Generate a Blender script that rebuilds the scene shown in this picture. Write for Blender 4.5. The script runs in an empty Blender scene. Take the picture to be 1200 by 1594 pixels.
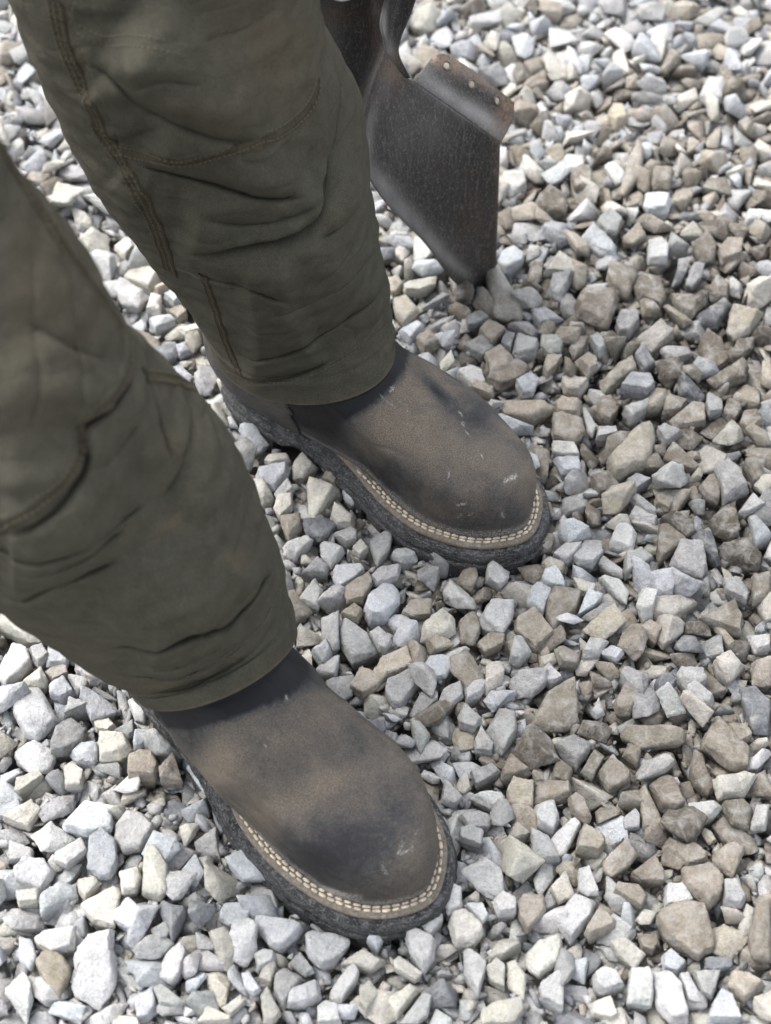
import bpy, bmesh, math, random, base64, zlib
import numpy as np
from mathutils import Vector, Matrix, Quaternion, noise
from mathutils.bvhtree import BVHTree

random.seed(3)
RNG = np.random.RandomState(11)
SC = bpy.context.scene
COL = SC.collection

# ------------------------------------------------------------------ camera
CAM_H, CAM_TILT, FPX, PW, PH = 1.111, math.radians(50.0), 2800.0, 1200.0, 1594.0
cam_data = bpy.data.cameras.new("camera")
cam = bpy.data.objects.new("camera", cam_data)
COL.objects.link(cam)
cam.location = (0, 0, CAM_H)
cam.rotation_euler = (math.pi / 2 - CAM_TILT, 0, 0)
cam_data.sensor_fit = 'HORIZONTAL'
cam_data.sensor_width = 36.0
cam_data.lens = 36.0 * FPX / PW
cam_data.clip_start = 0.02
cam_data.clip_end = 2000.0
cam_data.dof.use_dof = True
cam_data.dof.focus_distance = 1.34
cam_data.dof.aperture_fstop = 8.8
SC.camera = cam

# ------------------------------------------------------------------ overcast daylight
SUN_EL, SUN_AZ = math.radians(60), math.radians(-60)     # azimuth from +Y, clockwise positive
world = bpy.data.worlds.new("World")
SC.world = world
world.use_nodes = True
wn = world.node_tree.nodes
wl = world.node_tree.links
wn.clear()
w_out = wn.new('ShaderNodeOutputWorld')
w_bg = wn.new('ShaderNodeBackground')
w_sky = wn.new('ShaderNodeTexSky')
w_sky.sky_type = 'NISHITA'
w_sky.sun_disc = False
w_sky.sun_elevation = SUN_EL
w_sky.sun_rotation = SUN_AZ
w_sky.dust_density = 3.0
w_hsv = wn.new('ShaderNodeHueSaturation')
w_hsv.inputs['Saturation'].default_value = 0.30          # thin white cloud over the blue
wl.new(w_sky.outputs['Color'], w_hsv.inputs['Color'])
wl.new(w_hsv.outputs['Color'], w_bg.inputs['Color'])
w_bg.inputs['Strength'].default_value = 0.13
wl.new(w_bg.outputs['Background'], w_out.inputs['Surface'])

sun_d = bpy.data.lights.new("sun", 'SUN')
sun_d.energy = 0.9
sun_d.angle = math.radians(32)
sun_d.color = (1.0, 0.965, 0.92)
sun = bpy.data.objects.new("sun", sun_d)
COL.objects.link(sun)
sun_dir = Vector((math.sin(SUN_AZ) * math.cos(SUN_EL), math.cos(SUN_AZ) * math.cos(SUN_EL), math.sin(SUN_EL)))
sun.rotation_euler = sun_dir.to_track_quat('Z', 'Y').to_euler()
sun.location = (-2, 2, 4)

SC.view_settings.view_transform = 'Standard'
SC.view_settings.look = 'None'
SC.view_settings.gamma = 1.0
SC.view_settings.use_curve_mapping = False
SC.view_settings.exposure = 1.82

# ------------------------------------------------------------------ camera geometry helpers
FW = np.array([0, math.cos(CAM_TILT), -math.sin(CAM_TILT)])
UP = np.array([0, math.sin(CAM_TILT), math.cos(CAM_TILT)])
CP = np.array([0, 0, CAM_H])

def proj(P):
    d = np.asarray(P, float) - CP
    z = d @ FW
    return np.stack([PW / 2 + FPX * d[..., 0] / z, PH / 2 - FPX * (d @ UP) / z], -1)

def ray(px, py):
    return FW + np.array([1.0, 0, 0]) * ((px - PW / 2) / FPX) - UP * ((py - PH / 2) / FPX)

def at_z(px, py, z=0.0):
    d = ray(px, py)
    return CP + d * ((z - CAM_H) / d[2])

def at_y(px, py, y):
    d = ray(px, py)
    return CP + d * (y / d[1])

# ------------------------------------------------------------------ object helpers
def mesh_from(name, verts, faces, smooth=True):
    me = bpy.data.meshes.new(name)
    me.from_pydata([tuple(map(float, v)) for v in verts], [], [tuple(map(int, f)) for f in faces])
    me.update()
    if smooth:
        me.polygons.foreach_set('use_smooth', [True] * len(me.polygons))
    return me

def link(name, me, mat=None, parent=None, **props):
    o = bpy.data.objects.new(name, me)
    COL.objects.link(o)
    if mat is not None and len(me.materials) == 0:
        me.materials.append(mat)
    if parent is not None:
        o.parent = parent
    for k, v in props.items():
        o[k] = v
    return o

def empty(name, loc=(0, 0, 0), **props):
    o = bpy.data.objects.new(name, None)
    o.empty_display_size = 0.05
    o.location = loc
    COL.objects.link(o)
    for k, v in props.items():
        o[k] = v
    return o

def point_attr(me, name, vals):
    a = me.attributes.new(name, 'FLOAT', 'POINT')
    a.data.foreach_set('value', np.asarray(vals, np.float32))

def grid_faces(nu, nv, wrap_u=True):
    F = []
    for j in range(nv - 1):
        for i in range(nu if wrap_u else nu - 1):
            a = j * nu + i
            b = j * nu + (i + 1) % nu
            F.append((a, b, b + nu, a + nu))
    return F

def catmull(P, n, closed=False):
    P = np.asarray(P, float)
    m = len(P)
    out = []
    segs = m if closed else m - 1
    ts = np.linspace(0, segs, n, endpoint=not closed)
    for t in ts:
        i = min(int(t), segs - 1)
        u = t - i
        if closed:
            p0, p1, p2, p3 = P[(i - 1) % m], P[i % m], P[(i + 1) % m], P[(i + 2) % m]
        else:
            p1, p2 = P[i], P[i + 1]
            p0 = P[i - 1] if i > 0 else 2 * p1 - p2
            p3 = P[i + 2] if i + 2 < m else 2 * p2 - p1
        out.append(.5 * ((2 * p1) + (-p0 + p2) * u + (2 * p0 - 5 * p1 + 4 * p2 - p3) * u * u + (-p0 + 3 * p1 - 3 * p2 + p3) * u ** 3))
    return np.array(out)

def resample(P, step=None, n=None):
    P = np.asarray(P, float)
    L = np.r_[0, np.cumsum(np.linalg.norm(np.diff(P, axis=0), axis=1))]
    if n is None:
        n = max(2, int(L[-1] / step) + 1)
    s = np.linspace(0, L[-1], n)
    return np.stack([np.interp(s, L, P[:, k]) for k in range(P.shape[1])], 1)

def sstep(a, b, x):
    t = np.clip((np.asarray(x, float) - a) / (b - a), 0, 1)
    return t * t * (3 - 2 * t)

def vnoise(P, scale, seed=0.0):
    return np.array([noise.noise(Vector((p[0] * scale + seed, p[1] * scale - seed, p[2] * scale + 2 * seed))) for p in P])

def blobs(px, lst):
    """sum of soft spots given as (x, y, rx, ry, degrees, value)"""
    v = np.zeros(len(px))
    for x, y, rx, ry, a, k in lst:
        c, s = math.cos(math.radians(a)), math.sin(math.radians(a))
        dx, dy = px[:, 0] - x, px[:, 1] - y
        u, w = (c * dx + s * dy) / rx, (-s * dx + c * dy) / ry
        v += k * np.exp(-(u * u + w * w))
    return v

def poly_dist(px, line):
    """nearest distance, signed side and arc position of points to a polyline (pixels)"""
    line = np.asarray(line, float)
    best = np.full(len(px), 1e9)
    side = np.zeros(len(px))
    arc = np.zeros(len(px))
    L = np.r_[0, np.cumsum(np.linalg.norm(np.diff(line, axis=0), axis=1))]
    for i in range(len(line) - 1):
        a, b = line[i], line[i + 1]
        d = b - a
        l = np.linalg.norm(d) + 1e-9
        d = d / l
        t = np.clip((px - a) @ d, 0, l)
        q = a + t[:, None] * d
        e = px - q
        dist = np.linalg.norm(e, axis=1)
        m = dist < best
        best[m] = dist[m]
        side[m] = np.sign(d[0] * e[m, 1] - d[1] * e[m, 0])
        arc[m] = ((L[i] + t) / L[-1])[m]
    return best, side, arc

# ------------------------------------------------------------------ materials
def new_mat(name):
    m = bpy.data.materials.new(name)
    m.use_nodes = True
    nt = m.node_tree
    nt.nodes.clear()
    o = nt.nodes.new('ShaderNodeOutputMaterial')
    b = nt.nodes.new('ShaderNodeBsdfPrincipled')
    nt.links.new(b.outputs['BSDF'], o.inputs['Surface'])
    return m, nt, b

class NB:
    def __init__(s, nt):
        s.nt = nt
    def n(s, t, **kw):
        x = s.nt.nodes.new(t)
        for k, v in kw.items():
            setattr(x, k, v)
        return x
    def l(s, a, b):
        s.nt.links.new(a, b)
    def noise(s, vec, scale, detail=4, rough=.55, dist=0.0):
        x = s.n('ShaderNodeTexNoise')
        x.inputs['Scale'].default_value = scale
        x.inputs['Detail'].default_value = detail
        x.inputs['Roughness'].default_value = rough
        x.inputs['Distortion'].default_value = dist
        if vec is not None:
            s.l(vec, x.inputs['Vector'])
        return x.outputs['Fac']
    def ramp(s, fac, stops):
        x = s.n('ShaderNodeValToRGB')
        e = x.color_ramp.elements
        while len(e) > 1:
            e.remove(e[-1])
        for i, (p, c) in enumerate(stops):
            q = e[0] if i == 0 else e.new(p)
            q.position = p
            q.color = (c, c, c, 1) if not hasattr(c, '__len__') else (*c, 1)
        s.l(fac, x.inputs['Fac'])
        return x.outputs['Color']
    def mix(s, fac, a, b, mode='MIX'):
        x = s.n('ShaderNodeMix', data_type='RGBA', blend_type=mode)
        for sock, v in ((x.inputs['Factor'], fac), (x.inputs['A'], a), (x.inputs['B'], b)):
            if hasattr(v, 'is_linked') or isinstance(v, bpy.types.NodeSocket):
                s.l(v, sock)
            elif hasattr(v, '__len__'):
                sock.default_value = (*v, 1)
            else:
                sock.default_value = v
        return x.outputs['Result']
    def math(s, op, a, b=0.0, clamp=False):
        x = s.n('ShaderNodeMath', operation=op, use_clamp=clamp)
        for i, v in enumerate((a, b)):
            if isinstance(v, bpy.types.NodeSocket):
                s.l(v, x.inputs[i])
            else:
                x.inputs[i].default_value = v
        return x.outputs[0]
    def attr(s, name):
        x = s.n('ShaderNodeAttribute', attribute_name=name)
        return x
    def pos(s):
        return s.n('ShaderNodeNewGeometry').outputs['Position']
    def bump(s, h, strength, dist, normal=None):
        x = s.n('ShaderNodeBump')
        x.inputs['Strength'].default_value = strength
        x.inputs['Distance'].default_value = dist
        s.l(h, x.inputs['Height'])
        if normal is not None:
            s.l(normal, x.inputs['Normal'])
        return x.outputs['Normal']
    def scale(s, vec, sc, rot=(0, 0, 0)):
        x = s.n('ShaderNodeMapping')
        x.inputs['Scale'].default_value = sc
        x.inputs['Rotation'].default_value = rot
        s.l(vec, x.inputs['Vector'])
        return x.outputs['Vector']

def mat_stone():
    m, nt, b = new_mat("crushed_limestone")
    k = NB(nt)
    p = k.pos()
    tint = k.attr('tint').outputs['Color']
    big = k.noise(p, 55, 3, .6)
    fine = k.noise(p, 420, 4, .7)
    speck = k.noise(p, 1500, 2, .6)
    c = k.mix(.75, tint, k.ramp(big, [(.28, .66), (.5, 1.0), (.72, 1.22)]), 'MULTIPLY')
    c = k.mix(.8, c, k.ramp(fine, [(.25, .62), (.5, 1.0), (.75, 1.3)]), 'MULTIPLY')
    c = k.mix(.7, c, k.ramp(speck, [(.3, .7), (.5, 1.0), (.7, 1.25)]), 'MULTIPLY')
    # pale quarry dust rubbed into patches, and thin ochre stain
    dust = k.ramp(k.noise(p, 90, 5, .65, .4), [(.46, 0.0), (.68, .45)])
    c = k.mix(dust, c, (.43, .425, .405))
    stain = k.ramp(k.noise(p, 38, 4, .6, .8), [(.6, 0.0), (.78, .35)])
    c = k.mix(stain, c, (.33, .265, .185))
    # calcite veins
    v = k.n('ShaderNodeTexWave', wave_type='BANDS')
    v.inputs['Scale'].default_value = 14
    v.inputs['Distortion'].default_value = 22
    v.inputs['Detail'].default_value = 3
    k.l(p, v.inputs['Vector'])
    vein = k.ramp(v.outputs['Fac'], [(.97, 0.0), (.998, .10)])
    c = k.mix(vein, c, (.6, .6, .58))
    k.l(c, b.inputs['Base Color'])
    b.inputs['Roughness'].default_value = .88
    b.inputs['Specular IOR Level'].default_value = .25
    h = k.math('ADD', k.math('MULTIPLY', fine, .7), k.math('MULTIPLY', speck, .3))
    n1 = k.bump(k.noise(p, 170, 6, .7), .9, .0034)
    k.l(k.bump(h, .8, .0012, n1), b.inputs['Normal'])
    return m

def mat_ground():
    m, nt, b = new_mat("fine_crushed_stone")
    k = NB(nt)
    p = k.pos()
    v = k.n('ShaderNodeTexVoronoi')
    v.inputs['Scale'].default_value = 45
    k.l(p, v.inputs['Vector'])
    tone = k.ramp(v.outputs['Color'], [(0, (.16, .15, .13)), (.5, (.24, .23, .21)), (1, (.33, .325, .31))])
    k.l(k.mix(.6, tone, k.ramp(k.noise(p, 600, 3), [(.3, .6), (.7, 1.2)]), 'MULTIPLY'), b.inputs['Base Color'])
    b.inputs['Roughness'].default_value = .95
    k.l(k.bump(v.outputs['Distance'], 1.0, -.012), b.inputs['Normal'])
    return m

def mat_canvas(name, base, worn):
    m, nt, b = new_mat(name)
    k = NB(nt)
    uv = k.n('ShaderNodeUVMap').outputs['UV']
    p = k.pos()
    dirt = k.attr('dirt').outputs['Fac']
    big = k.noise(p, 14, 5, .6)
    med = k.noise(p, 70, 5, .65)
    fine = k.noise(p, 900, 3, .7)
    c = k.mix(k.ramp(big, [(.35, 0.0), (.7, .55)]), base, tuple(x * .78 for x in base))
    c = k.mix(k.math('MULTIPLY', k.ramp(med, [(.35, 0.0), (.75, 1.0)]), .5), c, worn)
    c = k.mix(k.math('MULTIPLY', dirt, k.ramp(med, [(.2, .45), (.7, 1.0)])), c, (.112, .090, .062))
    spots = k.ramp(k.noise(p, 260, 4, .7), [(.66, 0.0), (.76, .30)])
    c = k.mix(spots, c, (.17, .15, .12))
    tw = k.n('ShaderNodeTexWave', wave_type='BANDS', bands_direction='DIAGONAL')
    tw.inputs['Scale'].default_value = 345
    tw.inputs['Distortion'].default_value = .6
    tw.inputs['Detail'].default_value = 1
    k.l(uv, tw.inputs['Vector'])
    twr = tw.outputs['Fac']
    c = k.mix(.72, c, k.ramp(twr, [(0, .72), (1, 1.16)]), 'MULTIPLY')
    c = k.mix(.9, c, k.ramp(fine, [(.3, .66), (.7, 1.32)]), 'MULTIPLY')
    k.l(c, b.inputs['Base Color'])
    b.inputs['Roughness'].default_value = .92
    b.inputs['Specular IOR Level'].default_value = .06
    b.inputs['Sheen Weight'].default_value = .0
    b.inputs['Sheen Roughness'].default_value = .6
    n1 = k.bump(k.noise(p, 110, 4, .6), .35, .0016)
    n2 = k.bump(twr, .30, .0004, n1)
    k.l(k.bump(fine, .35, .0005, n2), b.inputs['Normal'])
    return m

def mat_leather():
    m, nt, b = new_mat("worn_oiled_leather")
    k = NB(nt)
    p = k.pos()
    tan = k.attr('tan').outputs['Fac']
    scuff = k.attr('scuff').outputs['Fac']
    big = k.noise(p, 30, 4, .6, .5)
    grain = k.noise(p, 1150, 3, .75)
    mid = k.noise(p, 260, 5, .7)
    f = k.math('ADD', tan, k.math('MULTIPLY', k.math('SUBTRACT', big, .5), 1.3), True)
    c = k.mix(f, (.030, .030, .031), (.150, .121, .090))
    c = k.mix(k.ramp(mid, [(.42, 0.0), (.75, .55)]), c, (.095, .087, .078))
    c = k.mix(.80, c, k.ramp(grain, [(.28, .30), (.5, 1.0), (.72, 2.1)]), 'MULTIPLY')
    c = k.mix(k.math('MULTIPLY', tan, -2.6, True), c, (.0075, .0075, .0095))  # negative values: oiled dark leather and painted hem shade
    sc = k.ramp(k.math('MULTIPLY', scuff, k.ramp(k.noise(p, 760, 5, .8, 1.0), [(.36, 0.0), (.60, 1.0)])), [(.22, 0.0), (.55, .7)])
    c = k.mix(sc, c, (.50, .485, .45))
    flecks = k.ramp(k.noise(k.scale(p, (1, 1, 1)), 520, 5, .8, 1.2), [(.70, 0.0), (.76, .55)])
    c = k.mix(flecks, c, (.34, .32, .29))
    k.l(c, b.inputs['Base Color'])
    b.inputs['Roughness'].default_value = .56
    b.inputs['Specular IOR Level'].default_value = .24
    n1 = k.bump(k.noise(p, 95, 4, .6), .3, .002)
    k.l(k.bump(grain, .5, .0005, n1), b.inputs['Normal'])
    return m

def mat_plain(name, col, rough=.8, nscale=300, amt=.5, dust=None, dust_lo=.52, bump=.4, bd=.0008, metal=0.0):
    m, nt, b = new_mat(name)
    k = NB(nt)
    p = k.pos()
    f = k.noise(p, nscale, 5, .7)
    c = k.mix(amt, col, k.ramp(f, [(.28, .45), (.5, 1.0), (.72, 1.7)]), 'MULTIPLY')
    if dust:
        d = k.ramp(k.noise(p, nscale * .45, 6, .75, .7), [(dust_lo, 0.0), (dust_lo + .16, .85)])
        c = k.mix(d, c, dust)
    k.l(c, b.inputs['Base Color'])
    b.inputs['Roughness'].default_value = rough
    b.inputs['Metallic'].default_value = metal
    b.inputs['Specular IOR Level'].default_value = .3
    k.l(k.bump(f, bump, bd), b.inputs['Normal'])
    return m

def mat_rubber():
    m, nt, b = new_mat("dusty_black_rubber")
    k = NB(nt)
    p = k.pos()
    streak = k.noise(k.scale(p, (1, 1, 5)), 190, 6, .75, .5)
    fine = k.noise(p, 700, 4, .75)
    wide = k.noise(p, 45, 4, .6)
    c = k.mix(k.ramp(wide, [(.35, 0.0), (.7, 1.0)]), (.022, .022, .023), (.078, .078, .078))
    c = k.mix(k.ramp(streak, [(.48, 0.0), (.62, .85)]), c, (.17, .17, .17))
    c = k.mix(k.ramp(fine, [(.57, 0.0), (.66, .85)]), c, (.36, .355, .35))
    c = k.mix(k.ramp(k.noise(p, 130, 4, .6), [(.66, 0.0), (.78, .5)]), c, (.26, .18, .11))
    k.l(c, b.inputs['Base Color'])
    b.inputs['Roughness'].default_value = .8
    b.inputs['Specular IOR Level'].default_value = .3
    n1 = k.bump(streak, 1.0, .0040)
    k.l(k.bump(fine, .5, .0006, n1), b.inputs['Normal'])
    return m

def mat_steel():
    m, nt, b = new_mat("worn_shovel_steel")
    k = NB(nt)
    p = k.pos()
    dusty = k.attr('dusty').outputs['Fac']
    rust = k.attr('rust').outputs['Fac']
    st = k.noise(k.scale(p, (1, 1, .4), (0, .25, 0)), 700, 5, .75)
    blot = k.noise(p, 45, 5, .65)
    fine = k.noise(p, 900, 4, .75)
    c = k.mix(blot, (.014, .0135, .014), (.036, .033, .031))
    c = k.mix(k.ramp(k.noise(p, 120, 5, .7, .4), [(.5, 0.0), (.72, .55)]), c, (.055, .036, .025))
    c = k.mix(k.ramp(st, [(.53, 0.0), (.66, .75)]), c, (.17, .162, .155))
    c = k.mix(k.ramp(k.noise(k.scale(p, (1, 1, .07), (0, .2, 0)), 420, 4, .7), [(.55, 0.0), (.67, .42)]), c, (.15, .140, .130))
    c = k.mix(k.ramp(fine, [(.60, 0.0), (.67, .75)]), c, (.27, .255, .24))
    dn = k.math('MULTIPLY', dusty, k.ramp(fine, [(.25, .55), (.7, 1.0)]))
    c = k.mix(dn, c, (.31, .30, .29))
    rn = k.math('MULTIPLY', rust, k.ramp(k.noise(p, 260, 5, .75), [(.38, 0.0), (.6, 1.0)]))
    c = k.mix(rn, c, (.19, .118, .072))
    k.l(c, b.inputs['Base Color'])
    b.inputs['Metallic'].default_value = .25
    b.inputs['Roughness'].default_value = .55
    n1 = k.bump(k.noise(p, 70, 4, .6), .3, .002)
    k.l(k.bump(fine, .4, .0005, n1), b.inputs['Normal'])
    return m

M_STONE = mat_stone()
M_GROUND = mat_ground()
M_CANVAS = mat_canvas("olive_canvas", (.060, .0570, .0430), (.094, .089, .069))
M_SEAM = mat_canvas("olive_canvas_seam", (.049, .044, .030), (.092, .081, .057))
M_LEATHER = mat_leather()
M_RUBBER = mat_rubber()
M_WELT = mat_plain("tan_welt_leather", (.150, .125, .098), .8, 420, .7, (.27, .255, .235), .52)
M_THREAD = mat_plain("cream_welt_thread", (.50, .43, .33), .8, 260, .85)
M_STITCH = mat_plain("olive_thread", (.095, .083, .060), .85, 900, .5)
M_RUSTSEAM = mat_plain("rust_brown_binding", (.15, .075, .04), .85, 500, .7)
M_STEEL = mat_steel()
M_HOLE = mat_plain("bare_steel_rim", (.10, .085, .07), .5, 700, .6, None, .5, .3, .0004, .3)
M_DISC = mat_plain("tan_disc", (.36, .31, .24), .7, 900, .6)
M_WOOD = mat_plain("ash_handle", (.40, .28, .17), .55, 90, .4)

# ------------------------------------------------------------------ the ground
gm = mesh_from("ground", [(-60, -30, -.034), (60, -30, -.034), (60, 200, -.034), (-60, 200, -.034)], [(0, 1, 2, 3)], False)
link("ground", gm, M_GROUND, kind='structure')

# ------------------------------------------------------------------ boots
BOOT_L, BOOT_W = .322, .124
_o = np.array([(0, 0), (.008, .022), (.03, .036), (.06, .039), (.11, .037), (.16, .042), (.20, .051), (.235, .053), (.27, .043), (.292, .026), (.305, .003),
               (.298, -.022), (.28, -.042), (.25, -.055), (.21, -.060), (.17, -.056), (.12, -.045), (.06, -.039), (.03, -.036), (.008, -.022)])
_o = _o * np.array([BOOT_L / .305, BOOT_W / .112])
NO = 200
OUT = catmull(_o, NO * 4, True)
OUT = resample(np.vstack([OUT, OUT[:1]]), n=NO + 1)[:-1]
_t = np.roll(OUT, -1, 0) - np.roll(OUT, 1, 0)
_t /= np.linalg.norm(_t, axis=1)[:, None]
# OUT runs heel -> medial (+y) -> toe -> lateral: outward normal is (-ty, tx)
ONRM = np.stack([-_t[:, 1], _t[:, 0]], 1)
if (ONRM * (OUT - OUT.mean(0))).sum() < 0:
    ONRM = -ONRM
SHC = np.array([.116, 0.0])
SHX, SHY = .042, .037

def inset(d):
    return OUT - ONRM * d

def ring_mesh(levels, cap_top=True, cap_bottom=True):
    """levels: list of (outline Nx2, z array or float)"""
    V, F = [], []
    n = NO
    for P, z in levels:
        zz = np.broadcast_to(z, (n,))
        V += [(P[i, 0], P[i, 1], zz[i]) for i in range(n)]
    F = grid_faces(n, len(levels), True)
    if cap_bottom:
        F.append(tuple(range(n))[::-1])
    if cap_top:
        F.append(tuple(range((len(levels) - 1) * n, len(levels) * n)))
    return np.array(V), F

def boot_upper(shc, zt, lat_bulge, rear):
    S = OUT - ONRM * (rear + (.0130 - rear) * sstep(.10, .18, OUT[:, 0]))[:, None]
    nrm_out = ONRM
    phi = np.arctan2(S[:, 1] / .056, np.where(S[:, 0] > SHC[0], (S[:, 0] - SHC[0]) / (BOOT_L - SHC[0]), (S[:, 0] - SHC[0]) / SHC[0]))
    E = np.stack([shc[0] + SHX * np.cos(phi), shc[1] + SHY * np.sin(phi)], 1)
    lean = np.array(shc) - SHC
    d = np.linalg.norm(S - E, axis=1)
    w = sstep(.02, .115, d)
    toe = np.array([(0, .033), (.0, .046), (.005, .058), (.03, .072), (.09, .083), (.22, .092), (.40, .101), (.58, .112), (.75, .125), (.89, .140), (.97, .154), (1.0, .17)])
    side = np.array([(0, .033), (-.10, .044), (-.12, .056), (-.06, .070), (.05, .084), (.2, .094), (.36, .104), (.52, .116), (.68, .129), (.82, .143), (.93, .157), (1.0, .17)])
    nv = 90
    T, Sd = catmull(toe, nv), catmull(side, nv)
    V = []
    for j in range(nv):
        prof_r = w * T[j, 0] + (1 - w) * Sd[j, 0]
        # short columns express bulge in absolute terms
        prof_r = np.where(d < .045, prof_r, prof_r)
        z = w * T[j, 1] + (1 - w) * Sd[j, 1]
        xy = S + (E - S) * prof_r[:, None]
        tt = np.clip((z - .033) / .137, 0, 1)
        latb = np.exp(-((S[:, 0] - .145) / .050) ** 2) * (S[:, 1] < -.012)
        xy = xy + nrm_out * (lat_bulge * latb * np.sin(np.pi * np.clip(tt, 0, 1) ** .55) * (1 - .8 * sstep(.35, .8, tt)))[:, None]
        xy = xy + nrm_out * ((.018 * (1 - w) + .003 * w) * np.sin(np.pi * tt ** .8))[:, None]
        V.append(np.column_stack([xy, z]))
    V = np.array(V)
    # shaft continues up inside the trouser leg
    for q in range(1, 8):
        top = V[nv - 1].copy()
        top[:, 2] = .17 + q * (zt - .17) / 7
        top[:, :2] += lean * .04 * q
        V = np.concatenate([V, top[None]], 0)
    nvv = V.shape[0]
    # soften
    for _ in range(10):
        Vn = V.copy()
        Vn[1:-1] = V[1:-1] * .5 + .125 * (V[2:] + V[:-2] + np.roll(V, 1, 1)[1:-1] + np.roll(V, -1, 1)[1:-1])
        V = Vn
    return V.reshape(-1, 3), grid_faces(NO, nvv, True), nvv


def boot_xf(x, y, a, mir, lift):
    c, s = math.cos(a), math.sin(a)
    def f(P):
        P = np.asarray(P, float)
        ly = -P[:, 1] if mir else P[:, 1]
        return np.column_stack([x + c * P[:, 0] - s * ly, y + s * P[:, 0] + c * ly, P[:, 2] + lift])
    return f

def flip(F, mir):
    return [tuple(reversed(f)) for f in F] if mir else F

def mesh_normals(V, F):
    me = mesh_from("tmp", V, F)
    n = np.zeros(len(V) * 3, np.float32)
    me.vertex_normals.foreach_get('vector', n)
    bpy.data.meshes.remove(me)
    return n.reshape(-1, 3)

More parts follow.
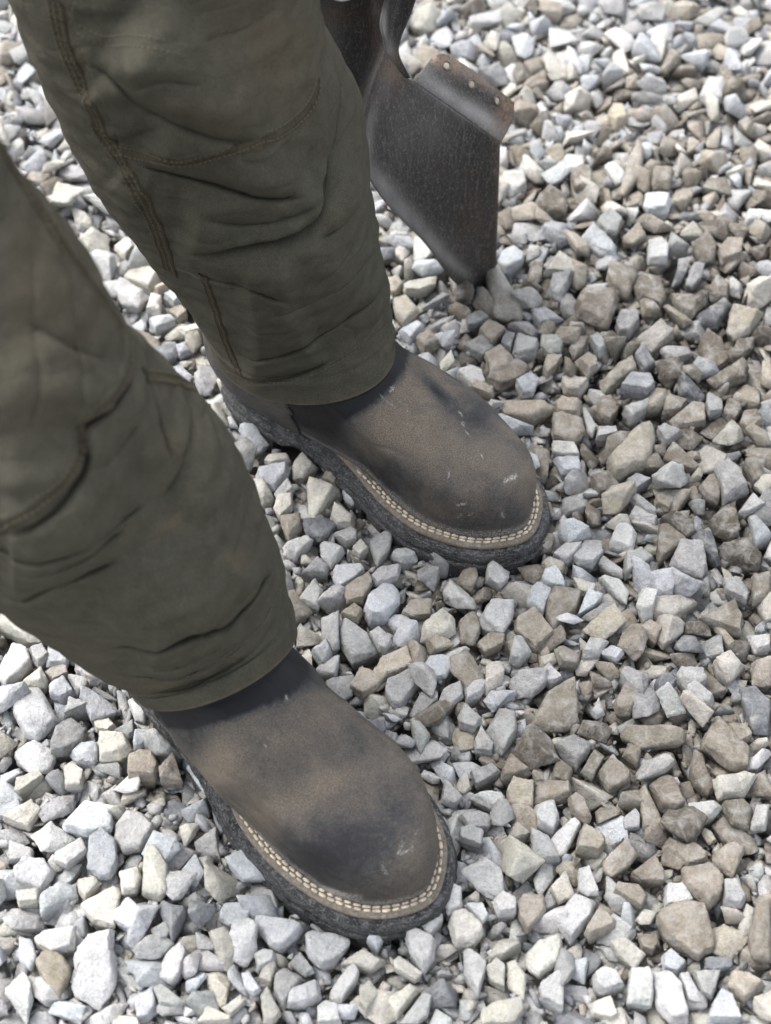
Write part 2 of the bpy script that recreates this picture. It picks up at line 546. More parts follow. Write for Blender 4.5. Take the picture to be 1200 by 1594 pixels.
def make_boot(person, x, y, a, mir, lift, axis, hem_line, tone_spots, scuffs, label, creases):
    xf = boot_xf(x, y, a, mir, lift)
    dx, dy = axis[0] - x, axis[1] - y
    ly = -math.sin(a) * dx + math.cos(a) * dy
    UPV, UPF, UPN = boot_upper((math.cos(a) * dx + math.sin(a) * dy, -ly if mir else ly), .185, .004 if mir else .013, .0045 if mir else .0130)
    b = empty("boot", (0, 0, 0), label=label)
    b.parent = person
    # --- upper
    V = xf(UPV)
    F = flip(UPF, mir)
    N = mesh_normals(V, F)
    if (N[:, :2] * (V[:, :2] - V[:, :2].mean(0))).sum() < 0:
        F = [tuple(reversed(f)) for f in F]
        N = -N
    px = proj(V)
    n1 = vnoise(V, 38, 3.1)
    n2 = vnoise(V, 90, 7.7)
    disp = .0014 * n1 + .0006 * n2
    for line, amp, wd in creases:
        dd, sd, ar = poly_dist(px, line)
        tap = np.sin(np.pi * np.clip(ar, 0.02, .98)) ** .6
        disp += tap * amp * np.exp(-(dd / wd) ** 2)
    zl = (V[:, 2] - lift)
    lx = (UPV @ np.eye(3))[:, 0]
    fl = vnoise(UPV * np.array([1.0, .35, 1.0]), 62, 21.0)
    disp -= .0016 * np.exp(-(fl / .09) ** 2) * np.exp(-((lx - .20) / .032) ** 2)
    disp += .0022 * vnoise(V, 22, 9.9)
    disp *= sstep(.034, .05, zl)
    V = V + N * disp[:, None]
    me = mesh_from("upper", V, F)
    px = proj(V)
    facing = ((CP - V) * N).sum(1) > 0
    cd, cs, ca = poly_dist(px, catmull(hem_line, 60))
    stain_shade = 1.6 * np.exp(-(cd / 19.0) ** 4) * facing  # dark oiled leather plus shade under the hem, painted as one strip
    point_attr(me, 'tan', np.clip(.26 + 1.6 * blobs(px, tone_spots) * facing + .10 * (~facing) - stain_shade, -.5, 1))
    sc = np.zeros(len(V))
    for line, wd, k in scuffs:
        dd, sd, ar = poly_dist(px, line)
        sc = np.maximum(sc, k * np.exp(-(dd / (wd * .62)) ** 2))
    edge = np.exp(-((zl - .040) / .008) ** 2) * .50
    point_attr(me, 'scuff', np.clip(sc * facing + edge, 0, 1))
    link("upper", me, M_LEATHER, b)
    # --- heel counter with its bound seam
    sel = [f for f in F if np.mean(UPV[list(f), 0]) < .112 and np.mean(UPV[list(f), 2]) < .118 - .35 * max(0, np.mean(UPV[list(f), 0]) - .05)]
    ids = sorted({i for f in sel for i in f})
    mp = {i: j for j, i in enumerate(ids)}
    N2 = mesh_normals(V, F)
    hv = V[ids] + N2[ids] * .0016
    hm = mesh_from("heel_counter", hv, [tuple(mp[i] for i in f) for f in sel])
    point_attr(hm, 'tan', np.full(len(hv), .10))
    point_attr(hm, 'scuff', np.full(len(hv), .15))
    hc = link("heel_counter", hm, M_LEATHER, b)
    so = hc.modifiers.new("thickness", 'SOLIDIFY')
    so.thickness = .002
    # --- welt: a strip from the ball of the foot round the toe
    zw = .0345
    fore = np.where(OUT[:, 0] > .120)[0]
    lv = []
    fade = sstep(.120, .190, OUT[fore, 0])
    for ins, z in ((.0066, zw - .005), (.0050, zw - .004), (.0046, zw - .0012), (.0058, zw), (.017, zw + .0004)):
        q = OUT[fore] - ONRM[fore] * (ins + (1 - fade) * max(0, .012 - ins))[:, None]
        lv.append(np.column_stack([q, np.full(len(fore), z)]))
    lv = np.vstack(lv)
    lv[:, 2] += .0005 * vnoise(lv, 120, 2.2)
    link("welt", mesh_from("welt", xf(lv), flip(grid_faces(len(fore), 5, False), mir)), M_WELT, b)
    # --- outsole slab with ragged dusty wall
    def wall(ins, z, amp):
        P = inset(ins)
        q = np.column_stack([P, np.full(NO, z)])
        k = vnoise(q, 150, 5.5) * amp + vnoise(q, 420, 9.5) * amp * .5
        return P + ONRM * k[:, None], z
    shank = lambda z: z + .010 * np.exp(-((OUT[:, 0] - .118) / .022) ** 4)
    lv, lf = ring_mesh([(wall(.004, 0, .0006)[0], shank(.0115)), (wall(-.0016, 0, .0012)[0], shank(.0125)), (wall(-.0026, .014, .0014)[0], np.maximum(.0155, shank(.0125))),
                        (wall(-.0020, .018, .0012)[0], np.maximum(.0185, shank(.0125))), (wall(.0006, .020, .0006)[0], np.maximum(.0198, shank(.0126))), (wall(-.0014, .022, .0010)[0], np.maximum(.0212, shank(.0127))), (wall(-.0012, .024, .0010)[0], np.maximum(.0245, shank(.0128))),
                        (wall(-.0002, .027, .0006)[0] - ONRM * (.006 * (1 - sstep(.12, .17, OUT[:, 0])))[:, None], .0282), (inset(.003) - ONRM * (.006 * (1 - sstep(.12, .17, OUT[:, 0])))[:, None], .0296)], True, True)
    om = mesh_from("outsole", xf(lv), flip(lf, mir), True)
    link("outsole", om, M_RUBBER, b)
    # --- lugs round the edge of the sole
    step = BOOT_L * 2.35 / 26
    Lc = np.r_[0, np.cumsum(np.linalg.norm(np.diff(np.vstack([OUT, OUT[:1]]), axis=0), axis=1))]
    s = .004
    k = 0
    rr = np.random.RandomState(5 if mir else 9)
    while s < Lc[-1] - .012:
        ln = .0165 + rr.rand() * .006
        ia = int(np.searchsorted(Lc, s)) % NO
        ib = int(np.searchsorted(Lc, min(s + ln, Lc[-1] - .001))) % NO
        im = int(np.searchsorted(Lc, s + ln / 2)) % NO
        s += ln + .0055 + rr.rand() * .003
        xm = OUT[im, 0]
        if .096 < xm < .142 or ib <= ia:
            continue
        idx = np.linspace(ia, ib, 6).astype(int)
        bot = -.0035 - rr.rand() * .002
        outer = OUT[idx] + ONRM[idx] * .0014
        inner = OUT[idx] - ONRM[idx] * .014
        ot = OUT[idx] + ONRM[idx] * .0022
        tp = .30
        ctr = outer.mean(0)
        ob = outer + (ctr - outer) * .16
        ibn = inner + (inner.mean(0) - inner) * .16
        n = len(idx)
        V2 = np.vstack([np.column_stack([ot, np.full(n, .0140)]), np.column_stack([ob, np.full(n, bot)]), np.column_stack([ibn, np.full(n, bot)]), np.column_stack([inner, np.full(n, .0140)])])
        F2 = []
        for r_ in range(4):
            r2 = (r_ + 1) % 4
            F2 += [(r_ * n + i, r_ * n + i + 1, r2 * n + i + 1, r2 * n + i) for i in range(n - 1)]
        F2 += [(0, n, 2 * n, 3 * n), (n - 1, 4 * n - 1, 3 * n - 1, 2 * n - 1)]
        me2 = mesh_from("lug", xf(V2), flip(F2, mir), False)
        bm = bmesh.new()
        bm.from_mesh(me2)
        bmesh.ops.recalc_face_normals(bm, faces=bm.faces)
        bm.to_mesh(me2)
        bm.free()
        link("lug", me2, M_RUBBER, b)
    # --- two rows of welt stitches round the forefoot, every stitch an object
    def capsule(L, r):
        V3, F3 = [], []
        prof = [(-.5, .35), (-.36, .85), (-.12, 1), (.12, 1), (.36, .85), (.5, .35)]
        for t, q in prof:
            for a2 in range(6):
                V3.append((t * L, q * r * math.cos(a2 * math.pi / 3), q * r * .62 * math.sin(a2 * math.pi / 3)))
        F3 = grid_faces(6, len(prof), True)
        F3 += [tuple(range(6))[::-1], tuple(range(30, 36))]
        return mesh_from("stitch", V3, F3)
    sm = capsule(.0054, .00130)
    sm.materials.append(M_THREAD)
    for row, ins in ((0, .0118), (1, .0090)):
        P = inset(ins)
        sel = np.where(P[:, 0] > (.185 if row == 0 else .170))[0]
        Q = resample(P[sel], step=.0064)
        for i in range(len(Q) - 1):
            c_ = (Q[i] + Q[i + 1]) / 2
            dv = Q[i + 1] - Q[i]
            wpt = xf(np.array([[c_[0], c_[1], zw + .0007]]))[0]
            w2 = xf(np.array([[c_[0] + dv[0], c_[1] + dv[1], zw + .0007]]))[0]
            ang = math.atan2(w2[1] - wpt[1], w2[0] - wpt[0])
            o = link("stitch", sm, None, b)
            o.location = wpt
            o.rotation_euler = (0, 0, ang + rr.uniform(-.08, .08))
            kk = rr.uniform(.85, 1.08)
            o.scale = (kk, kk, kk)
    return b, xf, (V, F, N2)

person = empty("person", (-.1, .95, 0), category="person",
               label="person in dirty olive work trousers and worn brown leather boots standing on the gravel")
person_inv = person.location.copy()
PERSON_PARTS = []

NEAR = dict(x=-.1813, y=.8086, a=-.84)
FAR = dict(x=-.1285, y=1.0935, a=-.70)
YF = FAR['y'] + .110 * math.sin(FAR['a']) + .004
YN = NEAR['y'] + .110 * math.sin(NEAR['a']) + .004
rings_far = [(334, 546, 611, 536), (319, 505, 607, 490), (287, 458, 603, 430), (247, 398, 592, 372), (201, 333, 581, 312), (156, 262, 574, 250),
             (114, 192, 561, 192), (86, 132, 540, 130), (58, 75, 508, 70), (26, 0, 492, 0), (-8, -85, 478, -95), (-48, -190, 462, -215), (-90, -310, 440, -345), (-130, -430, 420, -470)]
rings_near = [(214, 1070, 460, 982), (158, 1034, 446, 905), (92, 990, 430, 838), (22, 944, 382, 735), (-52, 890, 335, 648), (-120, 815, 272, 585),
              (-185, 700, 212, 535), (-232, 555, 160, 452), (-262, 410, 90, 355), (-290, 270, 2, 246), (-335, 120, -60, 120), (-385, -40, -110, -20), (-440, -210, -150, -180), (-500, -380, -190, -330)]
YOF_F = (.0, .001, .002, .002, .0, -.004, -.010, -.016, -.020, -.024, -.024, -.02, -.01, 0.0)
YOF_N = (.0, .0, -.002, -.006, -.012, -.02, -.03, -.035, -.035, -.03, -.02, -.01, 0, .01)

def leg_axis(rings, y0, yo, z):
    """where the middle of a trouser leg passes height z"""
    P = catmull([at_y((r[0] + r[2]) / 2, (r[1] + r[3]) / 2, y0 + o) for r, o in zip(rings, yo)], 300)
    return np.array([np.interp(z, P[:, 2], P[:, k]) for k in range(3)])

AX_F = leg_axis(rings_far, YF, YOF_F, .165)
AX_N = leg_axis(rings_near, YN, YOF_N, .165)
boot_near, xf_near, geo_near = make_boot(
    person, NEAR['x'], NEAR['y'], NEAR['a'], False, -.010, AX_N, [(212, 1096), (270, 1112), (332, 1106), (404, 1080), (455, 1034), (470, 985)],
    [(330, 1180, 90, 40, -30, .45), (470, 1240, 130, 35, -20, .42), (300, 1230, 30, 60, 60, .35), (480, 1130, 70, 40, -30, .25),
     (520, 1330, 120, 60, -25, -.33), (340, 1090, 150, 18, -15, -.6), (455, 1040, 20, 50, 20, -.6), (300, 1160, 25, 40, 0, -.35), (640, 1330, 30, 50, 20, .25), (430, 1390, 60, 25, 30, -.1)],  # lowest values paint dark leather and shade below the hem
    [([(440, 1092), (425, 1108), (417, 1113)], 4, .75), ([(447, 1083), (440, 1092)], 4, .7), ([(416, 1148), (412, 1168)], 3.5, .7), ([(628, 1310), (620, 1330), (640, 1322)], 9, .5), ([(595, 1345), (600, 1360)], 9, .5),
     ([(460, 1388), (500, 1385), (560, 1395)], 8, .38), ([(652, 1290), (640, 1320)], 8, .42)],
    "scuffed brown pull-on boot nearest the camera, cream stitching round its toe",
    [([(330, 1215), (420, 1225), (520, 1200), (600, 1150)], .0020, 22), ([(340, 1265), (430, 1262), (540, 1235), (630, 1185)], -.0012, 20), ([(350, 1165), (430, 1150), (520, 1100)], -.0012, 18)])
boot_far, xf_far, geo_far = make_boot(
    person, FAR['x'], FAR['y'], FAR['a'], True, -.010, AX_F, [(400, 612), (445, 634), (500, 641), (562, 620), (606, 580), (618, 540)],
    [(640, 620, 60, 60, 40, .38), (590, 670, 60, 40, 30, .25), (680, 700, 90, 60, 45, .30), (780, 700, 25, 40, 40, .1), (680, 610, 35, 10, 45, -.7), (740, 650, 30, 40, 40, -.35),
     (500, 650, 60, 30, 40, -.55), (560, 600, 60, 16, -30, -.5), (590, 740, 50, 30, 45, -.35), (720, 790, 90, 30, 35, -.2), (840, 740, 25, 50, 10, .2), (390, 600, 60, 60, 0, -.5)],  # first patch paints charcoal leather together with shade on its left
    [([(618, 592), (606, 613)], 4, .75), ([(590, 612), (600, 625), (612, 632)], 4, .6), ([(623, 640), (628, 655)], 3.5, .7), ([(636, 635), (635, 648)], 3.5, .7), ([(716, 642), (724, 670), (750, 712)], 2.6, .8),
     ([(787, 748), (803, 741)], 8, .75), ([(699, 735), (698, 752)], 4, .6), ([(712, 786), (726, 784)], 5, .65), ([(714, 805), (720, 798)], 5, .65), ([(776, 790), (784, 806)], 5, .62), ([(738, 798), (730, 802)], 4, .6), ([(842, 725), (850, 760)], 9, .42)],
    "worn brown pull-on boot farther from the camera, heel and shank in view",
    [([(570, 700), (640, 650), (700, 590)], .0016, 20), ([(600, 740), (680, 680), (740, 630)], -.0010, 18), ([(655, 585), (690, 620), (730, 660), (790, 690)], -.0016, 14)])
# rust-brown binding where the shaft seam meets the heel counter of the far boot

# ------------------------------------------------------------------ trousers
def unproj_at_depth(p, depth):
    return CP + ray(p[0], p[1]) * depth

def leg_tube(rings, y_of, nu, nv, kfront, hem_flat, hem_pt):
    n = len(rings)
    l = np.array([r[:2] for r in rings], float)
    r = np.array([r[2:4] for r in rings], float)
    mid = (l + r) / 2
    C, H = [], []
    for i in range(n):
        c = at_y(mid[i, 0], mid[i, 1], y_of(i))
        dep = (c - CP) @ FW
        C.append(c)
        H.append((unproj_at_depth(r[i], dep) - unproj_at_depth(l[i], dep)) / 2)
    C, H = np.array(C), np.array(H)
    kf = np.array(kfront, float)
    Cs, Hs, Ks = catmull(C, 400), catmull(H, 400), catmull(kf[:, None], 400)[:, 0]
    Lc = np.r_[0, np.cumsum(np.linalg.norm(np.diff(Cs, axis=0), axis=1))]
    s = np.linspace(0, Lc[-1], nv)
    it = lambda A: np.stack([np.interp(s, Lc, A[:, k]) for k in range(A.shape[1])], 1)
    Cs, Hs, Ks = it(Cs), it(Hs), np.interp(s, Lc, Ks)
    T = np.gradient(Cs, axis=0)
    T /= np.linalg.norm(T, axis=1)[:, None]
    Fr = np.cross(Hs, T)
    Fr /= np.linalg.norm(Fr, axis=1)[:, None]
    Fr *= np.sign((Fr * (CP - Cs)).sum(1))[:, None]
    # at the hem the opening rides up over the instep: its front passes through hem_pt
    hl = np.linalg.norm(Hs, axis=1)
    FV = Fr * (hl * Ks)[:, None]
    w = (1 - sstep(0, hem_flat, s))[:, None]
    FV = FV * (1 - w) + (hem_pt - Cs[0])[None] * w
    ph = np.linspace(0, 2 * math.pi, nu, endpoint=False)
    cx, sx = np.cos(ph), np.sin(ph)
    V = Cs[:, None, :] + Hs[:, None, :] * cx[None, :, None] + FV[:, None, :] * sx[None, :, None]
    uv = np.stack([np.broadcast_to(ph[None] * hl.mean(), (nv, nu)), np.broadcast_to(s[:, None], (nv, nu))], -1)
    return V.reshape(-1, 3), uv.reshape(-1, 2), s

def fold_disp(px, folds):
    """push along the normal, and a sideways slide that laps the bulging side over the valley"""
    d = np.zeros(len(px))
    sl = np.zeros((len(px), 2))
    for f in folds:
        line, bul, val, wu, wv = f[:5]
        up = f[5] if len(f) > 5 else 1          # which side carries the overhanging bulge
        ln = catmull(line, max(12, len(line) * 8))
        dd, sd, ar = poly_dist(px, ln)
        tg = np.gradient(ln, axis=0)
        tg /= np.linalg.norm(tg, axis=1)[:, None]
        ix = np.clip((ar * (len(ln) - 1)).round().astype(int), 0, len(ln) - 1)
        across = np.stack([-tg[ix, 1], tg[ix, 0]], 1) * up      # from the bulging side to the other
        tap = sstep(0, .22, ar) * sstep(0, .22, 1 - ar)
        onside = (sd == -up)
        wb = 1.9 * wu
        b = np.where(onside, bul * (dd / wb) * np.exp(1 - dd / wb), 0)
        b2 = np.where(~onside, .50 * bul * (1 - np.exp(-dd / 3.5)) * np.exp(-dd / (wu * .95)), 0)
        v = .36 * val * np.where(onside, np.exp(-(dd / 7.0) ** 1.3), np.exp(-(dd / 3.5) ** 1.2))
        end = np.exp(-(np.maximum(0, dd - 110) / 50) ** 2)
        d += tap * (b + b2 - v) * end
        sl += across * (tap * end * np.where(onside, .40 * bul * np.exp(-dd / (.5 * wu)), 0))[:, None]
    return d, sl

def make_leg(person, rings, y_of, kfront, hem_flat, folds, dirt, label, seed, hem_pt, boot, nu=410, nv=550, gain=1.0):
    V, uv, s = leg_tube(rings, y_of, nu, nv, kfront, hem_flat, hem_pt)
    F = grid_faces(nu, nv, True)
    N = mesh_normals(V, F)
    c0 = V.reshape(nv, nu, 3).mean(1).repeat(nu, 0)
    if ((V - c0) * N).sum() < 0:
        F = [tuple(reversed(f)) for f in F]
        N = -N
    px = proj(V)
    face = ((CP - V) * N).sum(1) / np.linalg.norm(CP - V, axis=1)
    vis = sstep(-.05, .30, face)
    fvis = sstep(.10, .50, face)
    n1 = vnoise(V, 16, seed)
    n2 = vnoise(V * np.array([1, 1, 2.2]), 34, seed + 4)
    n3 = vnoise(V, 85, seed + 8)
    sv = np.repeat(s, nu)
    fd, fs = fold_disp(px, folds)
    disp = 0 * fd
    fold = 2.1 * gain * fvis * fd
    slide = (np.array([1.0, 0, 0])[None] * fs[:, :1] - UP[None] * fs[:, 1:]) * (.8 * gain * fvis * sstep(.028, .06, sv))[:, None]
    crz = vnoise(V * np.array([1, 1, 1.9]), 21, seed + 12)
    crz2 = vnoise(V * np.array([1, 1, 1.6]), 44, seed + 15)
    disp -= vis * sstep(.026, .05, sv) * (.0016 * np.exp(-(crz / .055) ** 2) * np.clip(.3 + n1, 0, 1) + .0008 * np.exp(-(crz2 / .06) ** 2) * np.clip(.4 - n1, 0, 1))
    disp += (.0045 * n1 * (.25 + .75 * (1 - vis)) + .0026 * n2 + .0007 * n3) * sstep(0, .02, sv)
    disp += .0014 * (1 - sstep(.021, .025, sv)) - .0010 * np.exp(-((sv - .0255) / .0016) ** 2)
    to_cam = CP - V
    to_cam /= np.linalg.norm(to_cam, axis=1)[:, None]
    V = V + N * disp[:, None] + slide + (.3 * N + .7 * to_cam) * fold[:, None]
    g = V.reshape(nv, nu, 3)
    for _ in range(1):
        h = g.copy()
        h[1:-1] = .76 * g[1:-1] + .06 * (g[2:] + g[:-2] + np.roll(g, 1, 1)[1:-1] + np.roll(g, -1, 1)[1:-1])
        g = h
    V = g.reshape(-1, 3)
    # where the boot would come through, the cloth rides over it
    bb = BVHTree.FromPolygons([tuple(v) for v in boot[0]], boot[1])
    push = np.zeros(len(V))
    for i in np.where((sv < .045) & (vis > 0.0))[0]:
        e = V[i] - CP
        L = np.linalg.norm(e)
        h, hn, hi, hd = bb.ray_cast(Vector(CP), Vector(e / L))
        if h is not None and hd < L + .0025:
            push[i] = L + .0025 - hd
    pg = push.reshape(nv, nu)
    for _ in range(25):
        q = pg.copy()
        q[1:-1] = .5 * pg[1:-1] + .125 * (pg[2:] + pg[:-2] + np.roll(pg, 1, 1)[1:-1] + np.roll(pg, -1, 1)[1:-1])
        pg = np.maximum(q, push.reshape(nv, nu))
    e = V - CP
    V = V - e / np.linalg.norm(e, axis=1)[:, None] * pg.reshape(-1)[:, None]
    N = mesh_normals(V, F)
    px = proj(V)
    # cloth turned in at the hem: a double edge and the inner face of the turn-up
    W, F2, uv2 = [V], list(F), [uv]
    for k, (j, off) in enumerate(((0, .0012), (0, .0030), (6, .0036), (14, .0038), (24, .0040))):
        W.append(V[j * nu:(j + 1) * nu] - N[j * nu:(j + 1) * nu] * off)
        uv2.append(uv[j * nu:(j + 1) * nu])
        p0 = 0 if k == 0 else (nv + k - 1) * nu
        p1 = (nv + k) * nu
        for i in range(nu):
            i2 = (i + 1) % nu
            F2.append((p0 + i2, p0 + i, p1 + i, p1 + i2))
    W = np.vstack(W)
    uv2 = np.vstack(uv2)
    me = mesh_from("trouser_leg", W, F2)
    u = me.uv_layers.new(name="UVMap")
    lv = np.zeros(len(me.loops), np.int32)
    me.loops.foreach_get('vertex_index', lv)
    u.data.foreach_set('uv', uv2[lv].astype(np.float32).ravel())
    dv = np.clip(blobs(px, dirt) * vis + .05 * np.clip(n1 + .3, 0, 1), 0, 1)
    dv = np.clip(dv + .75 * np.exp(-(sv / .0022) ** 2) * vis, 0, 1)
    point_attr(me, 'dirt', np.r_[dv, np.zeros(len(W) - len(V))])
    o = link("trouser_leg", me, M_CANVAS, person)
    if label:
        o['label'] = label
    bvh = BVHTree.FromPolygons([tuple(v) for v in V], F)
    return o, V, F, N, px, bvh, uv

def cast(bvh, line, step=3.0):
    """a pixel polyline laid on the cloth: points and normals"""
    ln = resample(catmull(line, max(24, 12 * len(line))), step=step)
    P, N = [], []
    for x, y in ln:
        hit, nn, i, d = bvh.ray_cast(Vector(CP), Vector(ray(x, y)).normalized())
        if hit is None:
            continue
        if nn.dot(Vector(CP) - hit) < 0:
            nn = -nn
        P.append(np.array(hit))
        N.append(np.array(nn))
    P, N = np.array(P), np.array(N)
    for _ in range(8):
        Q = P.copy(); M = N.copy()
        Q[1:-1] = .5 * P[1:-1] + .25 * (P[2:] + P[:-2])
        M[1:-1] = .5 * N[1:-1] + .25 * (N[2:] + N[:-2])
        P, N = Q, M / np.linalg.norm(M, axis=1)[:, None]
    return P, N

def snap(bvh, p, n, off):
    hit, nn, i, d = bvh.ray_cast(Vector(p + n * .006), Vector(-n), .02)
    if hit is None:
        return p + n * off
    return np.array(hit) + n * off

def seam_strip(parent, bvh, line, width, rise, name="seam", mat=None, seed=0, dirt=.3):
    P, N = cast(bvh, line)
    if len(P) < 4:
        return
    T = np.gradient(P, axis=0)
    T /= np.linalg.norm(T, axis=1)[:, None]
    B = np.cross(N, T)
    prof = [(-1.0, -.0006), (-.9, rise * .42), (-.75, rise * .62), (-.45, rise * .34), (-.1, rise * .46), (.15, rise * .44), (.5, rise * .34), (.78, rise * .60), (.9, rise * .42), (1.0, -.0006)]
    V, UV = [], []
    L = np.r_[0, np.cumsum(np.linalg.norm(np.diff(P, axis=0), axis=1))]
    for i in range(len(P)):
        wob = 1 + .05 * noise.noise(Vector((L[i] * 90, seed, 0)))
        for t, h in prof:
            q = P[i] + B[i] * (t * width / 2 * wob)
            puck = .0004 * math.sin(L[i] * 1150 + 2 * noise.noise(Vector((L[i] * 60, seed, 4)))) * (abs(t) < .9)
            V.append(snap(bvh, q, N[i], h + puck))
            UV.append((t * width / 2 + .3, L[i]))
    me = mesh_from(name, V, grid_faces(len(prof), len(P), False))
    u = me.uv_layers.new(name="UVMap")
    lv = np.zeros(len(me.loops), np.int32)
    me.loops.foreach_get('vertex_index', lv)
    u.data.foreach_set('uv', np.array(UV, np.float32)[lv].ravel())
    point_attr(me, 'dirt', np.full(len(V), dirt * .45))
    return link(name, me, mat or M_SEAM, parent)

def stitch_rows(parent, bvh, line, offsets, rise, pitch=.0034, ln=.0024, r=.00055, mat=None):
    V, F = [], []
    P, N = cast(bvh, line)
    if len(P) < 4:
        return
    Lc = np.r_[0, np.cumsum(np.linalg.norm(np.diff(P, axis=0), axis=1))]
    m = int(Lc[-1] / pitch)
    for off in offsets:
        for k in range(m):
            s = (k + .5) * pitch
            p = np.array([np.interp(s, Lc, P[:, c]) for c in range(3)])
            p2 = np.array([np.interp(s + .001, Lc, P[:, c]) for c in range(3)])
            n = np.array([np.interp(s, Lc, N[:, c]) for c in range(3)])
            n /= np.linalg.norm(n)
            t = p2 - p
            if np.linalg.norm(t) < 1e-7:
                continue
            t /= np.linalg.norm(t)
            b = np.cross(n, t)
            c = snap(bvh, p + b * off, n, rise)
            i0 = len(V)
            for e, q in ((-.5, .5), (-.25, 1), (.25, 1), (.5, .5)):
                for (u, w) in ((1, 0), (0, 1), (-1, 0), (0, -1)):
                    V.append(c + t * e * ln + b * u * r * q * 1.2 + n * w * r * q)
            for j in range(3):
                for a in range(4):
                    F.append((i0 + j * 4 + a, i0 + j * 4 + (a + 1) % 4, i0 + (j + 1) * 4 + (a + 1) % 4, i0 + (j + 1) * 4 + a))
    o = link("stitching", mesh_from("stitching", V, F), mat or M_STITCH, parent, kind='stuff')
    return o

def inside(px, poly):
    poly = np.asarray(poly, float)
    c = np.zeros(len(px), bool)
    j = len(poly) - 1
    for i in range(len(poly)):
        xi, yi = poly[i]
        xj, yj = poly[j]
        m = ((yi > px[:, 1]) != (yj > px[:, 1])) & (px[:, 0] < (xj - xi) * (px[:, 1] - yi) / (yj - yi + 1e-12) + xi)
        c ^= m
        j = i
    return c

def patch(parent, leg, poly, off, name, seed, dirt):
    o, V, F, N, px, bvh, uv = leg
    facing = ((CP - V) * N).sum(1) > 0
    ins = inside(px, poly) & facing
    Fa = np.array(F)
    sel = Fa[ins[Fa].all(1)]
    ids = np.unique(sel)
    mp = -np.ones(len(V), int)
    mp[ids] = np.arange(len(ids))
    W = V[ids] + N[ids] * (off + .0006 * vnoise(V[ids], 60, seed)[:, None])
    me = mesh_from(name, W, mp[sel])
    u = me.uv_layers.new(name="UVMap")
    lv = np.zeros(len(me.loops), np.int32)
    me.loops.foreach_get('vertex_index', lv)
    ruv = uv[ids] @ np.array([[.96, .28], [-.28, .96]])
    u.data.foreach_set('uv', ruv[lv].astype(np.float32).ravel())
    point_attr(me, 'dirt', np.clip(blobs(px[ids], dirt), 0, 1))
    k = link(name, me, M_CANVAS, parent)
    so = k.modifiers.new("cloth_thickness", 'SOLIDIFY')
    so.thickness = .0016
    so.offset = -1
    return k

def on_boot(geo, x, y, gap):
    """the point of the boot seen at a pixel, moved out towards the camera"""
    b = BVHTree.FromPolygons([tuple(v) for v in geo[0]], geo[1])
    d = Vector(ray(x, y)).normalized()
    h = b.ray_cast(Vector(CP), d)[0]
    return np.array(h - d * gap)

HEM_PT_F = on_boot(geo_far, 488, 628, .016)
HEM_PT_N = on_boot(geo_near, 332, 1090, .016)

# far leg --------------------------------------------------------------------------------
folds_far = [
    ([(140, 92), (190, 128), (240, 165), (300, 190), (365, 205), (420, 206)], .014, .010, 26, 9),
    ([(205, 252), (265, 268), (330, 280), (400, 297), (478, 298)], .011, .008, 22, 8),
    ([(518, 205), (503, 275), (482, 330), (440, 356), (370, 376), (278, 390)], .009, .007, 30, 8),
    ([(258, 412), (330, 424), (400, 430), (452, 452)], .010, .007, 22, 8),
    ([(360, 556), (420, 548), (490, 520), (555, 480), (603, 440)], .010, .006, 30, 10),
    ([(372, 590), (420, 590), (470, 580), (520, 556)], .007, .005, 18, 9),
    ([(520, 82), (528, 130), (524, 190), (514, 250)], .004, .004, 16, 7, -1),
    ([(150, 298), (180, 326), (215, 346)], .003, .003, 14, 7),
    ([(118, 160), (150, 190), (168, 230)], .003, .003, 14, 7),
    ([(300, 60), (380, 40), (440, 5)], .004, .001, 40, 16),
    ([(400, 470), (470, 455), (540, 420), (590, 385)], .004, .002, 30, 12),
    ([(470, 430), (520, 390), (560, 340), (575, 280)], .005, .003, 20, 10),
    ([(470, 365), (520, 335), (556, 290), (560, 240)], .005, .004, 16, 9),
    ([(300, 330), (380, 340), (460, 320), (500, 290)], .004, .003, 16, 9),
    ([(340, 470), (410, 500), (470, 490)], .004, .003, 18, 9),
    ([(210, 130), (250, 110), (310, 120)], .003, .002, 16, 9),
]
leg_far = make_leg(person, rings_far, lambda i: YF + YOF_F[i],
                   [.80, .84, .88, .92, .95, .97, .98, .98, .98, .98, .98, .98, .98, .98], .07, folds_far,
                   [(420, 60, 70, 60, 20, .55), (350, 120, 80, 40, 10, .35), (120, 60, 20, 80, -20, .35), (430, 10, 60, 40, 0, .4), (560, 560, 60, 20, -30, .12), (250, 40, 60, 30, 0, .2)],
                   "trouser leg farther from the camera, knee patch hem stitched across it", 1.7, HEM_PT_F, geo_far)
lo = leg_far[0]
bv = leg_far[5]
patch(lo, leg_far, [(150, -200), (108, 30), (150, 130), (188, 226), (230, 238), (280, 248), (330, 237), (400, 217), (450, 194), (484, 156), (493, 120), (489, 60), (480, -10), (470, -120), (440, -260)], .0018, "knee_patch", 3, [(420, 60, 80, 60, 20, .6), (430, 140, 60, 50, 0, .3), (300, 170, 80, 40, 20, .18)])
S_OUT_F = [(84, 0), (96, 60), (125, 130), (160, 205), (188, 250), (214, 300), (238, 345), (254, 388), (266, 425)]
S_PATCH_F = [(186, 232), (230, 243), (280, 252), (330, 240), (400, 219), (450, 195), (485, 156), (492, 118)]
S_TOP_F = [(122, 42), (165, 62), (225, 66), (295, 80)]
S_LOW_F = [(316, 428), (334, 480), (352, 535), (374, 584)]
HEM_F = [(352, 578), (400, 594), (455, 594), (505, 574), (560, 540), (606, 500)]
seam_strip(lo, bv, S_OUT_F, .0135, .0022, "side_seam", None, 1, .25)
stitch_rows(lo, bv, S_OUT_F, (-.0042, .0, .0042), .0013)
seam_strip(lo, bv, S_PATCH_F, .0105, .0028, "patch_seam", None, 2, .2)
